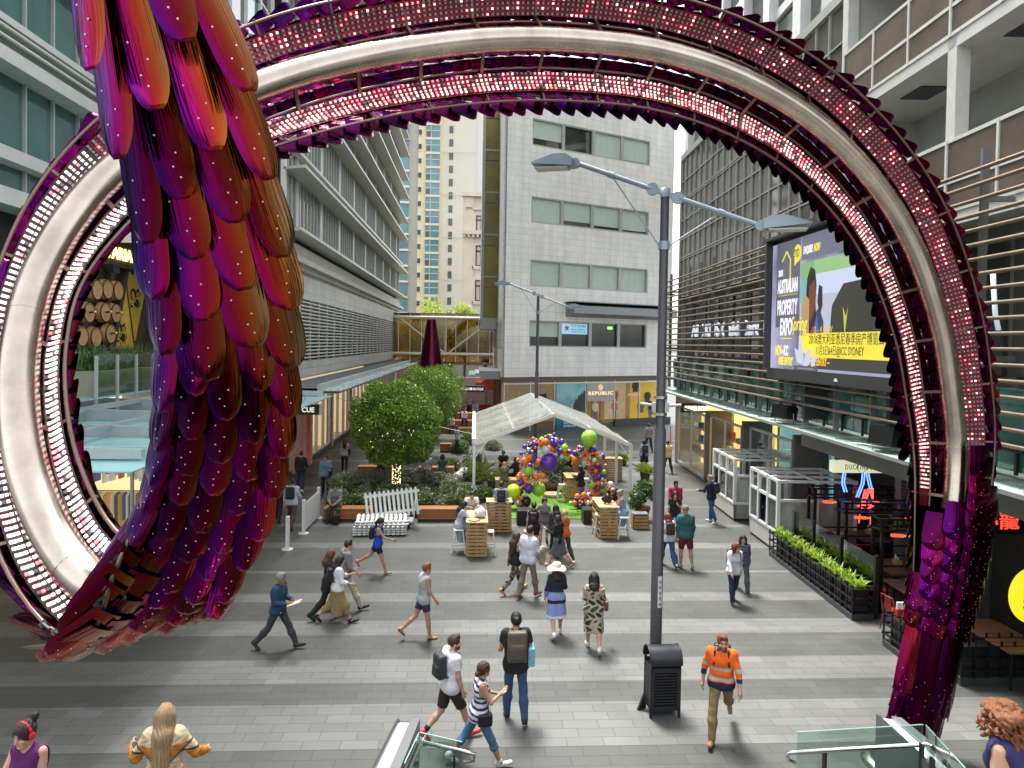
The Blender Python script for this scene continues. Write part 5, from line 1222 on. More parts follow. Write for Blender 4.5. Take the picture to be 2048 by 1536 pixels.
# rails along the edges and cross ribs
q = MB()
for a, k in ((1.42, 1.0), (-1.42, 1.0), (.42, .95), (-.42, .95)):
	q.tube([shell(s, a, k)[0] - ARL for s in np.arange(S0 - 1.5 if abs(a) > 1 else S0, LEN - .1, .15)], .02, 6)
q.build('rail', mat('bronze_steel', (.20, .13, .11), .38, 1, var=.15), AR)
ribm = MATS['bronze_steel']
s = S0 + .2
while s < S1:
	p, T_, O, W, w_ = frame(s)
	for sg_ in (1, -1):
		q = MB(); e = shell(s, 1.42 * sg_, 1.06)[0]; m_ = shell(s, .52 * sg_, .92)[0]; q.bar(p + W * .12 * sg_ - ARL, m_ - ARL, .035, .045, up=tuple(T_)); q.bar(m_ - ARL, shell(s, 1.0 * sg_, .94)[0] - ARL, .035, .03, up=tuple(T_))
		q.bar(shell(s, 1.0 * sg_, .94)[0] - ARL, e - ARL, .035, .03, up=tuple(T_))
		q.build('rib', ribm, AR)
	s += .88
# dark liner straps under the scales of the coil
q = MB()
for a in (-1.0, -.5, 0, .5, 1.0):
	pts = [shell(s, a, .93) for s in np.arange(arc[28 * 24], LEN, .15)]
	vs = []
	for P_, nn, T_, W, O in pts: t_ = np.cross(T_, nn); vs += [P_ - t_ * .03 - ARL, P_ + t_ * .03 - ARL]
	q.add(vs, [(2 * i, 2 * i + 1, 2 * i + 3, 2 * i + 2) for i in range(len(pts) - 1)])
each(q, 'strap', mat('strap_grey', (.20, .18, .17), .4, .6), AR)
# clips on the open edge of the coil
q = MB()
for s in np.arange(arc[27 * 24], LEN, .13):
	for a in (1.5, -1.5):
		P_, nn, T_, W, O = shell(s, a, 1.0)
		q.bar(P_ - ARL, P_ + O * .06 - ARL, .05, .05, up=tuple(T_)); q.bar(P_ + O * .06 - ARL, P_ + O * .06 + T_ * .09 - ARL, .02, .02)
q.build('edge_clips', black_p, AR, kind='stuff')
# light boards and lamps
class NPM:
	def __init__(s): s.V = []; s.F = []; s.M = []; s.H = []; s.G = []; s.n = 0
	def add(s, v, f, m, h=None, g=None):
		s.V.append(v); s.F.append(f + s.n); s.M.append(np.full(len(f), m) if np.isscalar(m) else m); s.n += len(v)
		s.H.append(h if h is not None else np.zeros((len(v), 2))); s.G.append(g if g is not None else np.zeros((len(v), 2)))
	def build(s, name, mats, parent, smooth=True, kind=None, hue=True):
		v = np.concatenate(s.V); f = np.concatenate(s.F); m = np.concatenate(s.M)
		me = bpy.data.meshes.new(name); n = len(f); k = f.shape[1]
		me.vertices.add(len(v)); me.vertices.foreach_set('co', v.astype(np.float32).ravel())
		me.loops.add(n * k); me.loops.foreach_set('vertex_index', f.astype(np.int32).ravel())
		me.polygons.add(n); me.polygons.foreach_set('loop_start', np.arange(0, n * k, k, dtype=np.int32)); me.polygons.foreach_set('loop_total', np.full(n, k, dtype=np.int32))
		for mm in mats: me.materials.append(mm)
		me.polygons.foreach_set('material_index', m.astype(np.int32)); me.polygons.foreach_set('use_smooth', np.full(n, smooth))
		me.update(calc_edges=True)
		if hue:
			h = np.concatenate(s.H); a = me.color_attributes.new('hue', 'FLOAT_COLOR', 'POINT'); a.data.foreach_set('color', np.column_stack([h, np.zeros(len(h)), np.ones(len(h))]).astype(np.float32).ravel())
			g_ = np.concatenate(s.G); a = me.attributes.new('grain', 'FLOAT_VECTOR', 'POINT'); a.data.foreach_set('vector', np.column_stack([g_, np.zeros(len(g_))]).astype(np.float32).ravel())
		return link(name, me, parent, kind)
BOXF = np.array([(0, 3, 2, 1), (4, 5, 6, 7), (0, 1, 5, 4), (1, 2, 6, 5), (2, 3, 7, 6), (3, 0, 4, 7)])
def np_box(c, x, y, z):      # x,y,z half axes
	return np.array([c - x - y - z, c + x - y - z, c + x + y - z, c - x + y - z, c - x - y + z, c + x - y + z, c + x + y + z, c - x + y + z])
lr = random.Random(11)
boards = MB(); lamps = []
LS0, LS1 = arc[5 * 24], arc[28 * 24]
rows_ = {1: [.62 + k * .1 for k in range(6)], -1: [-.62 - k * .1 for k in range(6)]}
for sgn, angs in rows_.items():
	s = LS0 + (0 if sgn > 0 else .3); i = 0
	while s < LS1:
		kb = s / LEN
		for j, a in enumerate(angs):
			near_coil = s > arc[20 * 24]
			if j > (3 if near_coil else 4): continue
			a = sgn * (.62 + (.15 if near_coil else .125) * j)
			P_, nn, T_, W, O = shell(s, a, .86)
			if i % 2 == 0:
				boards.bar(P_ - ARL - T_ * .05 + nn * .012, P_ - ARL + T_ * .05 + nn * .012, .012, .012, up=tuple(nn))
			near_coil = s > arc[20 * 24]
			inner = sgn < 0
			r_ = lr.random()
			if s < arc[6 * 24] and (not inner or j > 4): continue
			if near_coil: mi = 1 if r_ < .62 else 2 if r_ < .86 else 3 if r_ < .91 else 0
			elif inner: mi = 4 if r_ < .26 else 1 if r_ < .34 else 2 if r_ < .64 else 3 if r_ < .82 else 0
			else: mi = 0 if r_ < .80 else 2 if r_ < .86 else 3 if r_ < .92 else 1
			lamps.append((P_, nn, T_, mi))
		s += .060 if s > arc[20 * 24] else .070; i += 1
# solid backing strip of the light boards: red film on the arch, black boards round the coil
for sgn in (1, -1):
	for t0, t1, bm_ in ((LS0, arc[20 * 24] + .06, mat('light_board_red', (.22, .010, .03), .35, .3, var=.5, vs=5)), (arc[20 * 24], LS1, mat('light_board_black', (.035, .018, .022), .4, .2, var=.4, vs=5))):
		pts = [[shell(s, sgn * a, .885)[0] - ARL for a in np.linspace(.56, 1.18, 5)] for s in np.arange(t0, t1, .12)]
		vs = [p for r_ in pts for p in r_]
		q = MB(); q.add(vs, [(i * 5 + j, i * 5 + j + 1, (i + 1) * 5 + j + 1, (i + 1) * 5 + j) for i in range(len(pts) - 1) for j in range(4)], 0, True); q.build('light_board', bm_, AR)
boards.build('wiring', led_frame, AR, kind='stuff')
camv = np.array(CAM)
order = sorted(range(len(lamps)), key=lambda i: np.linalg.norm(lamps[i][0] - camv))
near = set(order[:100])
st = NPM()
def lamp_geo(L_, npm):
	P_, nn, T_, mi = L_; c = P_ - nn * .012 - ARL; w_ = np.cross(nn, T_)
	npm.add(np_box(c, T_ * .0132, w_ * .0132, nn * .008), BOXF, mi)
for i, L_ in enumerate(lamps):
	if i in near:
		n1 = NPM(); lamp_geo(L_, n1); n1.build('light', led_ms, AR, False, hue=False)
	else: lamp_geo(L_, st)
st.build('lights', led_ms, AR, False, 'stuff', hue=False)

# scales
NU, NV = 9, 11
def scale_geo(npm, s, a, Ls, Ws, hue0, lift, bri, hx_=.5, flare=0, fine=True):
	"""one curved, round-ended scale rooted at s, free end towards the foot of the arch"""
	nu, nv = (NU, NV) if fine else (6, 6)
	P_, nn, T_, W, O = shell(s, a, 1.0, .02); X = np.cross(T_, nn); X /= np.linalg.norm(X)
	sg = 1 if math.sin(a) > 0 else -1
	D = -T_ + (W * sg * flare if flare else 0); D = D / np.linalg.norm(D)
	if flare: nn = nn * .35 - O * .65; nn = nn - D * np.dot(nn, D); nn /= np.linalg.norm(nn); X = np.cross(D, nn) * -1
	u = np.linspace(-1, 1, nu); vs = []; hs = []; gs = []
	v = np.array([0, .2, .4, .58, .70, .78, .85, .91, .955, .985, 1.0]) if nv == 11 else np.array([0, .35, .68, .83, .94, 1.0])
	gx, gy = lr.uniform(0, 50), lr.uniform(0, 50)
	for vv in v:
		t = max(0, (vv - .70) / .30); tip = (1 - t ** 2.3) ** .5
		wv = Ws / 2 * (.82 + .18 * min(1, vv / .5)) * max(.04, tip)
		for uu in u:
			arch_ = min(1, .35 + vv * 2) * Ws * (.10 if hx_ > .85 else .09) * (1 - uu * uu * .95) * (.55 + .45 * tip)
			ripple = .006 * math.sin(vv * 7 + uu * 4 + gx) * vv
			p = P_ + X * (uu * wv) + D * (vv * Ls) + nn * (arch_ + lift * vv ** 1.3 + ripple)
			nx = (nn * math.sqrt(max(.05, 1 - (uu * .85) ** 2)) + X * (uu * .85))
			vs.append(p - ARL); hs.append((min(1, max(0, hue0 + hx_ * (nx[0] * .46 + nx[2] * .08) + .05 * math.sin(vv * 4 + gy))), bri)); gs.append((uu * 1.0 + gx, vv * 3 + gy))  # iridescent sheen is fixed into the hue by the way each face points
	f = np.array([(i * nu + j, i * nu + j + 1, (i + 1) * nu + j + 1, (i + 1) * nu + j) for i in range(nv - 1) for j in range(nu - 1)])
	vs = np.array(vs); npm.add(vs, f, 0, np.array(hs), np.array(gs))
	for (iu, iv) in ((.3, .35), (.62, .4), (.42, .5), (.55, .62)) if fine else ((.35, .4), (.6, .6)):
		k = int(iv * (nv - 1)) * nu + int(iu * (nu - 1) + lr.random())
		c = vs[k] + nn * .003; r_ = .0055
		ring = [c + (X * math.cos(t) + D * math.sin(t)) * r_ for t in np.arange(0, 6.2, 2 * math.pi / 6)]
		rivets.add(np.array(ring + [c + nn * .006]), np.array([(i, (i + 1) % 6, 6, 6) for i in range(6)]), 0)
rivets = NPM()
sc_list = []
C0 = arc[int(25.6 * 24)]
s = .35; i = 0
while s < LEN - .05:
	w_ = frame(s)[4]; amax = 1.30; coil = s > C0; up_ = max(0, min(1, (s - arc[30 * 24]) / (LEN - arc[30 * 24])))
	row = .16 if arc[27 * 24] < s < arc[int(30.3 * 24)] else .27 + (.05 + .09 * up_ if coil else 0); amax = 1.42 if row < .2 else amax
	arcw = w_ * 2 * amax * .86; nc = 9
	if s > C0: nc = 6
	if s > arc[29 * 24]: nc = 5
	if s > arc[int(33.5 * 24)]: nc = 4
	for j in range(nc):
		a = -amax + 2 * amax * (j + .5) / nc
		ss2 = s + (row * .5 if j % 2 else 0) + lr.uniform(-.035, .035)
		if ss2 > LEN - .02: continue
		Ws = arcw / nc * (1.45 if coil else 1.2)
		if coil:
			hue = .40 + .09 * math.sin(s * 1.7 + j) + lr.uniform(-.07, .07) + (.10 if up_ > .55 else 0) + (.20 if s < arc[30 * 24] else 0)
			sc_list.append((ss2, a, .66 + .16 * up_, Ws, hue, .08 + .07 * up_ + (.06 if j in (0, nc - 1) else 0) if s > arc[30 * 24] else .035, lr.uniform(.22, .66), .9))
		else:
			sc_list.append((ss2, a, .40, Ws, .40 + lr.uniform(-.14, .12), .06, lr.uniform(.12, .36), .4 if s > arc[6 * 24] else .7, (0 if s < arc[6 * 24] else .12 if s > arc[20 * 24] else .42) if abs(a) > 1.0 else 0))
	s += row; i += 1
# front cladding of the lower leg (scales that close the ribbon over the spine)
tops = [arc[int(k * 24)] for k in (5.0, 5.6, 6.15, 5.3, 5.0, 4.2)]
for j in range(6):
	a = math.pi - 1.45 + 2.9 * (j + .5) / 6; s = .1 + .06 * (j % 3)
	while s < tops[j]:
		w_ = frame(s)[4]; low = s < arc[int(3.3 * 24)]
		sc_list.append((s, a, 1.3 if low else .60, w_ * .62 if low else w_ * .56, .40 + lr.uniform(-.11, .10) + (.18 if j == 5 else 0), -.01 if low else .03, lr.uniform(.14, .36), .3))
		s += .5 if low else .27
cents = [shell(x[0], x[1])[0] for x in sc_list]
dist = np.array([np.linalg.norm(c - camv) for c in cents])
def seen(c):
	d = CM.transposed() @ (Vector(c) - CAM); return d.z < 0 and -60 < 1024 + 1400 * d.x / -d.z < 2110 and -60 < 718 - 1400 * d.y / -d.z < 1600
ordr = [i for i in np.argsort(dist) if seen(cents[i])][:100]
nearset = set(ordr)
stf = NPM()
for i, x in enumerate(sc_list):
	fine = dist[i] < 7.5 or sc_list[i][0] < arc[6 * 24]
	if i in nearset:
		n1 = NPM(); scale_geo(n1, *x, fine=True); n1.build('scale', [film, rivet_m], AR)
	else: scale_geo(stf, *x, fine=fine)
stf.build('scales', [film, rivet_m], AR, kind='stuff')
rivets.build('rivets', [rivet_m], AR, kind='stuff', hue=False)
# foot plate
q = MB(); fp = frame(0.05)[0]; q.lathe([(.55, 0), (.55, .03), (.4, .06)], (fp[0] - ARL[0], fp[1] - ARL[1], 0), 20); q.build('base_plate', steel, AR)

# far cone of the same family above the trees
CO = thing('scaled_cone_sculpture', 'dark maroon scaled cone rising behind the round trees', 'sculpture', (at(862, 700, 56).x, 56, 0))
cz0, cz1 = 0.0, at(862, 641, 56).z
cone_m = mat('maroon_film', (.09, .006, .022), .15, .8, var=.4, vs=3)
q = MB(); q.lathe([(1.1, 0), (.95, cz1 * .45), (.28, cz1)], (0, 0, 0), 24); q.build('core', mat('cone_core', (.02, .004, .01), .5), CO)
q = MB()
for i in range(34):
	z = cz1 - .15 - i * .22
	if z < .4: break
	rr_ = np.interp(z, [0, cz1 * .45, cz1], [1.1, .95, .28]); n = max(8, int(rr_ * 2 * math.pi / .22))
	for k in range(n):
		a = (k + .5 * (i % 2)) * 2 * math.pi / n; a1 = a - math.pi / n; a2 = a + math.pi / n
		vs = []
		for vv, ro in ((.22, .03), (0, .07), (-.12, .12)):
			for aa in (a1, a, a2): vs.append(((rr_ + ro + (.03 if aa == a else 0)) * math.cos(aa), (rr_ + ro + (.03 if aa == a else 0)) * math.sin(aa), z + vv + (.05 if vv < 0 and aa != a else 0)))
		q.add(vs, [(0, 1, 4, 3), (1, 2, 5, 4), (3, 4, 7, 6), (4, 5, 8, 7)], 0, True)
q.build('scales', cone_m, CO, kind='stuff')
# ================================================================ STREET FURNITURE
lamp_blue = mat('lamp_blue_grey', (.30, .37, .42), .4, .3, var=.08)
pole_m = mat('pole_grey', (.075, .075, .08), .42, .3, var=.2, vs=1.2)
def lamp_post(loc, label, Hh=9.05, aim=0.0, k=1.0, camera=True):
	t_ = thing('lamp_post', label, 'lamp post', loc, aim, 'twin arm lamp posts')
	q = MB(); q.lathe([(.105, 0), (.105, 4.9), (.085, 4.92), (.075, Hh)], (0, 0, 0), 18); q.build('pole', pole_m, t_)
	q = MB(); q.lathe([(.085, Hh - .02), (.09, Hh + .14), (.0, Hh + .15)], (0, 0, 0), 14); q.bar((-.26, 0, Hh + .05 + .1), (.26, 0, Hh + .05 - .1), .06, .08)
	for sx in (-.22, .22): q.lathe([(.11, -.035), (.11, .035)], (sx, 0, Hh + .05 - sx * .385), 16, axis='y')
	q.lathe([(.10, Hh - .95), (.10, Hh - .8)], (0, 0, 0), 12); q.build('joint', lamp_blue, t_)
	sl_ = -.385; ln = 1.6                                  # the pair of arms is set on a slant
	for sx in (-1, 1):
		az = lambda x: Hh + .05 + sx * x * sl_
		q = MB(); q.tube([(sx * .25, 0, az(.25)), (sx * ln, 0, az(ln))], .045, 10); q.tube([(sx * (ln * .6 - .05), 0, az(ln * .6 - .05)), (sx * (ln * .6 + .05), 0, az(ln * .6 + .05))], .06, 10); q.tube([(sx * .08, 0, Hh - .88), (sx * ln * .6, 0, az(ln * .6))], .015, 6); q.lathe([(.09, -.05), (.09, .05)], (sx * (ln + .02), 0, az(ln)), 14, axis='y')
		q.build('arm', lamp_blue, t_)
		q = MB(); x0 = ln + .06; zz = az(ln)
		pr = [(x0, .07), (x0 + .12, .15), (x0 + .34, .16), (x0 + .74, .03), (x0 + .76, -.0), (x0, -.07)]
		q.prism(pr, lambda u, v: (sx * u, -.17, zz + v), lambda u, v: (sx * u, .17, zz + v))
		hd = q.build('lamp_head', lamp_blue, t_)
		q = MB(); q.box(min(sx * (x0 + .08), sx * (x0 + .7)), max(sx * (x0 + .08), sx * (x0 + .7)), -.15, .15, zz - .095, zz - .07); q.build('diffuser', mat('lamp_diffuser', (.5, .5, .46), .3), hd)
	if camera:
		for sx in (-1, 1):
			q = MB(); q.box(min(sx * .08, sx * .15), max(sx * .08, sx * .15), -.05, .05, 5.22, 5.38); q.tube([(sx * .15, 0, 5.33), (sx * .36, -.02, 5.35)], .025, 8); q.build('camera', mat('camera_grey', (.45, .45, .44), .5), t_)
		q = MB()
		for z in (5.15, 5.45): q.lathe([(.115, z), (.115, z + .05)], (0, 0, 0), 14)
		q.build('clamp', steel, t_)
		q = MB(); 
		vs = []
		for z in (1.72, 2.28):
			for a in range(6): t = -1.35 + a * .16; vs.append((.109 * math.cos(t), .109 * math.sin(t), z))
		q.add(vs, [(i, i + 1, i + 7, i + 6) for i in range(5)]); st_ = q.build('sticker', mat('sticker_white', (.62, .60, .62), .5), t_)
		q = MB()
		for i in range(5):
			z = 1.78 + i * .1; t = -.95
			q.tube([((.111) * math.cos(t + .16 * math.cos(b_)), .111 * math.sin(t + .16 * math.cos(b_)), z + .028 * math.sin(b_)) for b_ in np.arange(0, 6.4, .7)], .004, 4); q.tube([(.111 * math.cos(t - .1), .111 * math.sin(t - .1), z - .018), (.111 * math.cos(t + .1), .111 * math.sin(t + .1), z + .018)], .004, 4)
		q.build('symbols', ink, st_)
	return t_
lb = gz(1309, 1400)
lamp_post((lb.x, lb.y, 0), 'tall grey twin arm lamp post behind the litter bin', 9.05, R(-18))
l2 = at(1073, 800, 37)
lamp_post((l2.x, 37, 0), 'slender twin arm lamp post in the distance behind the clear roofed marquee', at(1077, 592, 37).z, R(-18), camera=False)

# litter bin
bp = gz(1323, 1424)
tb = thing('litter_bin', 'black steel litter bin with barrel lid and slatted door below the lamp post', 'litter bin', (bp.x, bp.y, 0), R(2))
bin_m = mat('bin_charcoal', (.03, .032, .036), .38, .3, var=.2)
q = MB()
for x in (-.27, .23):
	for y in (-.2, .16): q.box(x, x + .04, y, y + .04, 0, .95)
q.box(-.26, .26, -.2, -.165, .12, .2); q.box(-.26, .26, -.2, -.165, .78, .86); q.build('frame', bin_m, tb)
q = MB(); q.box(-.235, .235, -.15, .16, .1, .92); q.build('liner', mat('bin_liner', (.008, .008, .009), .6), tb)
q = MB()
for k in range(11): q.box(-.2, .2, -.19, -.165, .23 + k * .05, .255 + k * .05)
q.box(-.23, -.2, -.2, -.16, .2, .78); q.box(.2, .23, -.2, -.16, .2, .78); q.lathe([(.02, -.02), (.02, .0)], (-.215, -.2, .5), 8, axis='y'); q.build('door', bin_m, tb)
q = MB(); q.box(-.262, -.245, -.16, .16, .12, .86)
for i in range(5):
	for j in range(14): q.box(-.266, -.262, -.15 + i * .06, -.11 + i * .06, .15 + j * .05, .18 + j * .05, 1)
q.build('side_panel', [bin_m, black_p], tb)
q = MB(); prof = []
for k in range(13):
	t = math.pi * k / 12; prof.append((-.24 * math.cos(t), .95 + .23 * math.sin(t)))
for (sx0, sx1) in ((-.275, .275),):
	n = len(prof); vs = [(sx0, y, z) for y, z in prof] + [(sx1, y, z) for y, z in prof]
	q.add(vs, [(i, i + n, i + n + 1, i + 1) for i in range(n - 1)], 0, True)
	vs = [(sx0, y * .93, z - .012) for y, z in prof] + [(sx1, y * .93, z - .012) for y, z in prof]
	q.add(vs, [(i, i + 1, i + n + 1, i + n) for i in range(n - 1)], 0, True)
q.box(-.28, .28, -.25, -.23, .92, .955); q.box(-.28, .28, .23, .25, .92, .955); q.tube([(-.275, -.24 * math.cos(math.pi * k / 12), .95 + .23 * math.sin(math.pi * k / 12)) for k in range(13)], .012, 6); q.tube([(.275, -.24 * math.cos(math.pi * k / 12), .95 + .23 * math.sin(math.pi * k / 12)) for k in range(13)], .012, 6); q.build('lid', bin_m, tb)
wd = MB(); wd.prism([(0, 0), (0, .30), (.14, .0)], lambda u, v: (-u, -.02, v), lambda u, v: (-u, .02, v)); 
single(wd, 'steel_fin', bin_m, 'small black steel fin plate on the paving at the left of the bin', 'plate', loc=(bp.x - .28, bp.y + .12, 0), rz=R(20))

# white bollards and picket panels
bw = mat('bollard_white', (.70, .70, .68), .4, var=.05); base_cream = mat('cream_base_plate', (.62, .60, .48), .5)
def bollard(p, label):
	t_ = thing('white_post', label, 'post', (p.x, p.y, 0), 0, 'white posts with round bases')
	q = MB(); q.bbox(-.055, .055, -.055, .055, .03, 1.02, .01); q.sphere((0, -.06, .78), .02, 8, 6); q.build('post', bw, t_)
	q = MB(); q.lathe([(.17, 0), (.17, .02), (.12, .035)], (0, 0, 0), 20); q.build('base', base_cream, t_)
bollard(gz(575, 1099), 'free standing white post on a round base left of the picket panel')
pk_a, pk_b = gz(607, 1067), gz(637, 1036)
fn_ = thing('picket_fence', 'standing white picket fence panel on round bases beside the timber bench', 'fence', (pk_a.x, pk_a.y, 0), math.atan2(pk_b.y - pk_a.y, pk_b.x - pk_a.x))
PL = (pk_b - pk_a).length
for x in (0, PL):
	q = MB(); q.bbox(x - .05, x + .05, -.05, .05, .03, 1.12, .01); q.build('post', bw, fn_)
	q = MB(); q.lathe([(.17, 0), (.17, .02), (.1, .035)], (x, 0, 0), 18); q.build('base', base_cream, fn_)
q = MB()
for z in (.15, .85): q.box(.05, PL - .05, -.02, .02, z, z + .09)
n = int(PL / .13)
for k in range(n):
	x = .1 + k * (PL - .2) / (n - 1); q.prism([(-.03, .1), (.03, .1), (.03, .98), (0, 1.03), (-.03, .98)], lambda u, v: (x + u, -.045, v), lambda u, v: (x + u, -.022, v))
q.build('pickets', bw, fn_)
# trolley with a heap of flat white fence panels
tp = gz(795, 1052)
tr = thing('fence_trolley', 'wire platform trolley behind the heap of white fence panels', 'trolley', (tp.x, tp.y, 0), R(4))
q = MB(); q.box(-.75, .55, -.35, .35, .18, .22)
for x in (-.65, .5):
	for y in (-.3, .3): q.lathe([(.07, -.02), (.07, .02)], (x, y, .07), 12, axis='y')
q.build('platform', galv, tr)
q = MB(); q.tube([(.55, -.33, .2), (.62, -.33, 1.05), (.62, .33, 1.05), (.55, .33, .2)], .02, 6)
for z in (.5, .8): q.tube([(.58, -.33, z), (.58, .33, z)], .012, 6)
q.build('handle', galv, tr)
def picket_panel(mat4, label, L=1.9, Hh=.95):
	t_ = thing('loose_picket_panel', label, 'fence panel', mat4.translation, 0, 'loose white picket panels')
	R3 = mat4.to_3x3()
	q = MB()
	for z in (.12, Hh - .2): q.box(0, L, -.0, .035, z, z + .09)
	k = 0
	while k * .155 < L - .08: x = .03 + k * .155; q.prism([(0, 0), (.085, 0), (.085, Hh - .05), (.042, Hh), (0, Hh - .05)], lambda u, v: (x + u, -.022, v), lambda u, v: (x + u, -.001, v)); k += 1
	q.v = [tuple(R3 @ Vector(v)) for v in q.v]; q.build('pickets', bw, t_)
def mat_fr(p, rz, tilt, roll=0): return Matrix.Translation(p) @ Matrix.Rotation(R(rz), 4, 'Z') @ Matrix.Rotation(R(tilt), 4, 'X') @ Matrix.Rotation(R(roll), 4, 'Y')
picket_panel(mat_fr((tp.x - 1.05, tp.y - .22, .24), 2, -6, -7), 'white picket panel standing upright and tilted on the trolley')
for k in range(6): picket_panel(mat_fr((tp.x - 1.3 + rnd.uniform(-.05, .05), tp.y - 1.45 + k * .03, .06 + k * .075), 4 + rnd.uniform(-2.5, 2.5), -84 - k * .8), ['lowest', 'second lowest', 'third', 'fourth', 'fifth', 'topmost'][k] + ' white picket panel in the flat heap before the trolley', 1.75, 1.05)

# timber benches round the garden
bench_m = grid_mat('oiled_timber_slats', (.36, .135, .04), (.10, .035, .012), 4, .085, 'y', .006, .45, .5, var=.14)
bench_top = grid_mat('oiled_timber_top', (.40, .16, .05), (.10, .035, .012), 4, .085, 'z', .006, .45, .5, var=.14)
def bench(x0, x1, y, label, h=.46, d=.55, z0=0):
	t_ = thing('timber_bench', label, 'bench', (x0, y, z0), 0, 'slatted timber benches around the garden')
	L = x1 - x0
	q = MB(); q.bbox(0, L, 0, d, .06, h - .03, .02); q.build('front', bench_m, t_)
	q = MB()
	for k in range(6): q.bbox(-.01, L + .01, -.01 + k * d / 6, -.01 + (k + .9) * d / 6, h - .03, h, .006)
	q.build('seat', bench_top, t_)
	q = MB(); q.box(.1, L - .1, .06, d - .05, 0, .06); q.box(L - .28, L - .26, -.015, d, .06, h - .02); q.build('base', dark_p, t_)
	return t_
gb = gz(646, 1043)
GY = gb.y
bench(gb.x, gz(742, 1043).x, GY, 'timber bench where the man in grey sits beside the picket fence')
bench(gz(835, 1042).x, gz(928, 1042).x, GY, 'timber bench to the right of the trolley')
Yb = gz(760, 962).y
bench(gz(712, 960).x, gz(786, 960).x, Yb + .6, 'timber bench behind the lit tree trunk', .55)
bench(gz(838, 956).x, gz(908, 956).x, Yb + .5, 'timber bench behind the curved hedge', .55)
bench(gz(880, 905).x, gz(925, 905).x, gz(900, 905).y, 'far timber bench beside the planting near the walking woman', .5)

# garden bed and planting
soil = mat('garden_soil', (.03, .022, .015), .9, var=.4, vs=6, bump=.5)
gbd = thing('garden_bed', 'long raised planting bed with dark steel edge in the middle of the mall', 'planter', (-5.35, GY + .62, 0))
q = MB(); q.box(.1, 5.4, .0, 4.6, .02, .36); q.build('edging', dark_p, gbd)
q = MB(); q.box(.13, 5.37, .03, 4.57, .36, .39); q.build('soil', soil, gbd)
leaf_d = leaf_mat('dark_shrub_leaf', (.035, .065, .018), (.13, .20, .05), .2); leaf_g = leaf_mat('glossy_tree_leaf', (.025, .062, .008), (.19, .32, .03), .2); leaf_s = leaf_mat('grey_green_leaf', (.06, .085, .045), (.24, .28, .16), .25)
palm_l = leaf_mat('palm_leaf', (.09, .15, .02), (.28, .34, .06), .3)
def shrub(x, y, z, r_, label, n=700, sz=.07, m=None, group='shrubs in the mall garden', sc=(1, 1, .8), name='shrub', cat='shrub'):
	t_ = thing(name, label, cat, (x, y, z), 0, group)
	bl = [(nrng.normal(0, r_ * .32) * sc[0], nrng.normal(0, r_ * .32) * sc[1], r_ * nrng.uniform(.3, .85) * sc[2], r_ * nrng.uniform(.35, .55)) for _ in range(9)]
	leaf_obj('foliage', leaves(blob_pts(nrng, n, bl, .3), sz, nrng), m or leaf_d, t_)
	q = MB()
	for k in range(4): a = k * 1.6 + x; q.tube([(0, 0, 0), (math.cos(a) * r_ * .4, math.sin(a) * r_ * .4, r_ * sc[2] * .8)], [.02, .008], 5)
	q.build('stem', bark, t_); return t_
where = ['at the left corner of the front bed', 'left of the seated man in grey', 'behind the seated man in grey', 'behind the first bench', 'between bench and trolley', 'behind the upright picket panel', 'right of the picket panel', 'behind the trolley handle', 'left of the second bench', 'behind the second bench', 'at the right end of the second bench', 'next to the left bar table']
for k in range(12): shrub(-5.2 + k * .45, GY + .95 + nrng.uniform(-.1, .2), .36, .42, 'low shrub ' + where[k], 900, .05, leaf_d if k % 3 else leaf_s)
hd = thing('curved_hedge', 'curved clipped hedge arcing around the base of the lit tree', 'hedge', (-3.2, GY + 4.2, .3))
pts = []
for a in np.linspace(R(200), R(-20), 60):
	pts.append((2.35 * math.cos(a), -.5 + 1.5 * math.sin(a)))
pp = []
for _ in range(9000):
	x, y = pts[int(nrng.integers(len(pts)))]; pp.append((x + nrng.normal(0, .13), y + nrng.normal(0, .13), nrng.uniform(.0, .62)))
leaf_obj('foliage', leaves(np.array(pp), .05, nrng), leaf_s, hd)
for k in range(14):
	shrub(-5.0 + (k % 7) * .78, GY + 2.0 + (k // 7) * .9, .36, .40, 'small shrub inside the curved hedge, ' + ['by its left end', 'left of the lit trunk', 'just left of the lit trunk', 'just right of the lit trunk', 'right of the lit trunk', 'near its right end', 'at its right end'][k % 7] + [', front row', ', back row'][k // 7], 600, .05, leaf_d if k % 2 else leaf_s)
for k, (px, py, r_) in enumerate(((925, 905, .7), (955, 930, .7), (945, 965, .65), (900, 985, .6), (905, 940, .6), (930, 1010, .6), (970, 1000, .55), (990, 900, .6), (968, 870, .5))):
	p = gz(px, py); shrub(p.x, p.y, 0, r_, 'leafy shrub ' + ['left of the marquee near the walking woman', 'behind the left marquee post', 'at the foot of the left marquee post', 'beside the right end of the hedge', 'behind the hedge end', 'left of the man with the black backpack', 'behind the man with the black backpack', 'inside the marquee at its far left', 'at the far left marquee corner'][k], 1500, .055, (leaf_d, leaf_s)[k % 2])
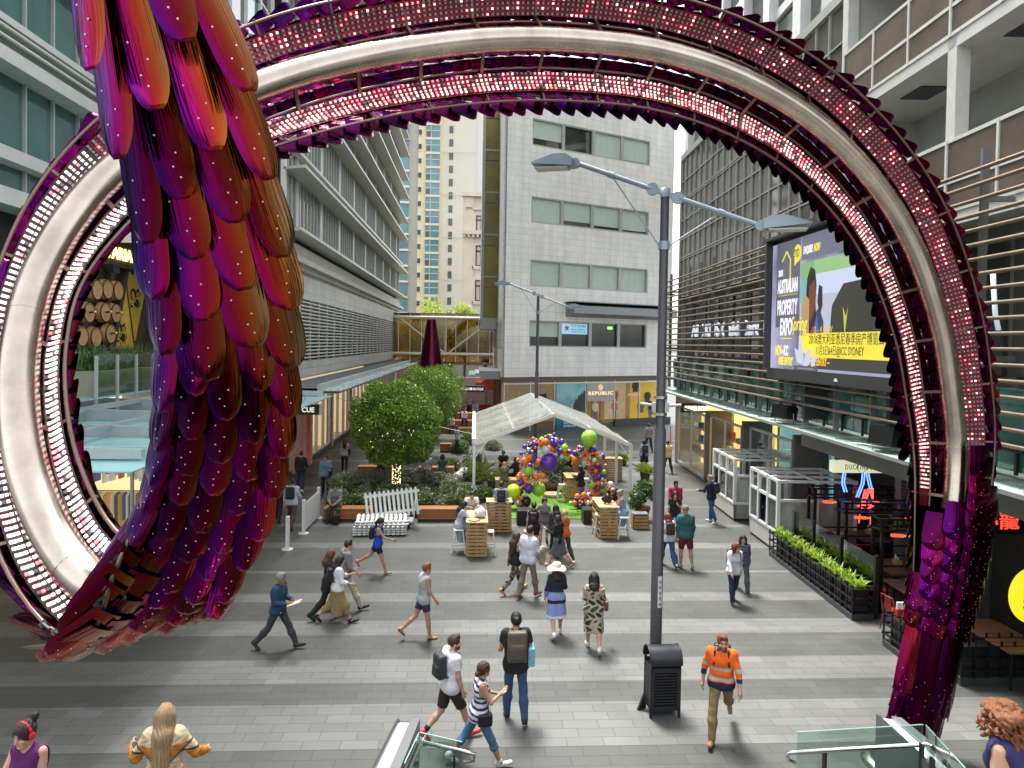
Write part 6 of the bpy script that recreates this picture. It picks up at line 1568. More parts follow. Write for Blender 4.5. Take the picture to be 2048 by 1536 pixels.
def palm(px, py, h, label, n=26):
	p = gz(px, py); t_ = thing('palm_plant', label, 'palm', (p.x, p.y, 0), 0, 'palms around the marquee')
	q = MB(); q.lathe([(.2, 0), (.26, .35), (.24, .36)], (0, 0, 0), 14); q.build('pot', mat('pot_dark', (.05, .045, .04), .6), t_)
	Q = []
	for k in range(n):
		a = nrng.uniform(0, 6.28); el = nrng.uniform(.3, 1.2); L = h * nrng.uniform(.7, 1.1)
		for i in range(26):
			t = i / 25; c = np.array([math.cos(a) * L * t * math.cos(el) * 1.1, math.sin(a) * L * t * math.cos(el) * 1.1, .3 + L * (t * math.sin(el) - .35 * t * t)])
			for sd_ in (-1, 1):
				side = np.array([-math.sin(a), math.cos(a), -.25]) * sd_; fw = np.array([math.cos(a), math.sin(a), 0]) * .6
				tip = c + (side + fw) * .22 * h * (1 - .6 * t); wv = np.array([0, 0, .012])
				Q.append(np.array([c - wv, (c + tip) / 2 - wv * 1.6, tip, (c + tip) / 2 + wv * 1.6]))
	leaf_obj('fronds', np.concatenate(Q), palm_l, t_)
palm(962, 960, 1.1, 'feathery palm left of the seated group inside the marquee'); palm(985, 975, .9, 'feathery palm behind the left bar table'); palm(940, 890, 1.0, 'tall feathery palm outside the left marquee post'); palm(1290, 960, .9, 'feathery palm leaning out at the right marquee post'); palm(1245, 930, .8, 'low palm inside the right side of the marquee')

# round clipped trees
fairy = mat('fairy_light', (1, .9, .6), .4, emit=(1, .8, .4), es=4)
def round_tree(px, pyc, Y, r_, n, label, lit=False):
	c = at(px, pyc, Y); t_ = thing('round_tree', label, 'tree', (c.x, Y, .3), 0, 'round clipped trees along the garden')
	zc = c.z - .3
	q = MB(); q.tube([(0, 0, 0), (.03, 0, zc * .4), (-.02, .02, zc * .62)], [.15, .12, .10], 10)
	for k in range(7):
		a = k * .9; q.tube([(0, 0, zc * .5), (math.cos(a) * r_ * .35, math.sin(a) * r_ * .35, zc * .85), (math.cos(a + .3) * r_ * .7, math.sin(a + .3) * r_ * .7, zc + r_ * .2)], [.07, .045, .015], 6)
	q.build('trunk', bark, t_)
	bl = [(0, 0, zc, r_ * .93, (1, 1, .98))]
	for k in range(46):
		d = nrng.normal(size=3); d /= np.linalg.norm(d); bl.append((d[0] * r_ * .74, d[1] * r_ * .74, zc + d[2] * r_ * .74, r_ * nrng.uniform(.2, .34)))
	P_ = blob_pts(nrng, n, bl, .72)
	ph = np.sin(P_[:, 0] * 7.1 + 1) * np.sin(P_[:, 1] * 6.3) * np.sin(P_[:, 2] * 7.7 + 2)
	P_ = P_[(ph > -.5) | (nrng.uniform(size=len(P_)) < .6)]
	P_ = P_[P_[:, 2] > zc - r_ * .82]
	leaf_obj('crown', leaves(P_, .062, nrng, .5, .25), leaf_g, t_)
	if lit:
		q = MB()
		for k in range(260):
			z = rnd.uniform(.05, zc * .62); a = rnd.uniform(0, 6.28); rr_ = .155 - .03 * z / zc + .02; q.sphere((rr_ * math.cos(a), rr_ * math.sin(a), z), .012, 5, 4)
		for k in range(45):
			d = nrng.normal(size=3); d /= np.linalg.norm(d); d[2] = -abs(d[2]) * .7; d[1] = -abs(d[1]); q.sphere((d[0] * r_ * .8, d[1] * r_ * .9, zc + d[2] * r_ * .9), .012, 5, 4)
		q.build('fairy_lights', fairy, t_)
round_tree(794, 848, 29.6, 2.0, 34000, 'nearest round clipped tree with fairy lights wound on its trunk', True)
round_tree(848, 803, 38.5, 2.05, 15000, 'middle round clipped tree behind the lit one')
round_tree(878, 785, 46, 2.0, 10000, 'farthest round clipped tree in the row')
ln = MB(); a, b_ = at(672, 795, 36), at(946, 868, 31); ln.tube([a + (b_ - a) * (k / 10) - Vector((0, 0, .12 * math.sin(math.pi * k / 10))) for k in range(11)], .012, 5)
ln.v = [tuple(Vector(v) - a) for v in ln.v]; single(ln, 'catenary_wire', white_p, 'thin white wire strung from the left shops to the marquee', 'wire', loc=tuple(a))

# ---------------------------------------------------------------- marquee
MQ = thing('clear_marquee', 'open sided marquee with clear gabled roof over the pop up bar', 'marquee', (.06, 28.9, 0))
mw = mat('marquee_white', (.80, .80, .77), .4, .2, var=.05)
x0, x1 = 0, 6.55; xm = 3.28; bay = 2.9; eav = 2.2; apx = 3.45; NB = 4
q = MB()
for k in range(NB + 1):
	y = k * bay
	for x in (x0, x1):
		if k in (0, NB) or x == x1 or k % 2 == 0: q.box(x - .06, x + .06, y - .05, y + .05, 0, eav)
each(q, 'post', mw, MQ)
q = MB()
for k in range(NB + 1):
	y = k * bay
	q.bar((x0, y, eav), (xm, y, apx), .07, .14); q.bar((xm, y, apx), (x1, y, eav), .07, .14)
each(q, 'rafter', mw, MQ)
q = MB()
for x, z in ((x0, eav), (x1, eav), (xm, apx), (xm / 2, (eav + apx) / 2), (xm * 1.5, (eav + apx) / 2)): q.bar((x, -.05, z), (x, NB * bay + .05, z), .06, .08)
for x, y0_, y1_ in ((x0, 0, .5), (x1, 0, .5)): q.bar((x, 0, eav - .6), (x + (.5 if x == 0 else -.5), 0, eav + .1), .04, .04)
each(q, 'purlin', mw, MQ)
roof_clear = clear_mat('clear_pvc', (.93, .94, .92), .06, .12, .30)
for k in range(NB):
	for sx, (xa, za, xb, zb) in enumerate(((x0 - .05, eav + .0, xm, apx), (xm, apx, x1 + .05, eav))):
		q = MB(); nx_ = 8; vs = []
		for i in range(nx_ + 1):
			for j in range(5):
				t = i / nx_; sag = -.05 * math.sin(math.pi * j / 4) + .012 * math.sin(i * 3.1 + j * 2.3 + k)
				vs.append((xa + (xb - xa) * t, k * bay + bay * j / 4, za + (zb - za) * t + .1 + sag))
		q.add(vs, [(i * 5 + j, (i + 1) * 5 + j, (i + 1) * 5 + j + 1, i * 5 + j + 1) for i in range(nx_) for j in range(4)], 0, True); q.build('roof_sheet', roof_clear, MQ)
q = MB(); q.box(x0 - .1, x0 + .06, 0, NB * bay, eav - .05, eav + .22); q.build('gutter', white_p, MQ)

# artificial grass and pop up bar furniture
turf_c = mat('artificial_grass', (.10, .24, .015), .9, var=.25, vs=8, bump=.6, bs=120)
q = MB(); q.box(0, 3.3, 0, 6.6, .004, .025); gp = gz(1012, 1038)
tf = single(q, 'artificial_grass_mat', turf_c, 'bright green artificial grass mat under the balloons', 'mat', loc=(gp.x, gp.y, 0))
ap = []
pal = mat('pallet_pine', (.42, .25, .10), .6, var=.25, vs=5); pal_top = mat('pine_top', (.55, .38, .18), .5, var=.15, vs=4)
def bar_table(px, py, label, w=.62, d=1.5, h=1.06, rz=0, p=None):
	p = p or gz(px, py); t_ = thing('pallet_bar_table', label, 'bar table', (p.x, p.y, 0), rz, 'pallet bar tables')
	q = MB(); q.bbox(-w / 2 - .02, w / 2 + .02, -.02, d, h - .04, h, .006); q.build('tabletop', pal_top, t_)
	q = MB()
	n = 9
	for k in range(n): z = .02 + k * (h - .08) / n; q.bbox(-w / 2, w / 2, 0, .022, z, z + .075, .004); q.bbox(-w / 2, w / 2, d - .05, d - .028, z, z + .075, .004)
	for k in range(n):
		z = .02 + k * (h - .08) / n
		if k % 2 == 0: q.box(-w / 2, -w / 2 + .02, .03, d - .06, z, z + .07); q.box(w / 2 - .02, w / 2, .03, d - .06, z, z + .07)
	q.build('slats', pal, t_)
	q = MB()
	for x in (-w / 2 + .03, -.03, w / 2 - .09):
		for y in (.022, d - .11): q.box(x, x + .06, y, y + .06, .02, h - .05)
	each(q, 'leg', pal, t_)
	return t_
bt1 = bar_table(953, 1115, 'pallet bar table in front at the left with food bags on top')
bt2 = bar_table(1217, 1078, 'pallet bar table at the right holding a black bag')
bt3 = bar_table(1148, 1008, 'pallet bar table in the middle of the green mat', .62, 1.1)
bt4 = bar_table(998, 1066, 'pallet bar table where the man with the black backpack stands', .85, .6)
bt5 = bar_table(1215, 962, 'far pallet bar table behind the right balloon column', 1.4, .6)
bt6 = bar_table(1150, 945, 'low pallet bar table at the far end of the green mat', .7, .9, .8)
low = bar_table(1012, 985, 'low pale table beside the seated group at the left of the balloons', .9, .6, .55)
stool_w = mat('stool_white', (.62, .62, .58), .35, .2, var=.05)
def stool(px, py, label, h=.72):
	p = gz(px, py); t_ = thing('metal_bar_stool', label, 'stool', (p.x, p.y, 0), 0, 'white metal bar stools')
	q = MB(); q.bbox(-.16, .16, -.16, .16, h - .05, h, .02); q.build('seat', stool_w, t_)
	for sx in (-1, 1):
		for sy in (-1, 1): q = MB(); q.bar((sx * .13, sy * .13, h - .04), (sx * .21, sy * .21, 0), .045, .045); q.build('leg', stool_w, t_)
	q = MB()
	for a, b_ in (((-1, -1), (1, -1)), ((1, -1), (1, 1)), ((1, 1), (-1, 1)), ((-1, 1), (-1, -1))): q.bar((a[0] * .18, a[1] * .18, .25), (b_[0] * .18, b_[1] * .18, .25), .02, .03)
	q.build('footrest', stool_w, t_); return t_
stool(917, 1104, 'white stool under the seated woman at the left bar table'); stool(977, 1108, 'empty white stool right of the left bar table'); stool(1246, 1076, 'white stool under the woman at the right bar table'); stool(1199, 1070, 'empty white stool left of the right bar table'); stool(1124, 1003, 'white stool at the middle bar table on the grass'); stool(941, 1076, 'white stool behind the seated man in white'); stool(1170, 990, 'white stool right of the middle bar table')
# crates and pots
p = gz(1279, 1056)
t_ = thing('crate_stool', 'slatted pine crate with grey cushion beside the right bar table', 'crate', (p.x, p.y, 0))
q = MB()
for k in range(4): q.bbox(-.28, .28, -.2, -.18, .02 + k * .12, .115 + k * .12, .004); q.bbox(-.28, -.26, -.2, .2, .02 + k * .12, .115 + k * .12, .004); q.bbox(.26, .28, -.2, .2, .02 + k * .12, .115 + k * .12, .004)
q.box(-.26, .26, .18, .2, .02, .48); q.build('slats', pal, t_)
q = MB(); q.bbox(-.28, .28, -.2, .2, .49, .55, .02); q.build('cushion', grey_p, t_)
terra = mat('terracotta', (.30, .10, .05), .6, var=.15)
p = gz(1291, 1040); t_ = thing('potted_shrub', 'dark leafy shrub in a terracotta pot by the right marquee post', 'potted plant', (p.x - .1, p.y, 0))
q = MB(); q.lathe([(.17, 0), (.25, .42), (.27, .42), (.27, .5), (.23, .5)], (0, 0, 0), 18); q.build('pot', terra, t_)
leaf_obj('foliage', leaves(blob_pts(nrng, 2600, [(nrng.normal(0, .25), nrng.normal(0, .2), .95 + nrng.normal(0, .22), .3) for _ in range(9)], .3), .06, nrng), leaf_d, t_)
p = gz(1103, 982); t_ = thing('potted_shrub', 'leafy shrub in a wide bronze bowl in the middle of the grass', 'potted plant', (p.x, p.y, 0))
q = MB(); q.lathe([(.2, 0), (.38, .2), (.42, .38), (.36, .38)], (0, 0, 0), 18); q.build('pot', mat('bronze_bowl', (.16, .07, .04), .4), t_)
leaf_obj('foliage', leaves(blob_pts(nrng, 1600, [(nrng.normal(0, .25), nrng.normal(0, .2), .9 + nrng.normal(0, .2), .3) for _ in range(8)], .3), .07, nrng), leaf_d, t_)
p = gz(1103, 990); q = MB(); q.lathe([(.38, 0), (.42, .12), (.3, .14)], (0, 0, 0), 20); single(q, 'round_floor_cushion', pal_top, 'round straw coloured floor cushion before the bronze bowl', 'cushion', loc=(p.x, p.y - .35, .026))
for i, (px, py, w_) in enumerate(((1048, 1051, .5), (1184, 1049, .62))):
	p = gz(px, py); q = MB(); q.bbox(-w_ / 2, w_ / 2, 0, .55, 0, .52, .015); single(q, 'black_plinth_box', black_p, ['black square plinth under the left end of the balloon garland', 'black square plinth under the right end of the balloon garland'][i], 'plinth', 'black plinths of the balloon garland', (p.x, p.y, 0))

# balloon garland
GY0 = gp.y + 1.6
bx = lambda px: at(px, 950, GY0).x
bzz = lambda py: at(1110, py, GY0).z
bg_ = thing('balloon_garland', 'big arch garland of purple, orange and green balloons over the grass', 'balloon garland', (bx(1115), GY0, 0))
def bmat(n, c): return mat('balloon_' + n, c, .28, var=.03, spec=.6)
bm_ = dict(p=bmat('purple', (.11, .035, .36)), o=bmat('orange', (.86, .20, .012)), g=bmat('green', (.30, .62, .04)), y=bmat('yellow_green', (.56, .72, .03)), k=bmat('black', (.018, .016, .018)), s=mat('balloon_silver', (.55, .55, .56), .2, .7, var=.05), w=bmat('white', (.72, .72, .72)))
big = [(1175, 875, 15, 'g'), (1097, 925, 17, 'p'), (1027, 981, 13, 'y'), (1078, 979, 13, 'g'), (1052, 1004, 11, 'k'), (1180, 1012, 11, 'k'), (1228, 988, 13, 'k'), (1090, 897, 9, 'w'), (1057, 975, 9, 'p'), (1126, 895, 8, 'g'), (1087, 888, 9, 'o'), (1068, 888, 7, 'p'), (1183, 902, 9, 'p'), (1207, 981, 8.5, 'g'),
 (1181, 938, 8.5, 'o'), (1197, 934, 8, 'p'), (1205, 965, 9, 'o'), (1049, 921, 7.5, 'o'), (1064, 919, 7.5, 'p'), (1055, 941, 9, 'g'), (1075, 925, 6.5, 'o'), (1167, 898, 6.5, 'g'), (1136, 904, 6, 'o'), (1134, 916, 6, 'g'), (1146, 917, 5.5, 'o'), (1103, 879, 6, 'p'), (1107, 886, 6, 'p'), (1082, 879, 5.5, 'g'), (1122, 883, 6, 'p'), (1156, 994, 6, 'o'), (1167, 989, 6, 'o'), (1194, 986, 8, 'o'), (1202, 1003, 7, 'o'),
 (1032, 996, 6, 'o'), (1043, 965, 8, 'p'), (1072, 953, 7, 'o'), (1085, 950, 6, 'o'), (1110, 900, 6, 'o'), (1103, 897, 6, 'o'), (1197, 951, 6, 'o'), (1206, 950, 6, 'k'), (1152, 908, 5, 'p'), (1158, 903, 5, 'g'), (1173, 908, 6, 'p'), (1120, 907, 6, 'p'), (1060, 902, 6, 'p'), (1055, 900, 5, 's'), (1053, 907, 4, 's'), (1184, 967, 6, 'g'), (1190, 975, 5, 'p'), (1150, 1005, 5, 'o'), (1160, 1012, 6, 'k'), (1041, 1009, 6, 'o'), (1030, 984, 6, 'p'), (1026, 1003, 6, 'p'), (1046, 957, 5, 'p'), (1183, 925, 5, 'o'), (1198, 914, 5, 's')]
allb = [(bx(x), bzz(y), r_ / 1400 * GY0 * 1.08, c, nrng.uniform(-.25, .1)) for x, y, r_, c in big]
path = [(1042, 1008), (1036, 990), (1056, 966), (1052, 942), (1050, 922), (1060, 902), (1078, 884), (1100, 880), (1112, 893), (1130, 902), (1150, 908), (1168, 902), (1183, 908), (1196, 922), (1184, 936), (1196, 948), (1202, 962), (1190, 978), (1204, 992), (1168, 998), (1152, 1004)]
tries = 0
while len(allb) < 280 and tries < 6000:
	tries += 1
	i = rnd.randrange(len(path) - 1); t = rnd.random(); x = path[i][0] * (1 - t) + path[i + 1][0] * t + rnd.gauss(0, 7); y = path[i][1] * (1 - t) + path[i + 1][1] * t + rnd.gauss(0, 6)
	r_ = rnd.choice((2.6, 3.4, 4, 5, 6, 6.6)); c = rnd.choice('oooooppppgskw')
	cand = (bx(x), bzz(y), r_ / 1400 * GY0, c, rnd.uniform(-.35, .3))
	if all((cand[0] - b[0]) ** 2 + (cand[1] - b[1]) ** 2 + (cand[4] - b[4]) ** 2 > ((cand[2] + b[2]) * .62) ** 2 for b in allb): allb.append(cand)
chain = []
for ctr in ((1068, 957, 20, 5, 200, 340), (1207, 985, 13, 18, -80, 90), (1185, 915, 16, 12, 60, 230), (1180, 996, 24, 6, 200, 350)):
	for a in range(ctr[4], ctr[5], 22): allb.append((bx(ctr[0] + ctr[2] * math.cos(R(a))), bzz(ctr[1] - ctr[3] * math.sin(R(a))), .055, 'o', -.4))
order = sorted(range(len(allb)), key=lambda i: -allb[i][2]); rest = {}
gx = bx(1115)
for rank, i in enumerate(order):
	x, z, r_, c, dy = allb[i]
	if rank < 100:
		q = MB(); q.sphere((x - gx, dy, z), r_, 18, 12, 0, (1, 1, 1.06)); q.lathe([(r_ * .1, -r_ * 1.16), (r_ * .03, -r_ * 1.04)], (x - gx, dy, z), 6); q.build('balloon', bm_[c], bg_)
	else: rest.setdefault(c, []).append((x - gx, dy, z, r_))
q = MB()
for k, c in enumerate(rest):
	for x, y, z, r_ in rest[c]: q.sphere((x, y, z), r_, 10, 7, k)
q.build('balloons', [bm_[c] for c in rest], bg_, kind='stuff')
q = MB(); q.tube([(bx(x) - gx, .05, bzz(y)) for x, y in path], .03, 6); q.build('frame', dark_p, bg_)

# bags and food on the tables
plast = mat('plastic_bag', (.66, .70, .74), .3, var=.1)
def lumpy(name, label, cat, loc, r_, sc, m, seed=1):
	q = MB(); q.sphere((0, 0, r_ * sc[2]), r_, 16, 12, 0, sc); rr2 = random.Random(seed); a, b_, c = [rr2.uniform(0, 6) for _ in range(3)]
	q.v = [(x * (1 + .16 * math.sin(z * 22 + a) * math.sin(x * 17 + b_)), y * (1 + .16 * math.sin(z * 19 + c)), max(0, z * (1 + .1 * math.sin(x * 25 + a)))) for x, y, z in q.v]
	q.tube([(-.05, 0, r_ * sc[2] * 1.85), (-.03, 0, r_ * sc[2] * 2.3), (.03, 0, r_ * sc[2] * 2.3), (.05, 0, r_ * sc[2] * 1.85)], .012, 5)
	return single(q, name, m, label, cat, loc=loc)
lumpy('plastic_bag', 'white plastic takeaway bag on the left bar table', 'bag', (bt1.location.x + .1, bt1.location.y + .55, 1.06), .2, (1, .8, .8), plast)
lumpy('black_bag', 'black handbag on the right bar table', 'bag', (bt2.location.x + .02, bt2.location.y + .5, 1.06), .2, (.9, .7, .8), black_p, 4)
q = MB(); q.lathe([(.14, 0), (.17, .02), (.12, .04)], (0, 0, 0), 16); single(q, 'paper_plate', pal_top, 'flat paper tray of food on the left bar table', 'plate', loc=(bt1.location.x - .08, bt1.location.y + .2, 1.06))
lumpy('white_bundle', 'white wrapped bundle by the hedge behind the marquee post', 'bundle', tuple(gz(928, 962)), .38, (1, .8, .75), white_p, 6)
wl = MB(); wl.box(-.06, .06, -.03, .03, 0, 1.0); single(wl, 'white_side_post', white_p, 'short white post beside the seated group in the marquee', 'post', loc=tuple(gz(966, 940)))

# far end: barrier, stepped seats, cone, kiosk
p = gz(930, 852)
fb = thing('mesh_barrier', 'red and blue mesh construction barrier at the far end of the mall', 'barrier', (gz(885, 840).x, 62, 0))
q = MB(); q.box(.2, 7.2, 0, .06, .9, 2.2); q.build('mesh', clear_mat('blue_red_mesh', (.45, .22, .25), .1, .3, .25), fb)
q = MB(); q.box(0, 7.4, -.15, .12, .1, .9); q.build('rail', mat('barrier_red', (.50, .03, .03), .5), fb)
q = MB()
for k in range(5): q.box(.1 + k * 1.75, .18 + k * 1.75, -.05, .1, .0, 2.3)
each(q, 'post', grey_p, fb)
hb_ = thing('hoarding', 'pale pink painted hoarding behind the red barrier', 'hoarding', (-5.0, 68, 0))
q = MB(); q.box(0, 9, 0, .2, 0, 3.0); q.build('panel', mat('pale_pink', (.62, .48, .42), .7), hb_)
q = MB(); q.box(5.2, 8.6, -.6, -.2, .8, 2.6); q.prism([(5.0, .6), (8.8, .6), (8.4, 2.5), (7.6, 3.0), (6.2, 3.0), (5.5, 2.4)], lambda u, v: (u, -.7, v), lambda u, v: (u, -.6, v)); q.build('orange_cover', mat('orange_cover', (.55, .08, .03), .6, var=.4, vs=2), hb_)
tiers = thing('stepped_seating', 'timber stepped seating where people sit at the far end', 'seating', (gz(893, 850).x, 49, 0))
for k in range(3): q = MB(); q.bbox(-.3, 3.2, k * .9, k * .9 + .9, 0, .42 * (k + 1), .03); q.build('step', bench_m, tiers)
p = gz(1341, 884)
cn = thing('traffic_marker', 'slim orange delineator post with white band at the far right walkway', 'traffic post', (p.x, p.y, 0))
q = MB(); q.lathe([(.22, 0), (.2, .06), (.06, .08), (.055, 1.0), (.03, 1.05)], (0, 0, 0), 14); q.build('body', mat('marker_orange', (.75, .10, .02), .5), cn)
q = MB(); q.lathe([(.062, .7), (.062, .9)], (0, 0, 0), 14); q.build('band', white_p, cn)
t_ = thing('totem_sign', 'thin dark totem sign with white vertical lettering behind the balloons', 'sign', (at(1071, 860, 39).x, 39, 0))
q = MB(); q.bbox(-.12, .12, -.05, .05, 0, 2.2, .01); q.build('post', dark_p, t_)
q = MB(); q.box(-.05, .05, -.06, -.051, .9, 1.9); q.build('panel', white_p, t_)

# ---------------------------------------------------------------- stairs, escalator ends and balustrades near the camera
stm = mat('stair_stone', (.16, .16, .15), .6, var=.15)
for nm, x0_, x1_ in (('stairs', -8.0, -1.9), ):
	q = MB()
	for k in range(11): q.box(x0_, x1_, 9.2 - (k + 1) * .363, 9.2 - k * .363, 0, .165 * (k + 1))
	tag(q.build(nm, stm, kind='structure'), 'wide stone stairs rising towards the viewer', 'stairs', kind='structure')
q = MB()
for k in range(22): q.box(1.4, 8.0, 9.0 - (k + 1) * .31, 9.0 - k * .31, 0, .165 * (k + 1))
q.box(-12, 12, -8, 1.6, 3.4, 3.63)
tag(q.build('upper_walkway', stm, kind='structure'), 'upper walkway and stairs on the right', 'walkway', kind='structure')
led_strip = mat('white_lit_strip', (.8, .85, .85), .4, emit=(.85, .95, .95), es=.55)
def escalator_wall(a, d, label, L=5.8, sl=.25):
	"""low wall with a lit strip on its sloping top, running up towards the viewer"""
	p = gz(*a, 1.05); ang = math.atan2(d[1], d[0]); t_ = thing('escalator_balustrade', label, 'balustrade', (p.x, p.y, 0), ang, 'escalator balustrades')
	for nm, (y0_, y1_, m_, dz) in (('side_panel', (-.13, -.09, dark_p, .04)), ('wall', (-.09, .07, dark_p, 0)), ('side_panel', (.07, .20, grey_p, .05))):
		q = MB(); vs = [(0, y0_, 0), (L, y0_, 0), (L, y1_, 0), (0, y1_, 0), (0, y0_, 1.0 + dz), (L, y0_, 1.0 + L * sl + dz), (L, y1_, 1.0 + L * sl + dz), (0, y1_, 1.0 + dz)]
		q.add(vs, [(0, 3, 2, 1), (4, 5, 6, 7), (0, 1, 5, 4), (1, 2, 6, 5), (2, 3, 7, 6), (3, 0, 4, 7)]); q.build(nm, m_, t_)
	q = MB(); c0 = 1.0 + .01
	q.add([(.1, -.085, c0 + .1 * sl), (L, -.085, c0 + L * sl), (L, .065, c0 + L * sl), (.1, .065, c0 + .1 * sl)], [(0, 1, 2, 3)]); q.build('lit_strip', led_strip, t_); return t_
ew1 = escalator_wall((812, 1436), (-.04, -1), 'dark escalator balustrade with white lit strip left of the striped top woman')
ew2 = escalator_wall((1772, 1430), (-.40, -1), 'dark escalator balustrade with white lit strip before the arch foot', sl=.33)
def glass_rail(pts, label, zt=1.0, posts=True):
	"""glass panels along floor points with black posts and steel handrail"""
	o = Vector(pts[0]); t_ = thing('glass_handrail', label, 'handrail', tuple(o), 0, 'glass balustrades with steel handrails')
	for k in range(len(pts) - 1):
		a, b_ = Vector(pts[k]) - o, Vector(pts[k + 1]) - o
		n = max(1, int((b_ - a).length / .75))
		for i in range(n):
			c, d = a.lerp(b_, i / n + .015), a.lerp(b_, (i + 1) / n - .015)
			q = MB(); u = Vector((0, 0, 1)); s_ = (d - c).cross(u).normalized() * .006; q.quad(c + u * .08, d + u * .08, d + u * (zt + .12), c + u * (zt + .12)); q.build('glass_panel', glass_tint, t_)
			q = MB(); q.bar(c + u * (zt + .12), d + u * (zt + .12), .012, .006); q.build('glass_edge', mat('glass_edge_green', (.30, .5, .44), .2), t_)
			m_ = c.lerp(d, .2); nn = Vector((s_.x, s_.y, 0)).normalized()
			q = MB(); q.bar(m_ + nn * .05, m_ + nn * .05 + u * (zt - .08), .025, .06); q.bar(m_ + nn * .0, m_ + nn * .09 + u * .0, .06, .05); q.lathe([(.04, -.03), (.04, .03)], tuple(m_ + nn * .09 + u * .35), 10, axis='y'); q.build('post', black_p, t_)
	q = MB(); nn = Vector(((Vector(pts[1]) - o).cross(Vector((0, 0, 1))).normalized()))
	hp = [Vector(p_) - o + nn * .09 + Vector((0, 0, zt - .05)) for p_ in pts]
	first = (hp[0] - hp[1]).normalized()
	q.tube([hp[0] + first * .02 + nn * .0 + Vector((-.02, 0, -.12)), hp[0] + first * .12 + Vector((0, .0, -.08)), hp[0] + first * .13, hp[0] + first * .02] + hp[0:], .024, 10); q.build('handrail', steel, t_); return t_
z0 = 1.15
a = gz(1590, 1495, 2.0); b_ = gz(1850, 1470, 2.1); c = gz(1975, 1620, 3.2)
glass_rail([(a.x, a.y, 1.05), (b_.x, b_.y, 1.10), (c.x, c.y, 2.2)], 'glass balustrade and bent steel handrail at the lower right')
a = gz(925, 1512, 1.45); b_ = gz(838, 1492, 1.5); c = gz(818, 1560, 1.9)
glass_rail([(a.x, a.y, .55), (b_.x, b_.y, .6), (c.x - .05, c.y, 1.0)], 'glass balustrade and bent steel handrail at the lower middle', .95)
# ================================================================ PEOPLE (bodies grown as one smooth implicit surface)
def vcol_mat(name, rough, bump=0, bs=60, sub=0, streak=False, spec=.4):
	m, t, b = nmat(name); N, L = t.nodes.new, t.links.new
	a = N('ShaderNodeAttribute'); a.attribute_name = 'Col'; tc = N('ShaderNodeTexCoord')
	nz = N('ShaderNodeTexNoise'); nz.inputs['Scale'].default_value = 14; nz.inputs['Detail'].default_value = 4
	mp = N('ShaderNodeMapping'); mp.inputs['Scale'].default_value = (6, 6, .8) if streak else (1, 1, 1)
	L(tc.outputs['Object'], mp.inputs[0]); L(mp.outputs[0], nz.inputs['Vector'])
	mr = N('ShaderNodeMapRange'); mr.inputs[1].default_value = .3; mr.inputs[2].default_value = .7; mr.inputs[3].default_value = .72 if streak else .88; mr.inputs[4].default_value = 1.3 if streak else 1.1
	L(nz.outputs[0], mr.inputs[0]); vm = N('ShaderNodeVectorMath'); vm.operation = 'SCALE'
	L(a.outputs['Color'], vm.inputs[0]); L(mr.outputs[0], vm.inputs['Scale']); L(vm.outputs[0], b.inputs['Base Color'])
	b.inputs['Roughness'].default_value = rough; b.inputs['Specular IOR Level'].default_value = spec
	if sub: b.inputs['Subsurface Weight'].default_value = sub; b.inputs['Subsurface Scale'].default_value = .01; b.inputs['Subsurface Radius'].default_value = (1, .4, .2)
	if bump:
		n2 = N('ShaderNodeTexNoise'); n2.inputs['Scale'].default_value = bs; n2.inputs['Detail'].default_value = 3; L(mp.outputs[0], n2.inputs['Vector'])
		bu = N('ShaderNodeBump'); bu.inputs['Strength'].default_value = bump; bu.inputs['Distance'].default_value = .01; L(n2.outputs[0], bu.inputs['Height']); L(bu.outputs[0], b.inputs['Normal'])
	return m
skin_m = vcol_mat('skin', .48, 0, sub=.08); cloth_m = vcol_mat('cloth', .82, .5, 22); hair_m = vcol_mat('hair', .42, .8, 30, streak=True); leather_m = vcol_mat('leather_and_rubber', .45, .15, 40)
V3 = lambda *a: np.array(a, float)
def nrm(v): return v / (np.linalg.norm(v) + 1e-9)
def cap(a, b, ra, rb, k=.02, clip=None): return ('c', np.array(a, float), np.array(b, float), ra, rb, k, clip)
def ell(c, r, Rm=None, k=.02, clip=None): return ('e', np.array(c, float), np.array(r, float), Rm, None, k, clip)
def rbox(c, hs_, Rm, rad, k=.02): return ('b', np.array(c, float), np.array(hs_, float), Rm, rad, k, None)
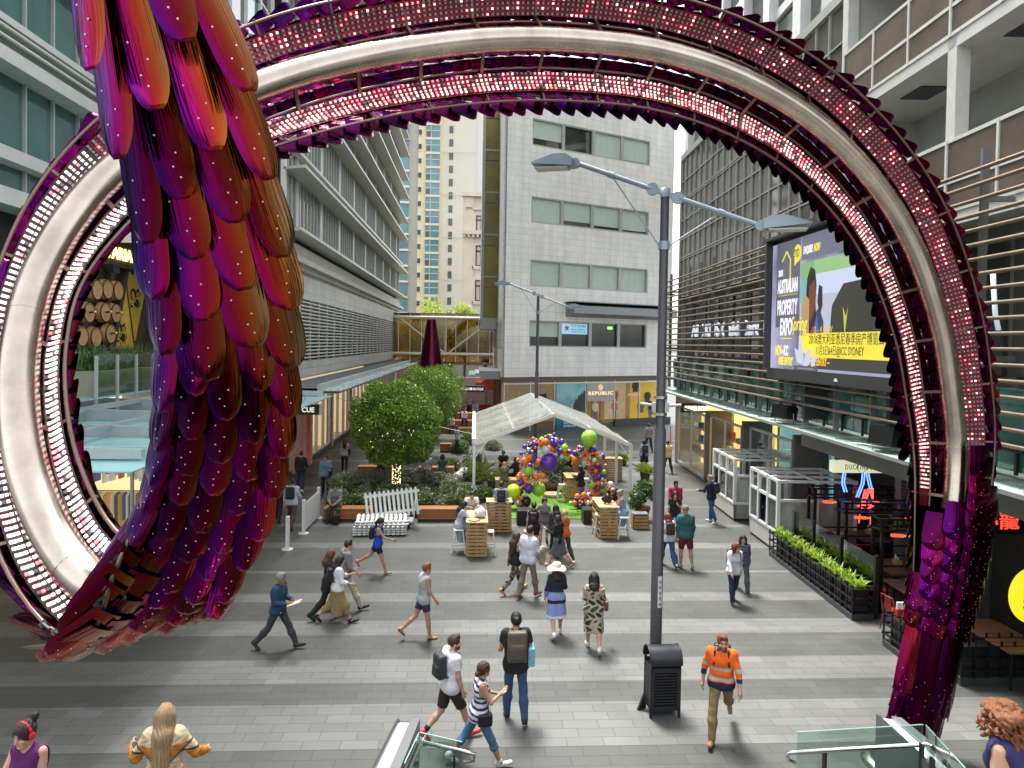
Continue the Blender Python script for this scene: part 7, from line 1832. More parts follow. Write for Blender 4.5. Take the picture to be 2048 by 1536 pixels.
def field(prims, h, cuts=(), subs=(), fold=None, pad=.03, strand=0):
	lo, hi = [], []
	for p in prims:
		if p[0] == 'c': r = max(p[3], p[4]); lo.append(np.minimum(p[1], p[2]) - r); hi.append(np.maximum(p[1], p[2]) + r)
		else:
			r = np.linalg.norm(p[2]) + (p[4] or 0) if p[3] is not None else p[2]; lo.append(p[1] - r); hi.append(p[1] + r)
	o = np.min(lo, 0) - pad - h; n = np.ceil((np.max(hi, 0) + pad + h - o) / h).astype(int) + 1
	F = np.full(n, .5, np.float32); ax = [(o[i] + h * np.arange(n[i])).astype(np.float32) for i in range(3)]
	def evald(p, sl):
		X = ax[0][sl[0]][:, None, None]; Y = ax[1][sl[1]][None, :, None]; Z = ax[2][sl[2]][None, None, :]
		if p[0] == 'c':
			a, b, ra, rb = p[1:5]; ab = b - a; L2 = max(1e-9, ab @ ab)
			t = np.clip(((X - a[0]) * ab[0] + (Y - a[1]) * ab[1] + (Z - a[2]) * ab[2]) / L2, 0, 1)
			d = np.sqrt((X - a[0] - t * ab[0]) ** 2 + (Y - a[1] - t * ab[1]) ** 2 + (Z - a[2] - t * ab[2]) ** 2) - (ra + (rb - ra) * t)
		else:
			x, y, z = X - p[1][0], Y - p[1][1], Z - p[1][2]
			if p[3] is not None:
				M_ = p[3]; x, y, z = M_[0, 0] * x + M_[1, 0] * y + M_[2, 0] * z, M_[0, 1] * x + M_[1, 1] * y + M_[2, 1] * z, M_[0, 2] * x + M_[1, 2] * y + M_[2, 2] * z
			if p[0] == 'e':
				r = p[2]; k0 = np.sqrt((x / r[0]) ** 2 + (y / r[1]) ** 2 + (z / r[2]) ** 2); k1 = np.sqrt((x / r[0] ** 2) ** 2 + (y / r[1] ** 2) ** 2 + (z / r[2] ** 2) ** 2) + 1e-6; d = k0 * (k0 - 1) / k1
			else:
				r = p[2]; qx, qy, qz = np.abs(x) - r[0], np.abs(y) - r[1], np.abs(z) - r[2]
				d = np.sqrt(np.maximum(qx, 0) ** 2 + np.maximum(qy, 0) ** 2 + np.maximum(qz, 0) ** 2) + np.minimum(np.maximum(np.maximum(qx, qy), qz), 0) - p[4]
		if p[6] is not None: c, n_ = p[6]; d = np.maximum(d, (X - c[0]) * n_[0] + (Y - c[1]) * n_[1] + (Z - c[2]) * n_[2])
		return d
	for p, l_, h_ in zip(prims, lo, hi):
		m_ = p[5] + 3 * h; sl = tuple(slice(max(0, int((l_[i] - m_ - o[i]) / h)), int((h_[i] + m_ - o[i]) / h) + 2) for i in range(3))
		d = evald(p, sl); f = F[sl]; k = p[5]; d = np.broadcast_to(d, f.shape)
		hh = np.clip(.5 + .5 * (f - d) / k, 0, 1); F[sl] = f * (1 - hh) + d * hh - k * hh * (1 - hh)
	full_ = tuple(slice(None) for _ in range(3))
	if fold:
		X = ax[0][:, None, None]; Y = ax[1][None, :, None]; Z = ax[2][None, None, :]; a, fr, ph = fold
		F += a * (np.sin(Z * fr + 2.5 * np.sin(X * 11 + ph) + ph) * .6 + np.sin(Z * fr * .55 - X * 19 + Y * 13 + ph * 2) * .6 + np.sin(X * 41 + Y * 37 + Z * 9 + ph)  * .35).astype(np.float32)
	if strand: F += strand * (np.sin(ax[0][:, None, None] * 185 + 4 * np.sin(ax[2][None, None, :] * 7) + ax[1][None, :, None] * 120) + .6 * np.sin(ax[0][:, None, None] * 110 + ax[2][None, None, :] * 9)).astype(np.float32)
	for c, n_ in cuts: F = np.maximum(F, (ax[0][:, None, None] - c[0]) * n_[0] + (ax[1][None, :, None] - c[1]) * n_[1] + (ax[2][None, None, :] - c[2]) * n_[2])
	for p in subs: F = np.maximum(F, -evald(p, full_))
	F[0] = F[-1] = .5; F[:, 0] = F[:, -1] = .5; F[:, :, 0] = F[:, :, -1] = .5
	return F, o
CR = np.array([(i, j, k) for i in (0, 1) for j in (0, 1) for k in (0, 1)])
EDG = [(a, b) for a in range(8) for b in range(a + 1, 8) if np.abs(CR[a] - CR[b]).sum() == 1]
def surfnet(F, o, h):
	S = F < 0; n = np.array(F.shape) - 1
	c = np.zeros(n, np.int8)
	for q in CR: c += S[q[0]:q[0] + n[0], q[1]:q[1] + n[1], q[2]:q[2] + n[2]]
	act = (c > 0) & (c < 8); ii = np.argwhere(act)
	if len(ii) == 0: return None, None
	idx = np.full(n, -1, np.int32); idx[act] = np.arange(len(ii))
	val = [F[ii[:, 0] + q[0], ii[:, 1] + q[1], ii[:, 2] + q[2]] for q in CR]; pos = np.zeros((len(ii), 3)); cnt = np.zeros(len(ii))
	for a, b in EDG:
		m = (val[a] < 0) != (val[b] < 0); t = np.where(m, val[a] / np.where(m, val[a] - val[b], 1), 0)
		pos += (CR[a] + (CR[b] - CR[a]) * t[:, None]) * m[:, None]; cnt += m
	v = (ii + pos / cnt[:, None]) * h + o; fs = []
	for ax_ in range(3):
		a1, a2 = (ax_ + 1) % 3, (ax_ + 2) % 3
		s0 = [slice(None)] * 3; s1 = [slice(None)] * 3; s0[ax_] = slice(0, -1); s1[ax_] = slice(1, None)
		d = S[tuple(s0)] != S[tuple(s1)]; e = np.argwhere(d)
		e = e[(e[:, a1] > 0) & (e[:, a2] > 0) & (e[:, a1] < n[a1]) & (e[:, a2] < n[a2])]
		if len(e) == 0: continue
		u1 = np.zeros(3, int); u1[a1] = 1; u2 = np.zeros(3, int); u2[a2] = 1
		g = lambda q: idx[q[:, 0], q[:, 1], q[:, 2]]
		quad = np.stack([g(e - u1 - u2), g(e - u2), g(e), g(e - u1)], 1); fl_ = S[tuple(e.T)]
		quad[~fl_] = quad[~fl_][:, ::-1]; fs.append(quad)
	return v, np.concatenate(fs)
def sdf_obj(name, prims, h, m, parent, col, **k):
	F, o = field(prims, h, **k); v, f = surfnet(F, o, h)
	if v is None: return None
	n1 = NPM(); n1.add(v, f, 0); ob = n1.build(name, [m], parent, True, hue=False)
	c = col(v) if callable(col) else np.tile(col, (len(v), 1))
	a = ob.data.color_attributes.new('Col', 'FLOAT_COLOR', 'POINT'); a.data.foreach_set('color', np.column_stack([c, np.ones(len(c))]).astype(np.float32).ravel())
	return ob
SK = dict(light=(.52, .30, .21), tan=(.42, .23, .14), brown=(.27, .13, .075), asian=(.50, .31, .20), dark=(.12, .06, .04))
HC = dict(black=(.012, .010, .010), brown=(.05, .026, .014), dkbrown=(.025, .014, .010), red=(.13, .022, .012), ginger=(.17, .055, .018), blond=(.30, .20, .10), grey=(.22, .21, .20), auburn=(.10, .035, .014))
def person(px, py, rz, H, label, top=None, bottom=None, hair=('short', 'black'), skin='light', sex='m', L=(20, 3, 4), Rl=(-16, 3, 22), LA=(-18, 9, 14, 0), RA=(20, 9, 18, 0), lean=3, head=(0, 0), shoes=('shoe', (.015, .015, .015)), seat=None, base=None, group='people on the mall', extras=(), beard=False, vox=None, loc=None, hem=.10, bulk=1.0, face=True, sub=None):
	P0 = Vector(loc) if loc else gz(px, py)
	vox = vox or min(.024, max(.0075, P0.y * .00068)); k = H / 1.75; fem = sex == 'f'
	T_ = thing('person', label, 'person', (P0.x, P0.y, P0.z if loc else (base or 0)), R(rz), group)
	rad = math.radians; sw = (.152 if fem else .174) * k; hw = (.092 if fem else .088) * k
	tl = rad(lean); up = V3(0, math.sin(tl), math.cos(tl)); fw = V3(0, math.cos(tl), -math.sin(tl)); X = V3(1, 0, 0)
	leg = {}
	for s, (f, ab, kn) in ((-1, L[:3]), (1, Rl[:3])):
		lp = L if s < 0 else Rl
		hp = V3(s * hw, 0, -.02 * k); f_, g_ = rad(f), rad(f - kn); a_ = rad(ab)
		kne = hp + V3(s * math.sin(a_), math.sin(f_) * math.cos(a_), -math.cos(f_) * math.cos(a_)) * .43 * k
		ank = kne + V3(s * math.sin(a_) * .3, math.sin(g_), -math.cos(g_)) * .41 * k
		ft = rad(lp[3]) if len(lp) > 3 else (max(-.3, min(.9, rad(kn - f) * .9)) if kn - f > 12 else (-.25 if f > 18 else 0))
		fd = nrm(V3(s * .12, math.cos(ft), -math.sin(ft))); fu = nrm(np.cross(V3(1, 0, 0), fd)); fu = fu if fu[2] > 0 else -fu
		heel = ank - fu * .045 * k - fd * .035 * k; toe = ank - fu * .055 * k + fd * .15 * k
		leg[s] = (hp, kne, ank, heel, toe, fd, fu)
	zmin = min(min(l_[3][2] - .036 * k, l_[4][2] - .026 * k) for l_ in leg.values()); off = V3(0, 0, -zmin)
	if seat is not None: off = V3(0, 0, seat + .10 * k)
	for s in leg: leg[s] = tuple(q + off for q in leg[s][:5]) + leg[s][5:]
	P = off; waist = P + up * .16 * k; chest = P + up * .34 * k; shl = P + up * .475 * k; nb_ = P + up * .52 * k
	hy, hpz = rad(head[0]), rad(head[1])
	hf = nrm(V3(-math.sin(hy) * math.cos(hpz), math.cos(hy) * math.cos(hpz), -math.sin(hpz))); hx = nrm(np.cross(hf, V3(0, 0, 1))); hu = np.cross(hx, hf)
	Hc = nb_ + nrm(up + hf * .25) * .145 * k; HR = np.stack([hx, hf, hu], 1); hp_ = lambda x, y, z: Hc + (hx * x + hf * y + hu * z) * k
	arm = {}
	for s, (sf, sa, ef, iw) in ((-1, LA), (1, RA)):
		sh = shl + X * s * sw; sf_, sa_, e_, w_ = rad(sf) + tl * .5, rad(sa), rad(sf + ef), rad(iw)
		el_ = sh + V3(s * math.sin(sa_), math.sin(sf_) * math.cos(sa_), -math.cos(sf_) * math.cos(sa_)) * .285 * k
		fd = nrm(V3(s * (math.sin(sa_) * .4 - math.sin(w_)), math.sin(e_) * math.cos(w_), -math.cos(e_) * math.cos(w_))); wr = el_ + fd * .25 * k
		arm[s] = (sh, el_, wr, fd)
	# torso block list: (centre, half width, radius)
	tb_ = [(P - up * .0 * k, .085 if fem else .075, .112 if fem else .105), (waist, .058 if fem else .075, .092 if fem else .102), (chest, .078 if fem else .10, .104 if fem else .112), (P + up * .43 * k, .10 if fem else .125, .078 if fem else .085)]
	def torso(e=0, kk=.07, upto=4, wd=1.0):
		return [cap(c - X * w_ * k * wd, c + X * w_ * k * wd, (r_ * k + e), (r_ * k + e), kk * k) for c, w_, r_ in tb_[:upto]] + ([cap(shl - X * (sw - .02 * k), shl + X * (sw - .02 * k), .055 * k + e, .055 * k + e, .05 * k)] if upto == 4 else []) + \
			([cap(chest + fw * .075 * k + X * s * .062 * k, chest + fw * .08 * k + X * s * .06 * k, .052 * k + e, .05 * k + e, .04) for s in (-1, 1)] if fem else [])
	def legp(s, e0=0, e1=0, upto=1.0, kk=.05):
		hp, kn, an = leg[s][:3]; a, b = (.083 if fem else .080) * k, .052 * k; out = []
		tot = upto * 2
		out.append(cap(hp, kn if tot >= 1 else hp + (kn - hp) * tot, a + e0, (b if tot >= 1 else a + (b - a) * tot) + e0, kk * k, None if tot >= 1 else (hp + (kn - hp) * tot, nrm(kn - hp))))
		if tot > 1:
			t = min(1, tot - 1); en = kn + (an - kn) * t; md = kn + (an - kn) * min(t, .35)
			out.append(cap(kn, md, b + e0, .053 * k + e1, .03 * k, None if t < 1 and t <= .35 else None)); 
			if t > .35: out.append(cap(md, en, .053 * k + e1, (.034 + .019 * (1 - t)) * k + e1, .03 * k, (en, nrm(an - kn)) if t < 1 or e1 > .004 else None))
		return out
	def armp(s, e=0, upto=1.0, kk=.04):
		sh, el_, wr, fd = arm[s]; t2 = upto * 2; q = 1 if not fem else .86; a, b, c = .050 * k * q, .038 * k * q, .026 * k * q; out = []
		en = sh + (el_ - sh) * min(1, t2); out.append(cap(sh, en, a + e, a + (b - a) * min(1, t2) + e, kk * k, (en, nrm(el_ - sh)) if t2 < 1 else None))
		if t2 > 1:
			t = t2 - 1; en = el_ + (wr - el_) * t; out.append(cap(el_, en, b + e, b + (c - b) * t + e, .03 * k, (en, nrm(wr - el_)) if e > .003 else None))
		return out
	body = torso() + legp(-1) + legp(1) + armp(-1) + armp(1)
	body += [cap(nb_ - up * .05 * k, Hc - hu * .03 * k, (.05 if fem else .058) * k, (.045 if fem else .053) * k, .04 * k), ell(Hc + (hu * .025 - hf * .008) * k, V3(.074, .094, .094) * k, HR, .03), ell(hp_(0, .022, -.05), V3(.056, .068, .072) * k, HR, .03), cap(hp_(-.012, .068, -.094), hp_(.012, .068, -.094), .022 * k, .022 * k, .025),
			 cap(hp_(0, .084, .018), hp_(0, .104, -.024), .010 * k, .016 * k, .014), cap(hp_(-.03, .074, .036), hp_(.03, .074, .036), .016 * k, .016 * k, .015), cap(hp_(-.018, .083, -.058), hp_(.018, .083, -.058), .011 * k, .011 * k, .012)]
	for s in (-1, 1): body += [ell(hp_(s * .076, -.005, -.008), V3(.010, .022, .034) * k, HR, .012), ell(hp_(s * .043, .062, -.028), V3(.022, .022, .02) * k, HR, .02)]
	for s in (-1, 1):
		hp, kn, an, heel, toe, fd, fu = leg[s]; body += [cap(heel + fu * .01, toe, .034 * k, .026 * k, .03), cap(an, heel + fu * .03, .034 * k, .03 * k, .03)]
		body.append(cap(toe - fd * .05 * k - X * s * -.02 * k, toe + fd * .02 * k, .026 * k, .02 * k, .02))
		sh, el_, wr, ad = arm[s]; out_ = nrm(np.cross(ad, V3(0, 1, .2)) if abs(ad[1]) < .8 else np.cross(ad, V3(0, 0, 1))) ; across = nrm(np.cross(ad, out_))
		hc = wr + ad * .05 * k; body += [cap(wr, hc + ad * .02, .027 * k, .032 * k, .02)]
		for i in range(4):
			kn0 = hc + ad * .03 * k + across * (i - 1.5) * .019 * k; c1 = nrm(ad + out_ * -.35 * s); c2 = nrm(ad - out_ * .9 * s)
			ln = (.036, .042, .040, .032)[i] * k; m_ = kn0 + c1 * ln; body += [cap(kn0, m_, .0105 * k, .0095 * k, .006), cap(m_, m_ + c2 * ln * .85, .0095 * k, .008 * k, .006)]
		th0 = wr + ad * .025 * k - across * .026 * k; m_ = th0 + nrm(ad - across * .8) * .035 * k; body += [cap(th0, m_, .014 * k, .0115 * k, .012), cap(m_, m_ + nrm(ad * .9 - out_ * .4 * s) * .03 * k, .011 * k, .009 * k, .006)]
	sc_ = V3(*SK[skin]); hcol = V3(*HC[hair[1]])
	def bodycol(v):
		c = np.tile(sc_, (len(v), 1)); l_ = (v - Hc) @ HR / k
		red = np.exp(-(((l_[:, 0] / .05) ** 2 + ((l_[:, 1] - .07) / .03) ** 2 + ((l_[:, 2] + .03) / .05) ** 2))); c = c * (1 + np.outer(red, V3(.12, -.04, -.06)))
		if face:
			fr = l_[:, 1] > .04
			for s in (-1, 1):
				m_ = fr & (((l_[:, 0] - s * .032) / .016) ** 2 + ((l_[:, 2] - .012) / .009) ** 2 < 1); c[m_] = V3(.03, .02, .018)
				m_ = fr & (np.abs(l_[:, 0] - s * .033) < .022) & (np.abs(l_[:, 2] - .036) < .006); c[m_] = hcol * .8 + .01
			m_ = fr & (np.abs(l_[:, 0]) < .026) & (np.abs(l_[:, 2] + .058) < .009); c[m_] = sc_ * V3(.85, .5, .5)
			if beard: m_ = (l_[:, 2] < -.035) & (l_[:, 1] > .0) & (l_[:, 2] > -.125) & ~((np.abs(l_[:, 0]) < .022) & (np.abs(l_[:, 2] + .058) < .008)); c[m_] = hcol * 1.3 * .6 + sc_ * .2
		return c
	sdf_obj('body', body, vox, skin_m, T_, bodycol)
	ph = (px * 7 + py * 3) % 6.28
	# --- clothes
	def cfun(c, region=None):
		if callable(c): return lambda v: c(v, P, up, k)
		return V3(*c)
	if top:
		kind, col = top[0], top[1]; sl_ = {'tank': 0, 'tee': .30, 'shirt': .78, 'long': .97, 'off': .55}[kind]; e = .015 * bulk
		pr = torso(e, .07, 4, .9 if kind == 'tank' else 1.0); cuts = [(P - up * hem * k, -up)]; sb = []
		if kind == 'tank':
			for s in (-1, 1): sb.append(cap(shl + X * s * (sw + .012), shl + X * s * (sw + .0) - up * .12 * k, .058 * k, .062 * k, .01))
		if kind == 'off': cuts.append((shl - up * .02 * k, up))
		if sl_:
			for s in (-1, 1): pr += armp(s, e * (1.25 if kind in ('tee', 'long') else 1.0), sl_)
		if hem > .02: pr += [cap(P - up * .02 * k - X * .09 * k, P - up * .02 * k + X * .09 * k, .115 * k + e, .115 * k + e, .06)] + ([cap(P - up * .02, P - up * (hem + .1) * k, .16 * k, .17 * k, .06)] if hem > .12 else [])
		sb.append(cap(nb_ + fw * .03 * k, nb_ + up * .12 * k + fw * .04 * k, .062 * k, .07 * k, .01))
		if len(top) > 2 and top[2] == 'hood': pr += [ell(nb_ - fw * .09 * k - up * .03 * k, V3(.12, .06, .08) * k, None, .04)]
		if len(top) > 2 and top[2] == 'collar': pr += [cap(nb_ - X * .035 * k - up * .01, nb_ + X * .035 * k - up * .01, .055 * k, .055 * k, .02)]; sb = sb[:-1] + [cap(nb_ + up * .03 * k, nb_ + up * .14 * k + fw * .03, .05 * k, .06 * k, .01)]
		sdf_obj('top', pr, vox, cloth_m, T_, cfun(col), cuts=cuts, subs=sb, fold=(.0055, 30, ph))
	if bottom:
		kind, col = bottom[0], bottom[1]
		if kind in ('pants', 'capri', 'shorts', 'wide', 'short'):
			up_ = {'pants': 1.0, 'wide': 1.0, 'capri': .72, 'shorts': .44, 'short': .30}[kind]; e0, e1 = {'pants': (.016, .022), 'wide': (.02, .045), 'capri': (.012, .012), 'shorts': (.03, .03), 'short': (.022, .02)}[kind]
			pr = torso(.012, .07, 1) + legp(-1, e0, e1, up_) + legp(1, e0, e1, up_)
			if kind in ('pants', 'wide'): pr += [cap(leg[s][2], leg[s][2] - leg[s][6] * .02, .045 * k + (e1 - .022), .05 * k + (e1 - .022), .02) for s in (-1, 1)]
			sdf_obj('trousers', pr, vox, cloth_m, T_, cfun(col), cuts=[(P + up * .10 * k, up)], fold=(.005, 26, ph + 1))
		else:    # skirts: ('skirt', colour, length, flare)
			ln, fl_ = bottom[2] * k, bottom[3] * k; mid = (leg[-1][1] + leg[1][1]) / 2 - P; dv = nrm(V3(0, mid[1] * .5, -1)); hemc = P + dv * ln
			pr = torso(.014, .07, 1) + [cap(P - X * .06 * k, hemc - X * .07 * k, .12 * k, .12 * k + fl_, .08), cap(P + X * .06 * k, hemc + X * .07 * k, .12 * k, .12 * k + fl_, .08)]
			for s in (-1, 1):
				hp, kn, an = leg[s][:3]; q1 = kn if ln > .4 else hp + (kn - hp) * (ln / .43); pr.append(cap(hp, q1, .1 * k, .085 * k + fl_ * .4, .07))
				if ln > .5: pr.append(cap(kn, kn + (an - kn) * .5, .08 * k, .08 * k, .08))
			sdf_obj('skirt', pr, vox, cloth_m, T_, cfun(col), cuts=[(P + up * .10 * k, up), (hemc, V3(0, 0, -1))], fold=(.008, 7, ph))
	# --- shoes
	if shoes:
		kind, col = shoes[0], shoes[1]; sole = V3(*(shoes[2] if len(shoes) > 2 else col))
		for s in (-1, 1):
			hp, kn, an, heel, toe, fd, fu = leg[s]
			if kind == 'sandal':
				pr = [cap(heel - fu * .024 * k, toe + fd * .02 - fu * .014 * k, .016 * k, .015 * k, .01), cap(heel - fu * .024 * k + X * .012, toe - fu * .014 * k + X * .015, .016 * k, .015 * k, .01), cap(toe - fd * .06 * k + fu * .028 * k - X * .03, toe - fd * .06 * k + fu * .028 * k + X * .03, .008, .008, .006)]
			else:
				hi_ = .06 if kind == 'boot' else .02
				pr = [cap(heel, toe + fd * .015 * k, .043 * k, .034 * k, .02), cap(toe - fd * .05 * k + X * .012, toe + fd * .012 * k, .036 * k, .031 * k, .02), cap(heel + fu * .03 * k, an + (kn - an) * hi_ * 2.2, .044 * k, .046 * k, .02)]
			def scol(v, an=an, fu=fu): 
				c = np.tile(V3(*col), (len(v), 1)); d = (v - an) @ fu; c[d < -.066 * k] = sole; return c
			sdf_obj('shoe', pr, min(vox, .016), leather_m, T_, scol, cuts=[(heel - fu * .037 * k, -fu)])
		if len(shoes) > 3:
			for s in (-1, 1): kn, an = leg[s][1:3]; sdf_obj('sock', [cap(an, an + (kn - an) * .22, .042 * k, .046 * k, .01)], min(vox, .016), cloth_m, T_, V3(*shoes[3]))
	# --- hair
	hs_ = hair[0]; facecut = [ell(hp_(0, .090, -.04), V3(.068, .068, .108) * k, HR)]
	if hs_ != 'none':
		thick = .012 if hs_ in ('short', 'crop') else .020
		pr = [ell(hp_(0, -.010, .032), V3(.074 + thick, .094 + thick * .9, .092 + thick) * k, HR, .03)]; cuts = []
		if hs_ in ('short', 'crop'): cuts = [(hp_(0, -.03, -.045), nrm(-hu + hf * .25))]; pr.append(cap(hp_(-.03, .06, .105), hp_(.035, .055, .11), .03 * k, .03 * k, .03))
		if hs_ == 'bob': pr += [cap(hp_(s * .06, -.035, .0), hp_(s * .068, -.03, -.14), .055 * k, .05 * k, .04) for s in (-1, 1)] + [cap(hp_(0, -.06, 0), hp_(0, -.065, -.16), .07 * k, .06 * k, .04)]
		if hs_ == 'long':
			bk = -fw; pr += [cap(hp_(0, -.05, 0), nb_ + bk * .10 * k - up * .03 * k, .085 * k, .08 * k, .05), cap(nb_ + bk * .10 * k - up * .03 * k, nb_ + bk * .115 * k - up * (hair[2] if len(hair) > 2 else .25) * k, .085 * k, .05 * k, .05)] + [cap(hp_(s * .065, -.02, 0), nb_ + X * s * .085 * k + fw * (.03 if len(hair) > 3 else -.05) * k - up * .12 * k, .05 * k, .045 * k, .04) for s in (-1, 1)] + [cap(nb_ + X * s * .05 * k + bk * .09 * k, nb_ + X * s * .06 * k + bk * .12 * k - up * (hair[2] if len(hair) > 2 else .25) * .9 * k, .055 * k, .035 * k, .04) for s in (-1, 1)]
		if hs_ == 'pony': pr += [cap(hp_(0, -.10, .05), hp_(0, -.15, -.02), .035 * k, .042 * k, .03), cap(hp_(0, -.15, -.02), hp_(0, -.14, -.2), .042 * k, .022 * k, .03)]
		if hs_ == 'bun': pr += [ell(hp_(0, -.125, hair[2] if len(hair) > 2 else .02), V3(.05, .045, .05) * k, HR, .02)]
		if hs_ == 'curly':
			for i in range(70):
				d = nrm(V3(rnd.gauss(0, 1), rnd.gauss(-.35, .8), rnd.gauss(.35, .8))); pr.append(ell(hp_(*(d * V3(.10, .115, .11) + V3(0, -.02, .02))), V3(.030, .030, .026) * k * rnd.uniform(.6, 1.3), None, .010))
			for i in range(120):                                    # loose ringlets
				d = nrm(V3(rnd.gauss(0, 1), rnd.gauss(-.3, .8), rnd.gauss(.1, .9))); c0 = d * V3(.105, .12, .115) + V3(0, -.02, .02); ph_ = rnd.uniform(0, 6); pv = None
				for q_ in range(9):
					g_ = c0 + d * (.012 + .005 * q_) + V3(.013 * math.cos(q_ * 1.3 + ph_), .013 * math.sin(q_ * 1.3 + ph_), -.011 * q_); g2 = hp_(*g_)
					if pv is not None: pr.append(cap(pv, g2, .0075, .006, .004))
					pv = g2
		hat = [e_ for e_ in extras if e_[0] in ('beanie', 'sunhat')]
		if not (hat and hs_ in ('short', 'crop')): sdf_obj('hair', pr, vox, hair_m, T_, lambda v: np.tile(hcol, (len(v), 1)) * (1 + .12 * np.sin(v @ V3(170, 120, 12)))[:, None], cuts=cuts, subs=facecut, strand=.0022 if vox < .0095 and hs_ != 'curly' else 0, fold=(.004 if hs_ != 'curly' else .008, 10 if hs_ != 'curly' else 60, ph))
		if beard: sdf_obj('beard', [ell(hp_(0, .03, -.075), V3(.055, .06, .052) * k, HR, .02)], vox, hair_m, T_, hcol * 1.2, cuts=[(hp_(0, 0, -.035), nrm(hu + hf * .3))], subs=[cap(hp_(-.02, .1, -.055), hp_(.02, .1, -.055), .02 * k, .02 * k, .01)])
	# --- extras
	ctx = dict(P=P, up=up, fw=fw, X=X, k=k, shl=shl, nb=nb_, arm=arm, leg=leg, hp=hp_, HR=HR, sw=sw, T=T_, vox=vox, chest=chest, waist=waist)
	for e_ in extras:
		n_ = e_[0]; lab_ = e_[2] if len(e_) > 2 else None; c_ = e_[1]
		def free(name, cat, prims, m, col, label_, **kw):     # a carried thing of its own
			o = sdf_obj(name, prims, min(vox, .014), m, None, col, **kw); o.location = T_.location; o.rotation_euler = T_.rotation_euler; return tag(o, label_, cat, 'bags and things people carry')
		if n_ == 'backpack':
			bc = P + up * .33 * k - fw * .205 * k; Rm = np.stack([X, fw, up], 1); w_, d_, h_ = (e_[3] if len(e_) > 3 else (.12, .055, .19))
			pr = [rbox(bc, V3(w_ * .75, d_ * .5, h_ * .78) * k, Rm, .042 * k, .02), rbox(bc - fw * d_ * .9 * k - up * .07 * k, V3(w_ * .55, d_ * .25, h_ * .35) * k, Rm, .03 * k, .012), cap(bc + up * (h_ * .95) * k - X * .03, bc + up * (h_ * .95) * k + X * .03, .012, .012, .01)]
			for s in (-1, 1):
				a = bc + up * (h_ * .7) * k + X * s * .07 * k + fw * .05; b = shl + X * s * .105 * k + up * .062 * k + fw * .0; c = chest + X * s * .115 * k + fw * .125 * k; d = waist + X * s * .14 * k + fw * .0; e2 = bc - up * h_ * .7 * k + X * s * .10 * k
				for u_, v_ in ((a, b), (b, b + fw * .075 * k - up * .02 * k), (b + fw * .075 * k - up * .02 * k, c), (c, d), (d, e2)): pr.append(cap(u_, v_, .017, .017, .012))
			cc = V3(*c_); free('backpack', 'backpack', pr, leather_m, lambda v: np.where((((v - bc) @ up) < -.02)[:, None] & (((v - bc) @ fw) < -.01)[:, None], cc * .75, cc), lab_)
		if n_ in ('tote', 'handbag', 'shoulderbag'):
			s = e_[3]; sh, el_, wr, ad = arm[s]
			if n_ == 'tote': c0 = P + X * s * (.24) * k + up * .12 * k + fw * .0; hs2 = V3(.035, .11, .13); top_ = shl + X * s * .10 * k + up * .05
			elif n_ == 'handbag': c0 = wr - V3(0, 0, .17) * k + X * s * .02; hs2 = V3(.05, .11, .08); top_ = wr
			else: c0 = P + X * s * .20 * k + up * (-.04) * k + fw * .06; hs2 = V3(.035, .09, .07); top_ = shl - X * s * .09 * k + up * .05
			pr = [rbox(c0, hs2 * k, None, .022, .02), rbox(c0 + V3(0, 0, .02), hs2 * k * V3(.8, .92, .7), None, .028, .02)]
			for dy in (-.05, .05): m_ = c0 + V3(0, dy, hs2[2] + .02) * k; pr += [cap(m_, (m_ + top_) / 2 + fw * .06 * (1 if dy > 0 else -1), .009, .009, .006), cap((m_ + top_) / 2 + fw * .06 * (1 if dy > 0 else -1), top_, .009, .009, .006)]
			free(n_ if n_ != 'shoulderbag' else 'shoulder_bag', 'bag', pr, leather_m, V3(*c_), lab_)
		if n_ == 'plasticbag':
			wr = arm[e_[3]][2] + arm[e_[3]][3] * .08; free('plastic_bag', 'bag', [ell(wr - V3(0, 0, .2), V3(.09, .12, .15), None, .03), cap(wr, wr - V3(0, 0, .1), .012, .03, .03)], cloth_m, V3(*c_), lab_, fold=(.012, 40, 1))
		if n_ == 'coat':
			el_, wr = arm[e_[3]][1:3]; m_ = (el_ + wr) / 2 + arm[e_[3]][3] * .05
			free('folded_coat', 'coat', [cap(m_ + V3(0, 0, .03), m_ - V3(0, 0, .30) * k, .075 * k, .07 * k, .03), cap(el_ + V3(0, 0, .0), m_ - V3(0, -.03, .22), .06, .06, .04)], cloth_m, V3(*c_), lab_, fold=(.014, 14, 2))
		if n_ == 'papers':
			wr, ad = arm[1][2], arm[1][3]; c0 = wr + ad * .14 + V3(0, 0, .02); Rm = np.stack([nrm(V3(1, .2, 0)), nrm(V3(-.2, 1, .35)), nrm(V3(0, -.35, 1))], 1)
			o = MB(); 
			for i in range(3): q = [c0 + Rm @ V3(a * .10 + i * .006, b * .135, -.012 + i * .007) for a, b in ((-1, -1), (1, -1), (1, 1), (-1, 1))]; o.add(q + [p_ + Rm @ V3(0, 0, .005) for p_ in q], [(0, 3, 2, 1), (4, 5, 6, 7), (0, 1, 5, 4), (1, 2, 6, 5), (2, 3, 7, 6), (3, 0, 4, 7)])
			ob = o.build('papers', mat('cream_paper', (.66, .58, .42), .7)); ob.location = T_.location; ob.rotation_euler = T_.rotation_euler; tag(ob, lab_, 'papers', 'bags and things people carry')
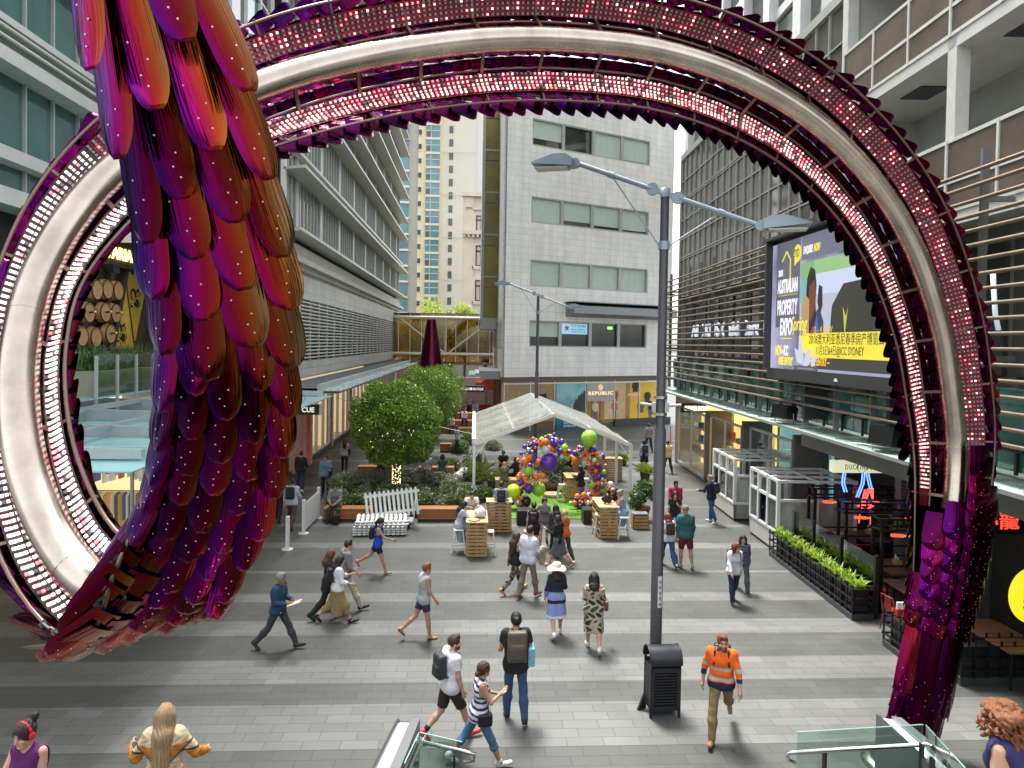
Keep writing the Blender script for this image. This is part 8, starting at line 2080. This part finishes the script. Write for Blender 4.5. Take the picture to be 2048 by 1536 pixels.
		if n_ == 'phone':
			wr, ad = arm[e_[3]][2], arm[e_[3]][3]; c0 = wr + ad * .11; Rm = np.stack([nrm(np.cross(ad, V3(0, 1, 0))), ad, nrm(np.cross(nrm(np.cross(ad, V3(0, 1, 0))), ad))], 1)
			ob = sdf_obj('phone', [rbox(c0 + Rm @ V3(0, .02, .022), V3(.034, .07, .002), Rm, .005, .01)], .005, leather_m, None, V3(*c_)); ob.location = T_.location; ob.rotation_euler = T_.rotation_euler; tag(ob, lab_, 'phone', 'bags and things people carry')
		if n_ == 'beanie': sdf_obj('beanie', [ell(hp_(0, -.012, .045), V3(.095, .112, .115) * k, HR, .02)], vox, cloth_m, T_, V3(*c_), cuts=[(hp_(0, 0, .022), nrm(-hu - hf * .15))], fold=(.004, 70, 0))
		if n_ == 'sunhat':
			q = MB(); prof = [(.23, -.035), (.21, -.01), (.16, .015), (.115, .022), (.110, .05), (.10, .10), (.06, .125), (.0, .13), ]
			n = 28; vs = []
			for r_, z in prof:
				for i in range(n): a = i / n * 6.2832; wv = .022 * math.sin(a * 3 + .5) * (r_ / .23) ** 2; vs.append(tuple(hp_(0, -.01, .045) + (hx * r_ * math.cos(a) + hf * r_ * math.sin(a) + hu * (z + wv)) * k))
			q.add(vs, [(j * n + i, j * n + (i + 1) % n, (j + 1) * n + (i + 1) % n, (j + 1) * n + i) for j in range(len(prof) - 1) for i in range(n)], 0, True)
			q.build('sun_hat', mat('cream_straw', (.68, .60, .46), .7, bump=.3, bs=60), T_)
		if n_ == 'headphones':
			pr = [ell(hp_(s * .095, -.005, 0), V3(.022, .036, .042) * k, HR, .01) for s in (-1, 1)]; arcp = [hp_(.098 * math.cos(t), -.005, .02 + .122 * math.sin(t)) for t in np.linspace(0, math.pi, 9)]
			pr += [cap(arcp[i], arcp[i + 1], .011, .011, .008) for i in range(8)]; free('headphones', 'headphones', pr, leather_m, V3(*c_), lab_)
		if n_ == 'sunglasses':
			sdf_obj('sunglasses', [ell(hp_(s * .032, .092, .012), V3(.026, .008, .019) * k, HR, .008) for s in (-1, 1)] + [cap(hp_(s * .055, .085, .014), hp_(s * .078, 0, .012), .004, .004, .004) for s in (-1, 1)], .006, leather_m, T_, V3(.01, .01, .01))
		if n_ == 'lanyard': sdf_obj('id_card', [rbox(P + up * .0 + X * .10 * k * e_[3] + fw * .125 * k, V3(.028, .002, .045), None, .004, .01)], .008, leather_m, T_, V3(*c_))
	return T_
# colour patterns (v: vertices in the person's frame)
def zsplit(*bands):      # bands from the top down: (height over pelvis as share of k, colour)
	def f(v, P, up, k):
		d = (v - P) @ up / k; c = np.tile(V3(*bands[-1][1]), (len(v), 1))
		for z, col in reversed(bands[:-1]): c[d > z] = V3(*col)
		return c
	return f
def stripes(c1, c2, per, duty=.5):
	def f(v, P, up, k): d = ((v - P) @ up / per) % 1; return np.where((d < duty)[:, None], V3(*c1), V3(*c2))
	return f
def blotch(cols, fr=30, seed=0):
	def f(v, P, up, k):
		a = np.sin(v[:, 0] * fr + seed + 2 * np.sin(v[:, 2] * fr * .7)) + np.sin(v[:, 2] * fr * .9 + 1.7 * np.sin(v[:, 1] * fr * .8 + seed)) + np.sin(v[:, 1] * fr * 1.1 + v[:, 2] * fr * .4)
		n = len(cols); i = np.clip(((a + 2.2) / 4.4 * n).astype(int), 0, n - 1); return np.array(cols, float)[i]
	return f
def hivis(v, P, up, k):
	d = (v - P) @ up / k; c = np.tile(V3(.85, .14, .01), (len(v), 1)); c[d < .04] = V3(.012, .022, .06); sil = V3(.42, .42, .40)
	arm_ = np.abs(v[:, 0]) > (.20 + np.maximum(0, .42 - d) * .12) * k
	c[~arm_ & (np.abs(d - .09) < .028)] = sil; c[~arm_ & (np.abs(d - .25) < .026)] = sil; c[arm_ & (np.abs(d - .27) < .03)] = sil; c[arm_ & (d < .17)] = V3(.012, .022, .06); c[(d > .515) & (np.abs(v[:, 0]) < .08)] = V3(.012, .022, .06)
	return c
def bomber(v, P, up, k):
	d = (v - P) @ up / k; c = np.tile(V3(.55, .42, .26), (len(v), 1)); x = np.abs(v[:, 0]) / k
	m_ = (d < .40 - 0 * x) & (d > .16 + .9 * x); c[m_] = V3(.42, .15, .02); m_ = np.abs(d - (.14 + .9 * x)) < .016; c[m_] = V3(.06, .05, .04); arm_ = x > .19; c[arm_ & (d < .30)] = V3(.42, .16, .02); c[arm_ & (np.abs(d - .31) < .012)] = V3(.03, .03, .03); c[arm_ & (d < .02)] = V3(.04, .01, .01)
	n = np.sin(v[:, 0] * 60 + 3 * np.sin(v[:, 2] * 40)) * np.sin(v[:, 2] * 55); return c * (1 + .35 * n)[:, None]
blk = (.014, .014, .016); nav = (.012, .018, .045); jean = (.035, .085, .18); djean = (.018, .03, .07); wht = (.66, .66, .67); gry = (.20, .205, .21); char = (.04, .042, .046); khaki = (.24, .165, .075); dnm = (.10, .20, .34)
wsh = ('shoe', wht, wht); bsh = ('shoe', blk, blk)
WK = dict(L=(24, 3, 6), Rl=(-18, 3, 24)); WR = dict(L=(-18, 3, 26), Rl=(24, 3, 6), LA=(20, 9, 18, 0), RA=(-18, 9, 14, 0)); ST = dict(L=(2, 4, 3), Rl=(-2, 4, 3), LA=(4, 8, 12, 0), RA=(4, 8, 12, 0))
SIT = dict(L=(82, 7, 84, 0), Rl=(80, 7, 80, 0), lean=6)
person(555, 1298, -102, 1.68, 'grey haired man in a blue sweater striding with papers in his hands', ('long', (.013, .045, .10), 'collar'), ('pants', char), ('short', 'grey'), 'brown', L=(28, 3, 3), Rl=(-24, 3, 18), LA=(8, 12, 78, 38), RA=(6, 12, 82, 20), shoes=bsh, extras=(('papers', 0, 'cream envelope held by the man in the blue sweater'), ('lanyard', (.35, .6, .75), None, 1)), head=(-4, 5))
person(690, 1221, -70, 1.76, 'man in a grey hooded sweatshirt and cream trousers walking away to the right', ('long', gry, 'hood'), ('pants', (.52, .45, .33)), ('short', 'dkbrown'), 'light', shoes=bsh, L=(-14, 3, 30), Rl=(26, 3, 4), LA=(6, 10, 40, 10), RA=(6, 10, 40, 10))
person(656, 1236, -78, 1.64, 'brown haired woman in a long black jacket half behind a friend', ('long', blk), ('pants', blk), ('long', 'auburn', .12), 'asian', 'f', shoes=bsh, hem=.22, **WK)
person(674, 1246, -72, 1.60, 'woman in a white blouse and tan skirt walking with a black backpack', ('shirt', wht), ('skirt', (.30, .20, .09), .66, .02), ('long', 'black', .05), 'asian', 'f', L=(-20, 3, 30), Rl=(24, 3, 4), LA=(20, 10, 80, 20), RA=(10, 14, 60, 10), shoes=bsh, extras=(('backpack', blk, 'black drawstring backpack on the woman in the white blouse', (.11, .05, .17)),), hem=.04, bulk=1.5)
person(755, 1147, -90, 1.60, 'woman in a royal blue top and black shorts striding right', ('tank', (.008, .06, .42)), ('short', blk), ('pony', 'dkbrown'), 'tan', 'f', L=(-34, 3, 28), Rl=(20, 3, 4), LA=(-20, 8, 10, 0), RA=(32, 8, 40, 8), shoes=('sandal', (.05, .03, .02)), extras=(('backpack', blk, 'black backpack on the woman in the royal blue top'),), lean=5)
person(846, 1277, -68, 1.66, 'tanned man in a grey tank top and tiny navy shorts wearing flip flops', ('tank', (.34, .36, .39)), ('short', (.03, .03, .05)), ('crop', 'ginger'), 'tan', L=(-20, 3, 32), Rl=(10, 3, 4), LA=(-8, 6, 16, 0), RA=(10, 6, 22, 0), shoes=('sandal', (.03, .02, .02)), hem=.12)
person(898, 1478, -62, 1.76, 'bearded man in a white t-shirt and dark shorts with red sneakers', ('tee', wht, 'hood'), ('shorts', (.03, .022, .02)), ('short', 'brown'), 'light', L=(-12, 3, 34), Rl=(26, 3, 6), LA=(0, 8, 16, 0), RA=(4, 7, 12, 0), beard=True, shoes=('shoe', (.55, .02, .03), wht, blk), head=(-18, 0), extras=(('backpack', (.03, .034, .042), 'dark backpack on the bearded man in the white t-shirt'),))
person(957, 1530, -82, 1.64, 'woman in a navy striped sleeveless top with her arms folded', ('tank', stripes((.02, .025, .10), (.66, .64, .66), .085, .42)), ('capri', (.07, .16, .27)), ('bun', 'brown', -.03), 'tan', 'f', L=(-26, 3, 12), Rl=(24, 3, 2), LA=(22, 10, 80, 50), RA=(26, 12, 84, 40), shoes=('shoe', (.62, .58, .56), wht), head=(25, -4), extras=(('shoulderbag', blk, 'black leather shoulder bag on the woman in the striped top', 1),), hem=.13)
person(1030, 1440, 2, 1.83, 'man in a black t-shirt and jeans with a topknot seen from behind', ('tee', blk), ('pants', jean), ('bun', 'black', .05), 'tan', L=(8, 4, 4), Rl=(-10, 4, 16), LA=(6, 16, 92, 22), RA=(6, 16, 92, 22), shoes=('shoe', blk, wht), extras=(('backpack', (.11, .09, .065), 'olive brown backpack on the man in the black t-shirt', (.15, .07, .26)), ('tote', (.22, .48, .60), 'light blue tote bag hanging at the side of the man in black', 1)), hem=.13)
person(1028, 1184, -62, 1.62, 'woman with long brown hair in camouflage trousers and tan boots', ('tank', blk), ('pants', blotch([(.025, .025, .022), (.10, .085, .06), (.28, .25, .2), (.04, .045, .03)], 38)), ('long', 'brown', .30), 'tan', 'f', L=(26, 3, 4), Rl=(-22, 3, 24), shoes=('boot', (.42, .22, .06), (.5, .4, .25)), head=(-15, 0))
person(1055, 1196, -38, 1.82, 'man in a white shirt and taupe chinos beside the camouflage woman', ('shirt', (.58, .60, .68), 'collar'), ('pants', (.19, .155, .12)), ('short', 'black'), 'tan', L=(-8, 3, 14), Rl=(16, 3, 4), LA=(-4, 8, 20, 0), RA=(14, 12, 74, 8), shoes=('shoe', (.22, .07, .02), (.3, .14, .06), (.30, .02, .02)), extras=(('coat', (.34, .27, .18), 'tan jacket folded over the arm of the man in the white shirt', 1),))
person(1112, 1271, 4, 1.60, 'woman in a wide cream sun hat and blue striped skirt', ('long', zsplit((.14, nav), (-1, (.22, .28, .52)))), ('skirt', zsplit((-.04, (.24, .30, .58)), (-.12, nav), (-.40, (.24, .30, .60)), (-1, wht)), .46, .06), ('long', 'dkbrown', .05), 'asian', 'f', L=(-14, 3, 26), Rl=(10, 3, 2), LA=(2, 14, 20, 0), RA=(14, 14, 100, 30), shoes=('shoe', wht, wht), extras=(('sunhat', 0),), bulk=1.3, hem=.02)
person(1186, 1300, -6, 1.66, 'black haired woman in an off shoulder leaf print dress', ('off', blotch([(.015, .03, .02), (.40, .33, .26), (.44, .36, .28), (.03, .06, .03)], 34, 1)), ('skirt', blotch([(.015, .03, .02), (.40, .33, .26), (.44, .36, .28), (.03, .06, .03)], 34, 1), .50, .03), ('long', 'black', .04), 'asian', 'f', L=(14, 2, 3), Rl=(-16, 2, 26), LA=(10, 10, 60, 14), RA=(8, 14, 70, 0), shoes=('shoe', (.62, .58, .5), wht), extras=(('handbag', (.13, .07, .05), 'brown leather handbag on the arm of the woman in the leaf print dress', 1),), hem=.05, bulk=1.3)
person(1440, 1474, 158, 1.80, 'ginger bearded worker in an orange high visibility shirt and khaki trousers', ('shirt', hivis, 'collar'), ('pants', khaki), ('short', 'ginger'), 'light', L=(-30, 3, 34), Rl=(22, 3, 4), LA=(16, 17, 10, 0), RA=(-16, 17, 22, 0), beard=True, shoes=('boot', (.30, .17, .08), (.2, .12, .07)), head=(14, 8), extras=(('backpack', (.03, .022, .02), 'dark backpack on the worker in the orange shirt'),), hem=.10, bulk=.9)
person(1467, 1206, 184, 1.56, 'girl with dark red hair in a white sweater and navy jeans', ('long', (.60, .60, .64)), ('pants', djean), ('long', 'red', .14, 1), 'asian', 'f', L=(-16, 2, 20), Rl=(14, 2, 4), shoes=('shoe', blk, wht), head=(30, 4), extras=(('backpack', blk, 'black backpack worn by the girl in the white sweater'),), bulk=1.4)
person(1483, 1182, 168, 1.55, 'dark haired girl in a purple plaid shirt just behind the red haired girl', ('long', stripes((.16, .15, .26), (.05, .05, .09), .06)), ('pants', (.09, .10, .11)), ('long', 'dkbrown', .2, 1), 'asian', 'f', shoes=('shoe', blk, wht), **WK)
person(1370, 1136, 2, 1.80, 'man in a teal shirt, dark red shorts and a grey beanie from behind', ('shirt', (.035, .11, .115)), ('shorts', (.10, .012, .018)), ('short', 'black'), 'tan', L=(2, 4, 4), Rl=(-8, 5, 12), LA=(2, 8, 10, 0), RA=(-4, 10, 20, 0), shoes=('shoe', (.35, .25, .15), (.4, .35, .3)), extras=(('beanie', (.16, .165, .17)),), hem=.12, bulk=1.4)
person(1335, 1132, 6, 1.60, 'girl with long red hair in wide blue jeans half behind the lamp post', ('tee', wht), ('wide', jean), ('long', 'red', .26), 'asian', 'f', shoes=wsh, extras=(('backpack', (.05, .03, .03), 'dark brown backpack on the red haired girl beside the lamp post'),), **WK)
person(1349, 1056, 178, 1.76, 'man in a magenta shirt walking behind the woman in black', ('shirt', (.36, .012, .07)), ('pants', blk), ('short', 'black'), 'brown', **WK)
person(1348, 1078, 172, 1.64, 'woman in a black t-shirt and blue jeans touching her chest', ('tee', blk), ('pants', dnm), ('long', 'dkbrown', .15), 'light', 'f', L=(22, 3, 4), Rl=(-16, 3, 20), LA=(20, 10, 110, 34), RA=(-6, 10, 8, 0), extras=(('shoulderbag', (.16, .15, .18), 'grey shoulder bag of the woman in the black t-shirt', -1),), shoes=wsh)
person(1422, 1046, 42, 1.76, 'blond man in a navy jacket and jeans looking at the white kiosk', ('long', nav), ('pants', jean), ('short', 'blond'), 'light', shoes=('shoe', wht, wht), head=(40, 0), extras=(('backpack', (.03, .03, .04), 'dark backpack on the man beside the white kiosk'),), L=(-10, 3, 16), Rl=(8, 3, 4), LA=(30, 10, 50, 10), RA=(10, 10, 60, 10))
person(1335, 946, 0, 1.70, 'person in a pale yellow t-shirt walking away partly behind the lamp post', ('tee', (.62, .52, .24)), ('pants', blk), ('short', 'dkbrown'), 'tan', **WK)
person(1288, 944, -2, 1.64, 'woman in a denim jacket and short navy skirt seen from behind', ('long', (.22, .32, .44)), ('skirt', nav, .40, .03), ('bob', 'black'), 'light', 'f', shoes=wsh, extras=(('backpack', (.03, .03, .045), 'patterned dark backpack over the denim jacket', (.14, .06, .22)),), **ST)
person(1297, 903, 0, 1.76, 'man in a grey shirt walking away toward the boutiques', ('shirt', (.22, .22, .25)), ('pants', nav), ('short', 'brown'), 'tan', extras=(('shoulderbag', (.12, .24, .34), 'blue bag carried by the man in the grey shirt', -1),), **WK)
person(1362, 903, 5, 1.74, 'person in dark clothes near the amber lit shop window', ('long', (.02, .025, .03)), ('pants', blk), ('short', 'black'), 'brown', **ST)
person(1001, 1063, 0, 1.72, 'man in a blue grey shirt standing at a pallet table', ('shirt', (.26, .31, .40), 'collar'), ('pants', djean), ('short', 'dkbrown'), 'light', L=(2, 5, 3), Rl=(-2, 5, 3), LA=(30, 10, 60, 20), RA=(30, 10, 60, 20), shoes=('shoe', blk, wht), extras=(('backpack', (.02, .022, .026), 'black backpack on the man at the pallet table', (.14, .06, .23)),))
person(1066, 1108, -8, 1.64, 'woman with bare shoulders and black shorts from behind in the middle group', ('tank', blk), ('short', blk), ('bun', 'dkbrown', .05), 'tan', 'f', extras=(('backpack', blk, 'small black backpack on the bare shouldered woman', (.1, .045, .16)), ('handbag', (.5, .36, .26), 'pale pink handbag of the bare shouldered woman', -1)), shoes=wsh, **WK)
person(1087, 1093, 176, 1.63, 'girl in a grey t-shirt and light denim shorts walking toward the viewer', ('tee', (.17, .17, .18)), ('short', (.36, .46, .56)), ('pony', 'dkbrown'), 'light', 'f', shoes=('shoe', blk, wht), head=(20, 8), **WR)
person(1117, 1134, 58, 1.54, 'woman in a black blazer and grey skirt gesturing while walking', ('long', blk), ('skirt', (.11, .115, .12), .52, .01), ('long', 'black', .08), 'asian', 'f', L=(22, 3, 4), Rl=(-24, 3, 20), LA=(20, 14, 100, 0), RA=(-10, 10, 20, 0), shoes=('shoe', (.45, .33, .24), (.4, .3, .2)), extras=(('handbag', (.5, .30, .12), 'tan shoulder bag behind the woman in the black blazer', 1),))
person(1128, 1120, 24, 1.52, 'person in an orange top behind the woman in the black blazer', ('tee', (.75, .14, .02)), ('pants', char), ('long', 'blond', .05), 'light', 'f', LA=(10, 10, 30, 0), RA=(20, 14, 60, 0), shoes=bsh)
person(1111, 1111, 10, 1.56, 'dark haired person almost hidden in the middle group', ('long', char), ('pants', blk), ('long', 'black', .08), 'asian', 'f', **ST)
person(917, 1102, -78, 1.62, 'seated woman in a pale blue dress at the left pallet table', ('long', (.42, .44, .52)), ('skirt', (.24, .30, .40), .52, .02), ('long', 'black', .12), 'asian', 'f', L=(78, 6, 88, 0), Rl=(74, 6, 70, 0), lean=12, LA=(34, 8, 56, 20), RA=(36, 8, 56, 20), seat=.72, shoes=('boot', (.2, .17, .13), (.2, .18, .14)), head=(0, 18), group='people seated at the pop up bar')
person(941, 1073, 188, 1.70, 'seated man in a cream t-shirt eating behind the left pallet table', ('tee', (.60, .52, .46)), ('pants', char), ('short', 'black'), 'asian', L=(80, 8, 86, 0), Rl=(78, 8, 80, 0), lean=16, LA=(36, 8, 60, 24), RA=(36, 8, 60, 24), seat=.72, head=(0, 24), group='people seated at the pop up bar')
person(1247, 1072, 82, 1.64, 'seated woman in a light blue dress typing at the right pallet table', ('tank', (.22, .34, .44)), ('skirt', (.22, .34, .44), .50, .02), ('bun', 'blond', .09), 'tan', 'f', L=(78, 6, 86, 0), Rl=(74, 6, 76, 0), lean=12, LA=(36, 8, 60, 8), RA=(36, 8, 62, 8), seat=.72, shoes=('sandal', (.2, .12, .08)), head=(0, 16), group='people seated at the pop up bar')
person(1162, 1012, 62, 1.62, 'woman in a black jumper and grey trousers at the middle pallet table', ('long', blk), ('wide', (.15, .155, .16)), ('long', 'black', .1), 'asian', 'f', LA=(24, 10, 100, 20), RA=(24, 10, 90, 20), L=(3, 3, 3), Rl=(-3, 3, 4), head=(0, 14), group='people seated at the pop up bar')
person(1134, 972, 178, 1.72, 'person in black seated behind the balloons with hands on knees', ('long', blk), ('pants', blk), ('short', 'black'), 'tan', L=(78, 16, 80, 0), Rl=(78, 16, 80, 0), lean=10, LA=(28, 10, 40, 0), RA=(28, 10, 40, 0), seat=.72, group='people seated at the pop up bar')
person(1006, 956, 176, 1.74, 'man with a topknot seated facing two women inside the marquee', ('tee', blk), ('pants', blk), ('bun', 'black', .1), 'brown', seat=.45, LA=(30, 8, 60, 20), RA=(30, 8, 60, 20), group='people seated at the pop up bar', **SIT)
person(1008, 984, -4, 1.66, 'woman with wavy fair hair seated with her back to the viewer', ('tee', (.10, .12, .09)), ('pants', djean), ('long', 'blond', .14), 'light', 'f', seat=.45, LA=(30, 8, 60, 0), RA=(34, 12, 50, 0), group='people seated at the pop up bar', **SIT)
person(1033, 972, 40, 1.66, 'dark haired woman in black seated at the right of the trio', ('long', blk), ('pants', blk), ('long', 'dkbrown', .2), 'tan', 'f', seat=.45, LA=(40, 8, 70, 10), RA=(30, 8, 50, 10), group='people seated at the pop up bar', **SIT)
person(672, 1040, 176, 1.76, 'man in a grey jumper and sunglasses seated on the timber bench', ('long', (.19, .18, .175)), ('pants', (.05, .048, .05)), ('short', 'dkbrown'), 'tan', seat=.46, L=(80, 9, 82, 0), Rl=(80, 9, 82, 0), lean=10, LA=(22, 8, 44, 30), RA=(22, 8, 44, 30), head=(14, 6), extras=(('sunglasses', 0),), shoes=bsh, group='people sitting in the garden')
lumpy('backpack', 'black backpack on the ground between the feet of the man on the bench', 'backpack', tuple(gz(671, 1049)), .2, (.8, .7, 1.1), black_p, 9)
person(763, 958, 178, 1.66, 'woman in a white top and dark skirt seated behind the lit tree trunk', ('long', (.62, .58, .54)), ('skirt', blk, .48, .01), ('long', 'dkbrown', .1), 'light', 'f', seat=.55, LA=(20, 8, 50, 20), RA=(20, 8, 50, 20), group='people sitting in the garden', **SIT)
person(853, 966, 2, 1.72, 'person with short brown hair seated beyond the hedge', ('tee', (.30, .34, .36)), ('pants', char), ('short', 'brown'), 'light', seat=.50, group='people sitting in the garden', **SIT)
person(884, 968, -4, 1.68, 'person with dark hair seated beyond the hedge', ('tee', (.04, .06, .05)), ('pants', char), ('bob', 'black'), 'light', 'f', seat=.50, group='people sitting in the garden', **SIT)
person(689, 944, 4, 1.70, 'woman in a grey top walking away past the pink doors', ('shirt', (.30, .29, .30)), ('pants', blk), ('long', 'dkbrown', .18), 'light', 'f', shoes=('shoe', blk, wht), extras=(('tote', blk, 'black tote bag of the woman in the grey top', 1),), **WK)
person(651, 994, 188, 1.77, 'man in a blue shirt walking toward the viewer with a jacket on his arm', ('long', (.12, .19, .30), 'collar'), ('pants', nav), ('short', 'brown'), 'tan', L=(18, 3, 4), Rl=(-14, 3, 18), LA=(16, 10, 76, 8), RA=(-4, 10, 10, 0), head=(-10, 0), extras=(('coat', nav, 'navy jacket on the arm of the man in the blue shirt', -1),))
person(601, 984, 0, 1.72, 'young man in a black jacket and navy jeans walking away by the shop pier', ('long', blk), ('pants', djean), ('short', 'black'), 'asian', shoes=wsh, hem=.12, L=(6, 3, 3), Rl=(-8, 3, 14), LA=(0, 8, 14, 0), RA=(16, 8, 40, 0))
person(583, 1056, -4, 1.74, 'man in a pale blue shirt and brown trousers walking away', ('shirt', (.46, .52, .62), 'collar'), ('pants', (.075, .05, .045)), ('short', 'black'), 'asian', extras=(('backpack', blk, 'big black backpack on the man in the pale blue shirt', (.14, .07, .21)),), shoes=('shoe', (.10, .04, .02)), **WK)
person(556, 1043, 2, 1.68, 'person in black half hidden behind the coil of scales', ('long', blk), ('pants', blk), ('long', 'black', .15), 'asian', 'f', extras=(('plasticbag', (.6, .64, .64), 'white plastic bag hanging from the hand of the person in black', 1),), **WK)
person(914, 907, 120, 1.68, 'woman in a light blue top and black trousers near the palms', ('tee', (.30, .45, .55)), ('pants', blk), ('long', 'red', .12), 'light', 'f', LA=(20, 12, 20, 0), RA=(-20, 12, 10, 0), L=(20, 3, 4), Rl=(-18, 3, 22))
person(195, 1110, -88, 1.60, 'woman in a lavender jumper walking past the clothes shop', ('long', (.42, .32, .44)), ('pants', (.03, .02, .025)), ('bob', 'black'), 'asian', 'f', extras=(('backpack', (.05, .04, .04), 'dark backpack on the woman in the lavender jumper'),), **WK)
fa = dict(group='people at the far seating')
tb0 = tiers.location
for i, (dx, lv, cl, hr, lab) in enumerate(((.7, 2, (.03, .035, .05), 'black', 'far seated person in dark clothes at the left of the top step'), (1.35, 2, (.22, .07, .07), 'dkbrown', 'far seated person in a reddish top in the middle of the top step'), (2.2, 2, (.12, .26, .48), 'black', 'far seated person in a bright blue shirt on the top step'), (1.4, 1, (.62, .62, .64), 'black', 'far seated person in a white shirt on the middle step'), (.5, 0, (.55, .52, .42), 'dkbrown', 'far seated person in a pale top on the lowest step'), (.1, 1, (.03, .03, .03), 'black', 'far seated person in black at the left edge of the steps'))):
	person(0, 0, 180 + i * 7 - 15, 1.68, lab, ('tee', cl), ('pants', djean), ('short', hr), 'tan', seat=0.0 + .0, loc=(tb0.x + dx, tb0.y + lv * .9 + .35, .42 * (lv + 1)), L=(80, 8, 84, 0), Rl=(80, 8, 84, 0), lean=10, LA=(26, 8, 50, 20), RA=(26, 8, 50, 20), vox=.028, **fa)
person(0, 0, 170, 1.72, 'dark dressed person standing before the red barrier', ('long', (.02, .022, .03)), ('pants', blk), ('short', 'black'), 'tan', loc=(at(934, 820, 56).x, 56, 0), vox=.028, **{**ST, **fa})
person(0, 0, 182, 1.70, 'person in a red patterned top before the orange cover', ('long', (.28, .05, .05)), ('pants', blk), ('short', 'black'), 'tan', loc=(at(946, 820, 57).x, 57, 0), vox=.028, **{**ST, **fa})
# three people close to the viewer, on the stairs
a = at(62, 1436, 6.6); person(62, 1436, 166, a.z - 1.32, 'woman in a purple sports top with red headphones looking at her phone', ('tank', (.09, .010, .09)), ('pants', blk), ('bun', 'dkbrown', .12), 'light', 'f', loc=(a.x, 6.6, 1.32), L=(8, 3, 4), Rl=(-6, 3, 8), LA=(6, 10, 30, 0), RA=(26, 8, 104, 24), head=(-6, 12), extras=(('headphones', (.55, .015, .03), 'red headphones on the woman looking at her phone'), ('phone', (.05, .12, .16), 'phone in the hand of the woman with red headphones', 1)), hem=.0, vox=.006, group='people on the stairs')
a = at(328, 1414, 7.5); person(328, 1414, 8, a.z - .825, 'woman with long fair hair in an orange and cream patterned jacket', ('long', bomber), ('pants', blk), ('long', 'blond', .36), 'light', 'f', loc=(a.x, 7.5, .825), L=(8, 3, 4), Rl=(-6, 3, 8), LA=(4, 32, 86, -10), RA=(2, 36, 60, 0), bulk=1.5, hem=.06, vox=.006, group='people on the stairs')
a = at(2022, 1408, 4.5); person(2022, 1408, 38, a.z - 2.475, 'woman with curly ginger hair in a sleeveless navy top', ('tank', (.018, .018, .085)), ('pants', djean), ('curly', 'ginger'), 'light', 'f', loc=(a.x, 4.5, 2.475), L=(8, 3, 4), Rl=(-6, 3, 8), LA=(2, 12, 20, 0), RA=(2, 12, 20, 0), vox=.006, group='people on the stairs')
